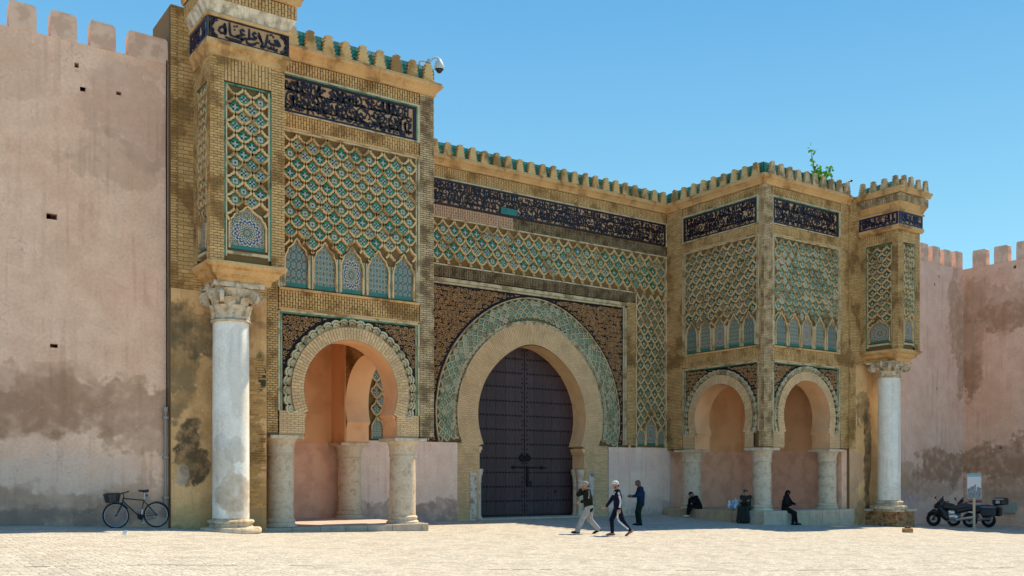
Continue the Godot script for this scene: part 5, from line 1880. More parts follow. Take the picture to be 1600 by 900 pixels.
	# drain pipe in the corner of the left wall
	t = thing("drain_pipe", "grey metal pipe running up the corner beside the bicycle", "pipe", Vector3(7.42, 0.9, 6.3))
	b = Build.new()
	b.tube([Vector3(7.40, 0.95, 6.30), Vector3(7.40, 3.65, 6.30)], 0.034, 10)
	for y in [1.2, 2.3, 3.4]:
		b.box(7.33, 7.47, y, y + 0.06, 6.19, 6.36)
	b.tube([Vector3(7.40, 3.6, 6.30), Vector3(7.40, 3.72, 6.30)], 0.07, 10)
	part("pipe", b, mat("pipe_grey", Color(0.34, 0.28, 0.25), 0.7), t)
	t = thing("cable", "thin dark cable running down the corner of the left wall", "cable", Vector3(7.46, 4, 6.25))
	b = Build.new()
	b.tube([Vector3(7.45, 3.7, 6.235), Vector3(7.45, 7.5, 6.225), Vector3(7.44, 11.0, 6.235), Vector3(7.45, 13.3, 6.23)], 0.018, 6)
	part("cable", b, M.iron, t)

func cobble_tex(as_height: bool) -> ImageTexture:   # irregular setts, about 13 cm, dark joints between, in a sheet of 4 m
	var n := FastNoiseLite.new()
	n.noise_type = FastNoiseLite.TYPE_CELLULAR
	n.cellular_jitter = 0.6
	n.frequency = 0.030
	n.seed = 37
	n.fractal_type = FastNoiseLite.FRACTAL_NONE
	n.cellular_return_type = FastNoiseLite.RETURN_DISTANCE2_SUB
	var edge := n.get_seamless_image(1024, 1024).get_data()
	n.cellular_return_type = FastNoiseLite.RETURN_CELL_VALUE
	var cell := n.get_seamless_image(1024, 1024).get_data()
	var out := PackedByteArray()
	out.resize(1024 * 1024)
	for k in out.size():
		var j := clampf(edge[k] / 52.0, 0.0, 1.0)
		out[k] = int(255.0 * (j if as_height else (0.84 + 0.16 * j) * (0.86 + 0.14 * cell[k] / 255.0)))
	return ImageTexture.create_from_image(Image.create_from_data(1024, 1024, false, Image.FORMAT_L8, out))

func lay_ground() -> void:
	var xs := [-700.0, -300.0, -120.0, -60.0]
	var x := -30.0
	while x <= 80.0:
		xs.append(x)
		x += 1.0 if x > -4 and x < 56 else 4.0
	xs.append_array([120.0, 300.0, 700.0])
	var zs := [-400.0, -100.0, -20.0, -3.0]
	var z := -2.0
	while z <= 40.0:
		zs.append(z)
		z += 1.0
	zs.append_array([60.0, 120.0, 300.0, 700.0])
	var v := PackedVector3Array()
	var n := PackedVector3Array()
	var id := PackedInt32Array()
	for a in xs:
		for c in zs:
			v.append(Vector3(a, ground_y(a, c), c))
			var e := 0.4
			n.append(Vector3(ground_y(a - e, c) - ground_y(a + e, c), 2 * e, ground_y(a, c - e) - ground_y(a, c + e)).normalized())
	var w := zs.size()
	for i in xs.size() - 1:
		for j in w - 1:
			var k := i * w + j
			id.append_array([k, k + w, k + w + 1, k, k + w + 1, k + 1])
	var arr := []
	arr.resize(Mesh.ARRAY_MAX)
	arr[Mesh.ARRAY_VERTEX] = v
	arr[Mesh.ARRAY_NORMAL] = n
	arr[Mesh.ARRAY_INDEX] = id
	var m := ArrayMesh.new()
	m.add_surface_from_arrays(Mesh.PRIMITIVE_TRIANGLES, arr)
	var sett := cobble_tex(false)
	var sh := cobble_tex(true)
	var patch := noise_tex(0.012, 35, [[0.28, Color(0.88, 0.86, 0.84)], [0.45, Color(0.96, 0.95, 0.94)], [0.62, grey(1.0)], [0.8, Color(0.95, 0.94, 0.92)]], 1024, 7, true)
	var gm := mat("setts", Color(0.62, 0.56, 0.465), 0.95, {tex = sett, height = sh, depth = 1.0, scale = 0.25, detail = patch, dscale = 0.06, spec = 0.2})
	var o := obj("ground", m, gm)
	tag(o, "sloping square paved with pale worn stone setts")
	o.set_meta("kind", "structure")
	# the long open joints that cross the paving, and two short ones
	rng.seed = 77
	var b := Build.new()
	for l in [[-2.0, 16.6, 9.0, 1.7], [9.9, 18.45, 14.0, 4.1], [24.7, 16.1, 0.9, 0.65], [27.3, 18.3, 2.4, 2.1]]:
		var x0: float = l[0]
		var end: float = l[0] + l[2]
		while x0 < end:
			var len_ := rng.randf_range(0.12, 0.5)
			if rng.randf() < 0.72:
				var t0: float = (x0 - l[0]) / l[2]
				var t1: float = (x0 + len_ - l[0]) / l[2]
				var p := Vector3(x0, 0, l[1] + l[3] * t0 + rng.randf_range(-0.02, 0.02))
				var q := Vector3(x0 + len_, 0, l[1] + l[3] * t1)
				var s := Vector3(0, 0, rng.randf_range(0.012, 0.03))
				p.y = ground_y(p.x, p.z) + 0.004
				q.y = ground_y(q.x, q.z) + 0.004
				b.quad(p - s, q - s, q + s, p + s)
			x0 += len_ + rng.randf_range(0.02, 0.2)
	obj("open_joint", b, mat("joint_dirt", Color(0.20, 0.16, 0.12), 1.0), o, "stuff")

# ---------------------------------------------------------------- people

# Joins tapered capsules [a, b, ra, rb] softly and meshes the surface (surface nets), adding it to b.
func flesh(b: Build, bones: Array, cell: float, k: float) -> void:
	var lo := Vector3.ONE * 1e9
	var hi := -lo
	for q in bones:
		var r: float = maxf(q[2], q[3])
		lo = lo.min((q[0] as Vector3).min(q[1]) - Vector3.ONE * r)
		hi = hi.max((q[0] as Vector3).max(q[1]) + Vector3.ONE * r)
	lo -= Vector3.ONE * (k + 3 * cell)
	hi += Vector3.ONE * (k + 3 * cell)
	var nx := int((hi.x - lo.x) / cell) + 1
	var ny := int((hi.y - lo.y) / cell) + 1
	var nz := int((hi.z - lo.z) / cell) + 1
	var f := PackedFloat32Array()
	f.resize(nx * ny * nz)
	f.fill(1.0)
	var sy := nx
	var sz := nx * ny
	for q in bones:
		var a: Vector3 = q[0] - lo
		var d: Vector3 = q[1] - q[0]
		var ra: float = q[2]
		var rb: float = q[3]
		var dd := maxf(d.dot(d), 1e-9)
		var pad := Vector3.ONE * (maxf(ra, rb) + k + 2 * cell)
		var l := ((a.min(a + d) - pad) / cell).floor().max(Vector3.ZERO)
		var h := ((a.max(a + d) + pad) / cell).ceil().min(Vector3(nx - 1, ny - 1, nz - 1))
		for z in range(int(l.z), int(h.z) + 1):
			for y in range(int(l.y), int(h.y) + 1):
				var at := z * sz + y * sy
				for x in range(int(l.x), int(h.x) + 1):
					var p := Vector3(x, y, z) * cell - a
					var t := clampf(p.dot(d) / dd, 0.0, 1.0)
					var v := (p - d * t).length() - lerpf(ra, rb, t)
					var w := f[at + x]
					var m := k - absf(v - w)
					f[at + x] = minf(v, w) - (m * m / (4.0 * k) if m > 0 else 0.0)
	var id := PackedInt32Array()
	id.resize(f.size())
	id.fill(-1)
	var vs := PackedVector3Array()
	var ns := PackedVector3Array()
	var corner := [0, 1, sy, sy + 1, sz, sz + 1, sz + sy, sz + sy + 1]
	var edges := [[0, 1], [2, 3], [4, 5], [6, 7], [0, 2], [1, 3], [4, 6], [5, 7], [0, 4], [1, 5], [2, 6], [3, 7]]
	for z in nz - 1:
		for y in ny - 1:
			for x in nx - 1:
				var i := z * sz + y * sy + x
				if absf(f[i]) > cell * 2.2:
					continue
				var s := 0
				for c in 8:
					if f[i + corner[c]] < 0:
						s |= 1 << c
				if s == 0 or s == 255:
					continue
				var sum := Vector3.ZERO
				var n := 0
				for e in edges:
					if ((s >> e[0]) & 1) != ((s >> e[1]) & 1):
						var v0 := f[i + corner[e[0]]]
						var v1 := f[i + corner[e[1]]]
						var t := v0 / (v0 - v1)
						var p0 := Vector3(e[0] & 1, (e[0] >> 1) & 1, e[0] >> 2)
						var p1 := Vector3(e[1] & 1, (e[1] >> 1) & 1, e[1] >> 2)
						sum += p0.lerp(p1, t)
						n += 1
				id[i] = vs.size()
				vs.append(lo + (Vector3(x, y, z) + sum / n) * cell)
				ns.append(Vector3(f[i + 1] + f[i + 1 + sy] + f[i + 1 + sz] + f[i + 1 + sy + sz] - f[i] - f[i + sy] - f[i + sz] - f[i + sy + sz], f[i + sy] + f[i + 1 + sy] + f[i + sy + sz] + f[i + 1 + sy + sz] - f[i] - f[i + 1] - f[i + sz] - f[i + 1 + sz], f[i + sz] + f[i + 1 + sz] + f[i + sy + sz] + f[i + 1 + sy + sz] - f[i] - f[i + 1] - f[i + sy] - f[i + 1 + sy]).normalized())
	var u := Vector2.ZERO
	for z in range(1, nz - 1):
		for y in range(1, ny - 1):
			for x in range(1, nx - 1):
				var i := z * sz + y * sy + x
				if absf(f[i]) > cell * 1.5:
					continue
				for ax in 3:
					var st: int = [1, sy, sz][ax]
					if (f[i] < 0) == (f[i + st] < 0):
						continue
					var o1: int = [sy, sz, 1][ax]
					var o2: int = [sz, 1, sy][ax]
					var q := [id[i - o1 - o2], id[i - o2], id[i], id[i - o1]]
					if q.min() < 0:
						continue
					if f[i] < 0:
						q.reverse()
					b.tris([vs[q[0]], vs[q[1]], vs[q[2]]], [ns[q[0]], ns[q[1]], ns[q[2]]], [u, u, u])
					b.tris([vs[q[0]], vs[q[2]], vs[q[3]]], [ns[q[0]], ns[q[2]], ns[q[3]]], [u, u, u])

func joint(a: Vector3, c: Vector3, l1: float, l2: float, pole: Vector3) -> Vector3:   # where a limb bends
	var d := c - a
	var l := minf(d.length(), (l1 + l2) * 0.999)
	var x := (l1 * l1 - l2 * l2 + l * l) / (2.0 * l)
	var h := sqrt(maxf(l1 * l1 - x * x, 0.0))
	d = d.normalized()
	return a + d * x + (pole - d * pole.dot(d)).normalized() * h

func hand_bones(w: Vector3, d: Vector3, side: Vector3, curl: float) -> Array:   # wrist, direction of the fingers, direction of the thumb, how far the fingers close
	d = d.normalized()
	side = (side - d * side.dot(d)).normalized()
	var n := d.cross(side).normalized()
	var out := [[w, w + d * 0.03, 0.026, 0.026]]
	for k in 4:
		var s := side * (0.030 - 0.020 * k)
		var r := w + d * (0.085 - 0.006 * absf(k - 1.2)) + s
		out.append([w + d * 0.02 + s * 0.7, r, 0.016, 0.012])
		var l: float = [0.042, 0.047, 0.044, 0.034][k]
		var d1 := (d * cos(curl) + n * sin(curl)).normalized()
		var d2 := (d * cos(curl * 2.1) + n * sin(curl * 2.1)).normalized()
		out.append([r, r + d1 * l, 0.0095, 0.0085])
		out.append([r + d1 * l, r + d1 * l + d2 * l * 0.85, 0.0085, 0.007])
	var tb := w + d * 0.03 + side * 0.028
	var t1 := tb + (d * 0.5 + side * 0.75 + n * 0.3).normalized() * 0.038
	out.append([w + d * 0.01 + side * 0.01, tb, 0.018, 0.014])
	out.append([tb, t1, 0.013, 0.010])
	out.append([t1, t1 + (d + side * 0.2 + n * 0.4).normalized() * 0.030, 0.010, 0.0085])
	return out

func skin(called: String, c: Color) -> Material:
	return M[called] if M.has(called) else mat(called, c, 0.6, {spec = 0.4})

# A person; local +z is ahead, +x their left. o: pelvis, chest, neck, head (points), look (direction), hands [left, right], feet [left, right], poles, colours, clothes.
func figure(label: String, at: Vector3, turn: float, o: Dictionary) -> Node3D:
	var t := thing("person", label, "person", at, turn)
	var pel: Vector3 = o.pelvis
	var che: Vector3 = o.chest
	var nec: Vector3 = o.neck
	var hd: Vector3 = o.head
	var look: Vector3 = (o.look as Vector3).normalized()
	var sc: float = o.get("scale", 1.0)
	var across := Vector3.RIGHT.rotated(Vector3.UP, o.get("twist", 0.0))
	var sh := [che + across * 0.175 + (nec - che) * 0.62, che - across * 0.175 + (nec - che) * 0.62]
	var hips := [pel + Vector3(0.09, -0.03, 0), pel + Vector3(-0.09, -0.03, 0)]
	var skin_b := []
	var top := []
	var legs := []
	var e: float = o.get("loose", 0.020)
	for s in [-1, 1]:
		skin_b.append([pel + across * 0.06 * s, che + across * 0.075 * s - Vector3(0, 0.05, 0), 0.105, 0.11])
		top.append([pel + across * 0.065 * s + Vector3(0, o.get("hem", -0.06), 0), che + across * 0.08 * s - Vector3(0, 0.05, 0), 0.105 + e, 0.115 + e])
	skin_b.append([che, nec, 0.11, 0.055])
	skin_b.append([nec, hd - Vector3(0, 0.04, 0), 0.056, 0.055])
	top.append([che + Vector3(0, 0.02, 0), nec - (nec - che) * 0.12, 0.13, 0.066])
	legs.append([pel + Vector3(0.05, 0, 0), pel - Vector3(0.05, 0, 0), 0.122, 0.122])
	var hand_mesh := []
	for k in 2:
		var w: Vector3 = o.hands[k]
		var el: Vector3 = joint(sh[k], w, 0.29, 0.26, o.arm_poles[k])
		skin_b.append([sh[k], el, 0.05, 0.04])
		skin_b.append([el, w, 0.04, 0.027])
		top.append([che + (nec - che) * 0.3, sh[k], 0.10, 0.060 + e * 0.8])
		top.append([sh[k], el, 0.058 + e * 0.8, 0.050 + e * 0.7])
		top.append([el, w - (w - el).normalized() * 0.03, 0.050 + e * 0.7, 0.036 + e * 0.5])
		var d: Vector3 = o.fingers[k] if o.has("fingers") else (w - el)
		hand_mesh.append(hand_bones(w, d, o.thumbs[k], o.get("curl", 0.45)))
		var ft: Vector3 = o.feet[k]
		var toe: Vector3 = o.toes[k]
		var kn: Vector3 = joint(hips[k], ft, 0.44, 0.43, o.leg_poles[k])
		skin_b.append([hips[k], kn, 0.082, 0.055])
		skin_b.append([kn, ft, 0.053, 0.036])
		skin_b.append([ft, ft + toe * 0.15 - Vector3(0, 0.045, 0), 0.036, 0.028])
		var le: float = o.get("leg_loose", 0.016)
		legs.append([hips[k], kn, 0.090 + le, 0.062 + le])
		legs.append([kn, ft + (kn - ft).normalized() * 0.02, 0.058 + le, 0.040 + le * 1.3])
		var sb := Build.new()
		flesh(sb, [[ft - toe * 0.055 - Vector3(0, 0.045, 0), ft + toe * 0.16 - Vector3(0, 0.055, 0), 0.040, 0.032], [ft - Vector3(0, 0.01, 0), ft + toe * 0.05 - Vector3(0, 0.03, 0), 0.046, 0.04], [ft + toe * 0.10 - Vector3(0, 0.05, 0), ft + toe * 0.19 - Vector3(0, 0.062, 0), 0.042, 0.026]], 0.012, 0.02)
		obj("shoe", sb, o.shoe, t)
	var up := (hd - nec).normalized()
	var side := up.cross(look).normalized()
	var hb := [[hd + up * 0.025 - look * 0.015, hd + up * 0.025 + look * 0.015, 0.090, 0.086], [hd - up * 0.05 + look * 0.045, hd - up * 0.085 + look * 0.05, 0.052, 0.038], [hd - up * 0.02 + look * 0.07, hd - up * 0.03 + look * 0.075, 0.032, 0.03], [nec, hd - up * 0.05, 0.056, 0.056]]
	hb.append([hd + up * 0.012 + look * 0.098, hd - up * 0.026 + look * 0.115, 0.009, 0.014])
	hb.append([hd - up * 0.058 + look * 0.088 - side * 0.014, hd - up * 0.058 + look * 0.088 + side * 0.014, 0.011, 0.011])
	for s in [-1, 1]:
		hb.append([hd + side * 0.088 * s + up * 0.012, hd + side * 0.09 * s - up * 0.022 - look * 0.005, 0.018, 0.012])
	var b := Build.new()
	flesh(b, skin_b, 0.018, 0.03)
	flesh(b, hb, 0.008, 0.018)
	for h in hand_mesh:
		flesh(b, h, 0.0055, 0.008)
	obj("body", b, o.skin, t)
	b = Build.new()
	for s in [-1, 1]:
		b.ball(hd + up * 0.015 + look * 0.083 + side * 0.034 * s, Vector3.ONE * 0.014, 5)
	obj("eyes", b, M.black_paint, t)
	if o.has("robe"):
		for q in o.robe:
			top.append(q)
	b = Build.new()
	flesh(b, top, 0.015, 0.035)
	obj("robe" if o.has("robe") else "jacket", b, o.top, t)
	b = Build.new()
	flesh(b, legs, 0.015, 0.03)
	obj("trousers", b, o.bottom, t)
	b = Build.new()
	match o.hat:
		"cap":
			flesh(b, [[hd + up * 0.055 - look * 0.018, hd + up * 0.06 + look * 0.012, 0.088, 0.082], [hd + up * 0.035 - look * 0.03, hd + up * 0.045 - look * 0.01, 0.09, 0.09]], 0.009, 0.02)
			flesh(b, [[hd + up * 0.055 + look * 0.085 - side * 0.035, hd + up * 0.055 + look * 0.085 + side * 0.035, 0.018, 0.018], [hd + up * 0.045 + look * 0.155 - side * 0.022, hd + up * 0.045 + look * 0.155 + side * 0.022, 0.014, 0.014]], 0.009, 0.05)
			obj("cap", b, o.hat_m, t)
			b = Build.new()
			flesh(b, [[hd - up * 0.01 - look * 0.05, hd - up * 0.045 - look * 0.045, 0.062, 0.05]], 0.01, 0.02)
			obj("hair", b, M.hair, t)
		"hair":
			flesh(b, [[hd + up * 0.04 - look * 0.028, hd + up * 0.045 + look * 0.005, 0.090, 0.086], [hd - up * 0.01 - look * 0.045, hd - up * 0.05 - look * 0.04, 0.066, 0.05]], 0.009, 0.02)
			obj("hair", b, o.hat_m, t)
		"hood":
			flesh(b, [[hd + up * 0.035 - look * 0.02, hd + up * 0.035 + look * 0.012, 0.104, 0.096], [hd - up * 0.03 - look * 0.03, nec - up * 0.0 - look * 0.01, 0.095, 0.10], [nec, nec - up * 0.05, 0.10, 0.12], [hd - up * 0.10 + look * 0.03, nec + look * 0.03, 0.055, 0.08]], 0.011, 0.02)
			obj("headscarf", b, o.hat_m, t)
		"beanie":
			flesh(b, [[hd + up * 0.05 - look * 0.015, hd + up * 0.055 + look * 0.01, 0.094, 0.09], [hd + up * 0.11, hd + up * 0.15, 0.05, 0.016]], 0.009, 0.03)
			obj("cap", b, o.hat_m, t)
	if o.has("beard"):
		b = Build.new()
		flesh(b, [[hd - up * 0.075 + look * 0.05, hd - up * 0.10 + look * 0.058, 0.048, 0.03], [hd - up * 0.05 + look * 0.02 + side * 0.055, hd - up * 0.085 + look * 0.05, 0.022, 0.03], [hd - up * 0.05 + look * 0.02 - side * 0.055, hd - up * 0.085 + look * 0.05, 0.022, 0.03]], 0.009, 0.015)
		obj("beard", b, o.beard, t)
	t.set_meta("joints", 0)
	t.remove_meta("joints")
	return t

# A pale stripe along a sleeve or trouser leg: points on the limb's axis, pushed out by r in direction d.
func stripe(t: Node3D, pts: Array, d: Vector3, r: Array, w: float, m: Material) -> void:
	var b := Build.new()
	for k in pts.size() - 1:
		var ax: Vector3 = (pts[k + 1] - pts[k]).normalized()
		var n := (d - ax * d.dot(ax)).normalized()
		var s := ax.cross(n) * w * 0.5
		var p: Vector3 = pts[k] + n * r[k]
		var q: Vector3 = pts[k + 1] + n * r[k + 1]
		b.quad(p - s, q - s, q + s, p + s)
		b.quad(p - s - n * 0.03, q - s - n * 0.03, q - s, p - s)
		b.quad(p + s, q + s, q + s - n * 0.03, p + s - n * 0.03)
	obj("stripe", b, m, t)

func cloth(called: String, c: Color) -> StandardMaterial3D:
	return mat(called, c, 0.9, {spec = 0.2, tex = noise_tex(0.03, 200 + names.size(), [[0.3, grey(0.72)], [0.7, grey(1.0)]], 128), scale = 1.5}) if not M.has(called) else M[called]

func people() -> void:
	mat("hair", Color(0.018, 0.014, 0.012), 0.7)
	mat("hair_grey", Color(0.09, 0.075, 0.065), 0.8)
	mat("beard", Color(0.09, 0.04, 0.02), 0.8)
	var tan_skin := skin("skin_tan", Color(0.40, 0.20, 0.13))
	var dark_skin := skin("skin_dark", Color(0.16, 0.075, 0.045))
	var black := cloth("cloth_black", Color(0.016, 0.015, 0.017))
	var navy := cloth("cloth_navy", Color(0.010, 0.014, 0.035))
	var olive := cloth("cloth_olive", Color(0.020, 0.021, 0.016))
	var grey_ := cloth("cloth_grey", Color(0.42, 0.40, 0.38))
	var green := cloth("cloth_green", Color(0.012, 0.030, 0.024))
	var blue := cloth("cloth_blue", Color(0.014, 0.034, 0.085))
	var robe := cloth("cloth_robe", Color(0.035, 0.040, 0.034))
	var teal := cloth("cloth_teal", Color(0.03, 0.14, 0.13))
	var white := cloth("cloth_white", Color(0.70, 0.69, 0.66))
	var capg := cloth("cloth_cap", Color(0.36, 0.34, 0.33))
	var left := -PI / 2 - deg_to_rad(35.0)      # a turn that makes a person face the picture's left
	# walking, hand at the mouth
	var p := figure("man in grey cap, dark jacket and pale trousers walking, hand at his mouth", on_ground(20.46, 8.73), left + 0.1, {
		pelvis = Vector3(0, 0.93, 0.0), chest = Vector3(0, 1.27, 0.03), neck = Vector3(0, 1.49, 0.06), head = Vector3(0, 1.615, 0.11), look = Vector3(0.05, -0.12, 1),
		hands = [Vector3(0.17, 1.06, 0.30), Vector3(-0.05, 1.50, 0.24)], arm_poles = [Vector3(0.4, -0.3, -1), Vector3(-0.8, -1, 0.2)], thumbs = [Vector3(0, 1, 0.2), Vector3(1, 0.3, 0)], fingers = [Vector3(-0.3, -0.25, 1), Vector3(0.4, 0.7, -0.3)],
		feet = [Vector3(0.08, 0.10, 0.40), Vector3(-0.08, 0.14, -0.34)], toes = [Vector3(0, 0.10, 1), Vector3(0, -0.35, 0.95)], leg_poles = [Vector3(0, 0, 1), Vector3(0, 0, 1)],
		skin = tan_skin, top = olive, bottom = grey_, shoe = black, hat = "cap", hat_m = capg, leg_loose = 0.034, loose = 0.03, hem = -0.10})
	stripe(p, [Vector3(0.20, 1.43, 0.03), Vector3(0.245, 1.24, 0.03), Vector3(0.25, 1.17, 0.05)], Vector3(1, 0.3, 0.2), [0.085, 0.085, 0.08], 0.03, grey_)
	# walking, tracksuit
	p = figure("man in white cap and navy tracksuit with white stripes walking left", on_ground(20.75, 9.85), left + 0.05, {
		pelvis = Vector3(0, 0.95, 0.0), chest = Vector3(0, 1.30, 0.0), neck = Vector3(0, 1.52, 0.02), head = Vector3(0, 1.65, 0.07), look = Vector3(0.05, -0.22, 1),
		hands = [Vector3(0.26, 0.86, -0.02), Vector3(-0.24, 0.93, 0.34)], arm_poles = [Vector3(0.6, 0, -1), Vector3(-0.5, -0.2, -1)], thumbs = [Vector3(0, 0, 1), Vector3(0.6, 0.5, 0)], fingers = [Vector3(0, -1, 0.1), Vector3(0, -0.55, 0.8)],
		feet = [Vector3(0.09, 0.16, -0.40), Vector3(-0.09, 0.09, 0.16)], toes = [Vector3(0, -0.5, 0.85), Vector3(0, 0, 1)], leg_poles = [Vector3(0, 0, 1), Vector3(0, 0, 1)],
		skin = tan_skin, top = navy, bottom = navy, shoe = skin("shoe_tan", Color(0.30, 0.13, 0.08)), hat = "cap", hat_m = white, beard = M.beard, leg_loose = 0.014, loose = 0.016})
	stripe(p, [Vector3(0.165, 1.44, 0.0), Vector3(0.245, 1.30, -0.02), Vector3(0.285, 1.13, -0.06), Vector3(0.28, 1.02, -0.05), Vector3(0.265, 0.92, -0.03)], Vector3(1, 0.15, 0.35), [0.072, 0.068, 0.064, 0.06, 0.055], 0.055, white)
	stripe(p, [Vector3(0.11, 0.84, 0.0), Vector3(0.115, 0.55, 0.02), Vector3(0.11, 0.45, -0.06), Vector3(0.095, 0.22, -0.33)], Vector3(1, 0, 0.25), [0.112, 0.082, 0.08, 0.062], 0.05, white)
	var b := Build.new()
	b.box(-0.10, 0.06, 1.325, 1.375, 0.10, 0.158)
	b.box(0.10, 0.13, 1.395, 1.425, 0.08, 0.142)
	obj("chest_print", b, white, p)
	# standing with a phone
	p = figure("man in dark suit jacket and green trousers standing and looking at his phone", on_ground(25.67, 5.56), left + 0.12, {
		pelvis = Vector3(0, 0.975, -0.02), chest = Vector3(0, 1.31, -0.03), neck = Vector3(0, 1.52, 0.01), head = Vector3(0, 1.64, 0.085), look = Vector3(0.0, -0.45, 1),
		hands = [Vector3(0.10, 1.13, 0.33), Vector3(-0.08, 1.12, 0.34)], arm_poles = [Vector3(0.5, -0.6, -1), Vector3(-0.5, -0.6, -1)], thumbs = [Vector3(0, 1, 0), Vector3(0, 1, 0)], fingers = [Vector3(-0.3, 0.15, 1), Vector3(0.3, 0.15, 1)],
		feet = [Vector3(0.09, 0.09, 0.02), Vector3(-0.09, 0.09, 0.06)], toes = [Vector3(0.1, 0, 1), Vector3(-0.1, 0, 1)], leg_poles = [Vector3(0, 0, 1), Vector3(0, 0, 1)],
		skin = dark_skin, top = blue, bottom = green, shoe = black, hat = "hair", hat_m = M.hair_grey, leg_loose = 0.028, loose = 0.024, hem = -0.14})
	b = Build.new()
	b.xf = Transform3D(Basis(Vector3.RIGHT, -0.7), Vector3(0.01, 1.165, 0.44))
	b.rbox(-0.038, 0.038, -0.075, 0.075, -0.006, 0.006, 0.003)
	var ph := thing("phone", "small dark phone held by the man in the suit jacket", "phone", p.position)
	ph.rotation = p.rotation
	obj("case", b, M.black_paint, ph)
	# seated at the far end of the bench, bent over
	figure("person in black with white shoes sitting bent forward at the far end of the bench", Vector3(32.42, 0.33, 2.15), -PI / 2 - 0.35, {
		pelvis = Vector3(0, 0.11, -0.02), chest = Vector3(0, 0.42, 0.13), neck = Vector3(0, 0.60, 0.25), head = Vector3(0.0, 0.67, 0.37), look = Vector3(0.0, -0.75, 1), twist = 0.1,
		hands = [Vector3(0.05, 0.50, 0.44), Vector3(-0.06, 0.47, 0.44)], arm_poles = [Vector3(0.5, -1, 0), Vector3(-0.5, -1, 0)], thumbs = [Vector3(-0.3, 0.5, 0), Vector3(0.3, 0.5, 0)], fingers = [Vector3(-0.2, 1, -0.2), Vector3(0.2, 1, -0.1)],
		feet = [Vector3(0.11, -0.27, 0.58), Vector3(-0.12, -0.27, 0.50)], toes = [Vector3(0.1, 0, 1), Vector3(-0.1, 0, 1)], leg_poles = [Vector3(0.2, 1, 0.4), Vector3(-0.2, 1, 0.4)],
		skin = tan_skin, top = black, bottom = black, shoe = white, hat = "hair", hat_m = M.hair, loose = 0.03, hem = -0.03})
	# seated in a long robe, arms folded
	figure("person in long dark green robe and teal cap sitting with folded arms", Vector3(32.33, 0.33, 5.05), -PI / 2 + 0.45, {
		pelvis = Vector3(0, 0.11, -0.02), chest = Vector3(0, 0.46, -0.02), neck = Vector3(0, 0.67, 0.01), head = Vector3(0, 0.795, 0.05), look = Vector3(-0.1, -0.1, 1),
		hands = [Vector3(-0.10, 0.40, 0.22), Vector3(0.10, 0.43, 0.21)], arm_poles = [Vector3(1, -0.8, 0.1), Vector3(-1, -0.8, 0.1)], thumbs = [Vector3(0, 1, 0), Vector3(0, 1, 0)], fingers = [Vector3(-1, 0.1, 0.1), Vector3(1, 0.1, 0.1)],
		feet = [Vector3(0.13, -0.44, 0.46), Vector3(-0.12, -0.44, 0.50)], toes = [Vector3(0.15, 0, 1), Vector3(-0.15, 0, 1)], leg_poles = [Vector3(0.2, 0.5, 1), Vector3(-0.2, 0.5, 1)],
		skin = tan_skin, top = robe, bottom = robe, shoe = black, hat = "beanie", hat_m = teal, loose = 0.035, hem = -0.02,
		robe = [[Vector3(0.10, 0.12, 0.0), Vector3(0.14, 0.10, 0.42), 0.12, 0.105], [Vector3(-0.10, 0.12, 0.0), Vector3(-0.14, 0.10, 0.42), 0.12, 0.105], [Vector3(0.14, 0.08, 0.42), Vector3(0.18, -0.42, 0.46), 0.10, 0.11], [Vector3(-0.14, 0.08, 0.42), Vector3(-0.18, -0.42, 0.48), 0.10, 0.11], [Vector3(0, 0.05, 0.40), Vector3(0, -0.42, 0.48), 0.12, 0.13]]})
	# seated on the front of the bench
	figure("woman in black headscarf and black clothes sitting on the front of the bench", Vector3(33.75, 0.33, 6.02), 0.35, {
		pelvis = Vector3(0, 0.11, -0.02), chest = Vector3(0, 0.44, 0.03), neck = Vector3(0, 0.64, 0.07), head = Vector3(0, 0.76, 0.11), look = Vector3(0.7, -0.1, 1),
		hands = [Vector3(0.13, 0.27, 0.40), Vector3(-0.10, 0.24, 0.30)], arm_poles = [Vector3(1, -0.8, -0.4), Vector3(-1, -0.8, -0.3)], thumbs = [Vector3(-1, 0.2, 0), Vector3(1, 0.2, 0)], fingers = [Vector3(0.1, -0.3, 1), Vector3(0.3, -0.3, 1)],
		feet = [Vector3(0.14, -0.52, 0.44), Vector3(-0.08, -0.52, 0.36)], toes = [Vector3(0.1, 0, 1), Vector3(0, 0, 1)], leg_poles = [Vector3(0.1, 0.5, 1), Vector3(-0.1, 0.5, 1)],
		skin = tan_skin, top = black, bottom = black, shoe = black, hat = "hood", hat_m = black, loose = 0.03, hem = -0.02})
	# the bag beside the robed person
	var bag := thing("shopping_bag", "white and pale blue plastic bag standing on the bench by the robed person", "bag", Vector3(32.3, 0.33, 4.40))
	bag.scale = Vector3.ONE * 1.3
	b = Build.new()
	flesh(b, [[Vector3(-0.10, 0.10, -0.12), Vector3(-0.10, 0.32, -0.13), 0.06, 0.03], [Vector3(0.10, 0.10, -0.12), Vector3(0.09, 0.30, -0.10), 0.06, 0.03], [Vector3(-0.10, 0.10, 0.14), Vector3(-0.09, 0.30, 0.16), 0.06, 0.025], [Vector3(0.10, 0.10, 0.14), Vector3(0.10, 0.33, 0.13), 0.06, 0.03], [Vector3(0, 0.12, -0.1), Vector3(0, 0.24, 0.1), 0.12, 0.13]], 0.014, 0.03)
	obj("sack", b, cloth("bag_white", Color(0.74, 0.78, 0.83)), bag)
	b = Build.new()
	flesh(b, [[Vector3(-0.13, 0.12, 0.10), Vector3(-0.12, 0.30, 0.14), 0.05, 0.03], [Vector3(-0.13, 0.12, 0.0), Vector3(-0.12, 0.26, 0.02), 0.05, 0.03]], 0.014, 0.03)
	obj("blue_panel", b, cloth("bag_blue", Color(0.26, 0.40, 0.66)), bag)
	b = Build.new()
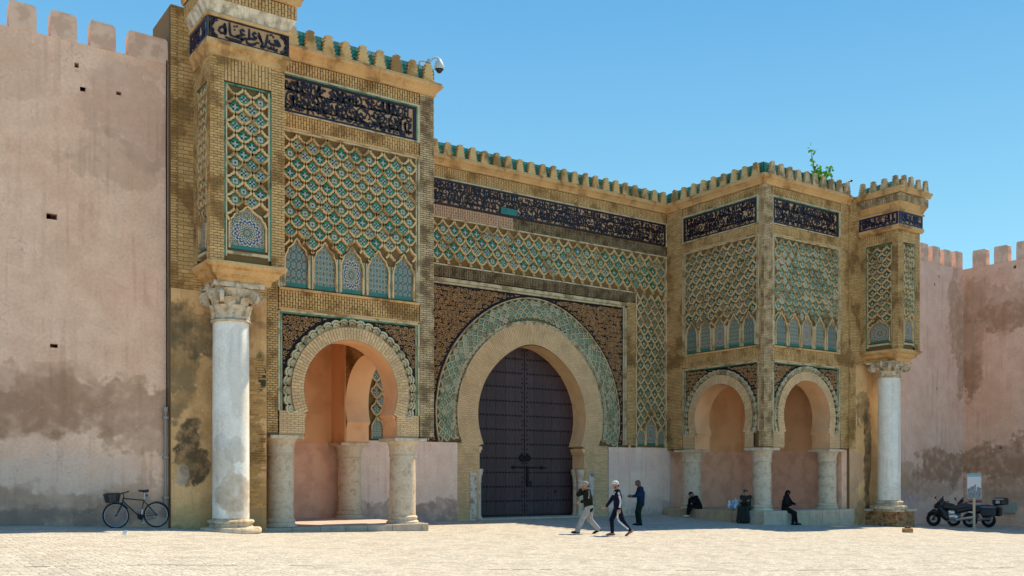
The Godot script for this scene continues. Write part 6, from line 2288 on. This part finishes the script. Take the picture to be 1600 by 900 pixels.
	b.tube([Vector3(0, 0.30, -0.10), Vector3(0.01, 0.42, -0.05), Vector3(0, 0.43, 0.05), Vector3(0, 0.30, 0.10)], 0.010, 6)
	obj("handle", b, M.bag_white, bag)

func on_ground(u: float, n: float) -> Vector3:
	return Vector3(u, ground_y(u, n), n)

# ---------------------------------------------------------------- bicycle, motorcycles, small things

func wheel(t: Node3D, c: Vector3, r: float, tyre: float, rim_m: Material, spokes: int, rim_w: float) -> void:   # a spoked wheel in the local xy plane: tyre > rim, spokes, hub
	var ring := func(rad: float) -> Array:
		var p := []
		for k in 32:
			p.append(c + Vector3(cos(TAU * k / 32), sin(TAU * k / 32), 0) * rad)
		return p
	var b := Build.new()
	b.tube(ring.call(r - tyre), tyre, 8, true)
	var o := obj("wheel", b, M.rubber, t)
	b = Build.new()
	b.tube(ring.call(r - tyre * 2.0 - rim_w * 0.3), rim_w, 8, true)
	obj("rim", b, rim_m, o)
	b = Build.new()
	for k in spokes:
		var a := TAU * k / spokes
		var s := 0.03 if k % 2 else -0.03
		b.tube([c + Vector3(cos(a + 0.5) * 0.03, sin(a + 0.5) * 0.03, s), c + Vector3(cos(a), sin(a), 0) * (r - tyre * 2.0)], 0.0022 if spokes > 12 else 0.018, 4)
	obj("spokes", b, M.steel, o)
	b = Build.new()
	b.tube([c - Vector3(0, 0, 0.05), c + Vector3(0, 0, 0.05)], 0.025 if spokes > 12 else 0.06, 10)
	obj("hub", b, M.grey_plastic, o)

func bicycle() -> void:
	# local x runs from the front wheel to the rear wheel
	var at := on_ground(6.52, 6.75)
	var t := thing("bicycle", "black bicycle with a front basket leaning against the pink wall", "bicycle", at, atan2(0.09, 1.0))
	t.rotation.x = -0.10
	var fm := mat("bike_paint", Color(0.016, 0.020, 0.026), 0.35, {spec = 0.5})
	var rim := mat("bike_rim", Color(0.30, 0.36, 0.44), 0.35, {metal = 0.6})
	var R := 0.345
	var F := Vector3(-0.52, R, 0)
	var W := Vector3(0.54, R, 0)
	wheel(t, F, R, 0.021, rim, 28, 0.012)
	wheel(t, W, R, 0.021, rim, 28, 0.012)
	var bb := Vector3(0.10, 0.30, 0)
	var seat := Vector3(0.235, 0.76, 0)
	var h0 := Vector3(-0.335, 0.70, 0)
	var h1 := Vector3(-0.30, 0.83, 0)
	var b := Build.new()
	b.tube([h0 + Vector3(0, 0.10, 0), seat - Vector3(0.0, 0.02, 0)], 0.017, 8)
	b.tube([h0 + Vector3(0.01, 0.02, 0), bb], 0.019, 8)
	b.tube([seat, bb], 0.016, 8)
	b.tube([h0, h1], 0.022, 8)
	for s in [-0.05, 0.05]:
		b.tube([seat - Vector3(0.01, 0.04, 0), W + Vector3(0, 0, s)], 0.010, 6)
		b.tube([bb + Vector3(0, 0, s * 0.6), W + Vector3(0, 0, s)], 0.010, 6)
	obj("frame", b, fm, t)
	b = Build.new()
	for s in [-0.05, 0.05]:
		b.tube([h0 + Vector3(0, 0, s), h0 + Vector3(-0.06, -0.14, s), F + Vector3(0, 0, s)], [0.014, 0.014, 0.009], 6)
	obj("fork", b, fm, t)
	b = Build.new()
	b.tube([h1, h1 + Vector3(-0.01, 0.09, 0), h1 + Vector3(-0.06, 0.11, 0)], 0.014, 6)
	b.tube([h1 + Vector3(0.03, 0.12, -0.30), h1 + Vector3(-0.04, 0.115, -0.12), h1 + Vector3(-0.06, 0.11, 0), h1 + Vector3(-0.04, 0.115, 0.12), h1 + Vector3(0.03, 0.12, 0.30)], 0.012, 8)
	for s in [-1, 1]:
		b.tube([h1 + Vector3(0.03, 0.12, s * 0.30), h1 + Vector3(0.012, 0.119, s * 0.19)], 0.019, 8)
		b.tube([h1 + Vector3(-0.02, 0.10, s * 0.16), h1 + Vector3(-0.06, 0.07, s * 0.27)], 0.006, 5)
	obj("handlebar", b, M.black_paint, t)
	# woven basket
	b = Build.new()
	var bo := Vector3(-0.60, 0.70, 0)
	for k in 7:
		var y := k * 0.038
		var e := 0.115 + k * 0.006
		b.tube([bo + Vector3(-e, y, -e), bo + Vector3(e, y, -e), bo + Vector3(e, y, e), bo + Vector3(-e, y, e)], 0.006 if k < 6 else 0.011, 5, true)
	for k in 9:
		for s in [-1, 1]:
			var q := lerpf(-1, 1, k / 8.0)
			b.tube([bo + Vector3(q * 0.13, 0, s * 0.13), bo + Vector3(q * 0.172, 0.23, s * 0.172)], 0.006, 4)
			b.tube([bo + Vector3(s * 0.13, 0, q * 0.13), bo + Vector3(s * 0.172, 0.23, q * 0.172)], 0.006, 4)
	b.box(bo.x - 0.13, bo.x + 0.13, bo.y - 0.005, bo.y + 0.005, -0.13, 0.13, true)
	obj("basket", b, M.grey_plastic, t)
	b = Build.new()
	flesh(b, [[Vector3(0.10, 1.0, 0), Vector3(0.28, 0.985, 0), 0.022, 0.04], [Vector3(0.24, 0.985, -0.05), Vector3(0.31, 0.99, -0.06), 0.035, 0.04], [Vector3(0.24, 0.985, 0.05), Vector3(0.31, 0.99, 0.06), 0.035, 0.04]], 0.009, 0.03)
	var sd := obj("saddle", b, M.black_paint, t)
	b = Build.new()
	b.tube([seat, seat + Vector3(0.02, 0.21, 0)], 0.014, 8)
	obj("seat_post", b, M.steel, sd)
	b = Build.new()
	for c in [[F, 0.5, 2.3], [W, -0.1, 1.9]]:
		b = Build.new()
		var arc := []
		for k in 12:
			var a: float = lerpf(c[1], c[2], k / 11.0)
			arc.append(c[0] + Vector3(cos(a), sin(a), 0) * (R + 0.022))
		for k in 11:
			var up: Vector3 = Vector3(0, 0, 0.028)
			b.quad(arc[k] - up, arc[k + 1] - up, arc[k + 1] + up, arc[k] + up)
			for s in [-1, 1]:
				b.quad(arc[k] + up * s, arc[k + 1] + up * s, arc[k + 1] * 0.965 + (c[0] as Vector3) * 0.035 + up * s, arc[k] * 0.965 + (c[0] as Vector3) * 0.035 + up * s)
		obj("mudguard", b, M.black_paint, t)
	b = Build.new()
	b.lathe(PackedVector2Array([Vector2(0.09, 0), Vector2(0.09, 0.006)]), 20)
	var cr := Build.new()
	cr.xf = Transform3D(Basis(Vector3.RIGHT, PI / 2), bb + Vector3(0, 0, 0.045))
	cr.lathe(PackedVector2Array([Vector2(0.085, 0), Vector2(0.085, 0.006)]), 20)
	cr.xf = Transform3D.IDENTITY
	for s in [-1, 1]:
		cr.tube([bb + Vector3(0, 0, 0.06 * s), bb + Vector3(0.03 * s, -0.165 * s, 0.075 * s)], 0.011, 6)
	cr.tube([bb + Vector3(0, 0.085, 0.045), W + Vector3(0, 0.04, 0.045)], 0.005, 4)
	cr.tube([bb + Vector3(0, -0.085, 0.045), W + Vector3(-0.02, -0.10, 0.045), W + Vector3(0, -0.035, 0.045)], 0.005, 4)
	obj("crank", cr, M.iron, t)
	b = Build.new()
	for s in [-1, 1]:
		b = Build.new()
		b.cbox(bb + Vector3(0.03 * s, -0.17 * s, 0.115 * s), Vector3(0.09, 0.03, 0.08))
		obj("pedal", b, M.light_grey, t)
	b = Build.new()
	b.tube([bb + Vector3(0.03, 0.06, 0.06), bb + Vector3(0.05, 0.20, 0.06)], 0.022, 8)
	obj("bottle_pump", b, M.pale_paint, t)
	b = Build.new()
	b.cbox(Vector3(0.30, 0.87, 0), Vector3(0.05, 0.06, 0.05))
	obj("rear_light", b, M.red_paint, t)

func hull(b: Build, bones: Array, cell := 0.022, k := 0.06) -> void:
	flesh(b, bones, cell, k)

func motorcycle(label: String, at: Vector3, turn: float, s: float, adventure: bool) -> void:
	# local x runs from the front wheel (0) to the rear wheel (1.5)
	var t := thing("motorcycle", label, "motorcycle", at, turn)
	t.scale = Vector3.ONE * s
	var R := 0.31
	var body: Material = M.red_paint if adventure else M.black_paint
	wheel(t, Vector3(0, R + (0.02 if adventure else 0.0), 0), R + (0.02 if adventure else 0.0), 0.06, M.grey_plastic if not adventure else M.steel, 10, 0.03)
	wheel(t, Vector3(1.5, R, 0), R, 0.075, M.steel, 10, 0.035)
	var b := Build.new()
	for z in [-0.10, 0.10]:
		b.tube([Vector3(0, R, z), Vector3(0.30, 0.86, z), Vector3(0.34, 0.98, z)], 0.030, 8)
	obj("fork", b, M.grey_plastic, t)
	b = Build.new()
	hull(b, [[Vector3(-0.22, R + 0.22, 0), Vector3(0.02, R + 0.34, 0), 0.05, 0.085], [Vector3(0.02, R + 0.34, 0), Vector3(0.26, R + 0.24, 0), 0.085, 0.06]])
	obj("front_mudguard", b, body, t)
	b = Build.new()
	if adventure:
		hull(b, [[Vector3(0.30, 0.95, 0), Vector3(0.42, 0.80, 0), 0.12, 0.14], [Vector3(0.12, 0.80, 0), Vector3(0.34, 0.90, 0), 0.05, 0.10]])
	else:
		hull(b, [[Vector3(0.12, 0.86, 0), Vector3(0.34, 0.96, 0), 0.11, 0.19], [Vector3(0.30, 0.62, -0.15), Vector3(0.62, 0.40, -0.17), 0.13, 0.15], [Vector3(0.30, 0.62, 0.15), Vector3(0.62, 0.40, 0.17), 0.13, 0.15], [Vector3(0.34, 0.80, -0.2), Vector3(0.5, 0.62, -0.2), 0.10, 0.12], [Vector3(0.34, 0.80, 0.2), Vector3(0.5, 0.62, 0.2), 0.10, 0.12]])
	obj("fairing", b, body, t)
	b = Build.new()
	hull(b, [[Vector3(0.48, 0.90, 0), Vector3(0.78, 0.86, 0), 0.15, 0.13], [Vector3(0.5, 0.84, 0.08), Vector3(0.75, 0.80, 0.08), 0.12, 0.10], [Vector3(0.5, 0.84, -0.08), Vector3(0.75, 0.80, -0.08), 0.12, 0.10]])
	obj("tank", b, body, t)
	b = Build.new()
	hull(b, [[Vector3(0.80, 0.80, 0), Vector3(1.08, 0.80, 0), 0.11, 0.13], [Vector3(1.12, 0.86, 0), Vector3(1.50, 0.90, 0), 0.12, 0.10]])
	obj("seat", b, M.grey_plastic, t)
	b = Build.new()
	hull(b, [[Vector3(1.05, 0.68, 0.09), Vector3(1.62, 0.80, 0.06), 0.11, 0.07], [Vector3(1.05, 0.68, -0.09), Vector3(1.62, 0.80, -0.06), 0.11, 0.07]])
	obj("tail", b, M.black_paint, t)
	b = Build.new()
	hull(b, [[Vector3(0.62, 0.40, -0.10), Vector3(0.95, 0.42, -0.10), 0.15, 0.15], [Vector3(0.62, 0.40, 0.10), Vector3(0.95, 0.42, 0.10), 0.15, 0.15], [Vector3(0.70, 0.62, 0), Vector3(0.85, 0.60, 0), 0.14, 0.13]])
	obj("engine", b, M.steel, t)
	b = Build.new()
	b.tube([Vector3(0.85, 0.40, 0.16), Vector3(1.5, R, 0.13)], 0.035, 8)
	b.tube([Vector3(0.85, 0.40, -0.16), Vector3(1.5, R, -0.13)], 0.035, 8)
	b.tube([Vector3(0.95, 0.62, 0.1), Vector3(0.95, 0.30, 0.2), Vector3(0.98, 0.27, 0.26)], 0.018, 6)
	obj("swing_arm", b, M.grey_plastic, t)
	b = Build.new()
	b.tube([Vector3(0.55, 0.26, 0.12), Vector3(0.95, 0.27, 0.18), Vector3(1.25, 0.36, 0.21), Vector3(1.75, 0.44, 0.24)], [0.03, 0.035, 0.065, 0.07], 10)
	obj("exhaust", b, M.steel, t)
	b = Build.new()
	b.tube([Vector3(0.50, 1.06, -0.36), Vector3(0.40, 1.04, -0.18), Vector3(0.37, 1.02, 0), Vector3(0.40, 1.04, 0.18), Vector3(0.50, 1.06, 0.36)], 0.016, 8)
	for z in [-1, 1]:
		b.tube([Vector3(0.50, 1.06, z * 0.36), Vector3(0.45, 1.05, z * 0.25)], 0.024, 8)
	obj("handlebar", b, M.black_paint, t)
	for z in [-1, 1]:
		b = Build.new()
		var root := Vector3(0.30, 1.02, z * 0.22)
		var m := Vector3(0.24, 1.24, z * 0.40)
		b.tube([root, m], 0.009, 6)
		b.ball(m, Vector3(0.03, 0.05, 0.085), 6)
		obj("mirror", b, M.black_paint, t)
	b = Build.new()
	b.ball(Vector3(0.03, 0.86, 0.075), Vector3(0.05, 0.05, 0.06), 6)
	b.ball(Vector3(0.03, 0.86, -0.075), Vector3(0.05, 0.05, 0.06), 6)
	obj("headlight", b, M.light_grey, t)
	b = Build.new()
	var ws := []
	for k in 5:
		var a := lerpf(-1.0, 1.0, k / 4.0)
		ws.append([Vector3(0.14 + 0.12 * a * a, 0.98, a * 0.19), Vector3(0.30 + 0.10 * a * a, 1.22 - 0.05 * a * a, a * 0.15)])
	for k in 4:
		b.quad(ws[k][0], ws[k][1], ws[k + 1][1], ws[k + 1][0])
	obj("windscreen", b, mat("windscreen", Color(0.05, 0.05, 0.055, 1.0), 0.15, {spec = 0.5}) if not M.has("windscreen") else M.windscreen, t)
	if adventure:
		for z in [-1, 1]:
			b = Build.new()
			b.xf = Transform3D(Basis.IDENTITY, Vector3(1.62, 0.72, z * 0.36))
			b.rbox(-0.28, 0.28, -0.21, 0.12, -0.13, 0.13, 0.03)
			var c: Node3D = obj("side_case", b, M.grey_plastic, t)
			b = Build.new()
			b.xf = Transform3D(Basis.IDENTITY, Vector3(1.62, 0.72, z * 0.36))
			b.rbox(-0.285, 0.285, 0.123, 0.21, -0.135, 0.135, 0.04)
			obj("lid", b, mat("case_lid", Color(0.16, 0.18, 0.24), 0.4) if not M.has("case_lid") else M.case_lid, c)
		b = Build.new()
		b.xf = Transform3D(Basis.IDENTITY, Vector3(1.98, 1.16, 0))
		b.rbox(-0.25, 0.25, -0.17, 0.15, -0.26, 0.26, 0.06)
		var c := obj("top_case", b, M.black_paint, t)
		b = Build.new()
		b.xf = Transform3D(Basis.IDENTITY, Vector3(1.98, 1.16, 0))
		b.box(-0.08, 0.08, -0.10, 0.03, 0.255, 0.268)
		b.box(-0.22, 0.24, 0.07, 0.11, 0.255, 0.266)
		obj("sticker", b, M.light_grey, c)
		b = Build.new()
		b.tube([Vector3(1.5, 0.92, 0.12), Vector3(1.9, 0.98, 0.12)], 0.02, 6)
		b.tube([Vector3(1.5, 0.92, -0.12), Vector3(1.9, 0.98, -0.12)], 0.02, 6)
		b.box(1.85, 1.95, 0.50, 0.80, -0.10, 0.10, true)
		obj("rack", b, M.iron, t)
	b = Build.new()
	b.tube([Vector3(0.75, 0.28, 0.12), Vector3(0.80, 0.02, 0.30)], 0.016, 6)
	obj("side_stand", b, M.iron, t)

func small_things() -> void:
	bicycle()
	var a := on_ground(43.72, 6.85)
	motorcycle("black faired touring motorcycle parked nearest, against the pink rampart", a + Vector3(0, 0, 0), deg_to_rad(-80), 1.13, false)
	a = on_ground(45.05, 7.10)
	motorcycle("red and grey motorcycle with black top case and grey side cases behind the black one", a, deg_to_rad(-82), 1.10, true)
	# helmet-like bag strapped on the red machine
	var t := thing("tank_bag", "grey and red luggage roll strapped on the seat of the red motorcycle", "bag", Vector3(45.28, 0.46, 8.05), deg_to_rad(-82))
	var b := Build.new()
	hull(b, [[Vector3(-0.22, 0, 0), Vector3(0.22, 0.02, 0), 0.13, 0.13]], 0.02, 0.04)
	obj("roll", b, M.light_grey, t)
	b = Build.new()
	hull(b, [[Vector3(-0.20, 0.07, 0), Vector3(0.22, 0.09, 0), 0.11, 0.11]], 0.02, 0.04)
	obj("cover", b, M.red_paint, t)
	# information panel on a post
	var p := on_ground(40.87, 10.5)
	t = thing("information_sign", "upright information panel with blue heading on a pale wooden post", "sign", p, deg_to_rad(-60))
	b = Build.new()
	b.tube([Vector3(0, -0.2, 0), Vector3(0, 1.50, 0)], 0.055, 12)
	obj("post", b, mat("post_wood", Color(0.50, 0.40, 0.26), 0.8), t)
	var n := noise(301, 9.0, 4)
	var tx := picture(96, 176, func(x: float, y: float) -> Color:
		if y > 0.90:
			return Color(0.08, 0.30, 0.38) if absf(y - 0.95) > 0.012 or fmod(x * 11.0, 1.0) > 0.7 else Color(0.5, 0.6, 0.62)
		var v := n.get_noise_2d(x * 1.2, y)
		var sky := y > 0.40 + 0.22 * maxf(0.0, sin(x * 13.0)) * n.get_noise_2d(floor(x * 8.0), 3.0) * 2.0 + 0.10 * sin(x * 3.0)
		return Color(0.56, 0.56, 0.58) if sky else Color(0.22, 0.25, 0.28) * (0.9 + 1.2 * v))
	b = Build.new()
	var q := [Vector3(-0.27, 1.42, 0.085), Vector3(-0.27, 2.48, 0.085), Vector3(0.27, 2.48, 0.085), Vector3(0.27, 1.42, 0.085)]
	b.quad_uv(q, [Vector2(0, 1), Vector2(0, 0), Vector2(1, 0), Vector2(1, 1)])
	var board := obj("board", b, mat("sign_print", Color.WHITE, 0.45, {tex = tx}), t)
	b = Build.new()
	b.rbox(-0.285, 0.285, 1.405, 2.495, 0.055, 0.082, 0.01)
	obj("frame", b, M.light_grey, board)
	# meter cabinet on the return wall
	t = thing("utility_box", "pale grey utility cabinet fixed low on the rampart, right of the motorcycles", "cabinet", Vector3(49.4, -0.05, 7.6))
	b = Build.new()
	b.xf = face_l(0, 0)
	b.rbox(-0.34, 0.34, -0.02, 0.56, 0.0, 0.16, 0.015)
	obj("cabinet", b, mat("cabinet_paint", Color(0.36, 0.34, 0.29), 0.6), t)
	b = Build.new()
	b.xf = face_l(0, 0)
	b.rbox(-0.31, 0.31, 0.01, 0.48, 0.16, 0.172, 0.006)
	b.box(0.24, 0.28, 0.20, 0.28, 0.172, 0.19)
	obj("door", b, M.cabinet_paint, t)
	# loose things on the paving
	t = thing("broken_brick", "orange brick fragment with a dark stone on top, in front of the right column", "brick", on_ground(34.0, 11.7), -0.6)
	b = Build.new()
	b.rbox(-0.17, 0.17, -0.05, 0.17, -0.12, 0.12, 0.02)
	obj("brick", b, M.old_brick, t)
	b = Build.new()
	hull(b, [[Vector3(-0.06, 0.20, 0), Vector3(0.08, 0.21, 0.02), 0.06, 0.04]], 0.02, 0.03)
	var st := thing("stone", "dark stone lying on the orange brick fragment", "stone", on_ground(34.0, 11.7), -0.6)
	obj("stone", b, M.joint_grey, st)
	t = thing("paper_litter", "crumpled scrap of white paper on the paving in front of the bicycle", "paper", on_ground(5.51, 9.84), 0.3)
	t.scale = Vector3.ONE * 0.75
	b = Build.new()
	b.quad(Vector3(-0.11, 0.01, 0), Vector3(-0.03, 0.13, -0.03), Vector3(0.06, 0.15, 0.02), Vector3(0.02, 0.01, 0.05))
	b.quad(Vector3(0.02, 0.01, 0.05), Vector3(0.06, 0.15, 0.02), Vector3(0.11, 0.08, -0.04), Vector3(0.10, 0.0, -0.02))
	b.quad(Vector3(-0.11, 0.01, 0), Vector3(-0.02, 0.005, 0.10), Vector3(0.02, 0.01, 0.05), Vector3(0.0, 0.06, 0.0))
	obj("paper", b, M.cloth_white, t)
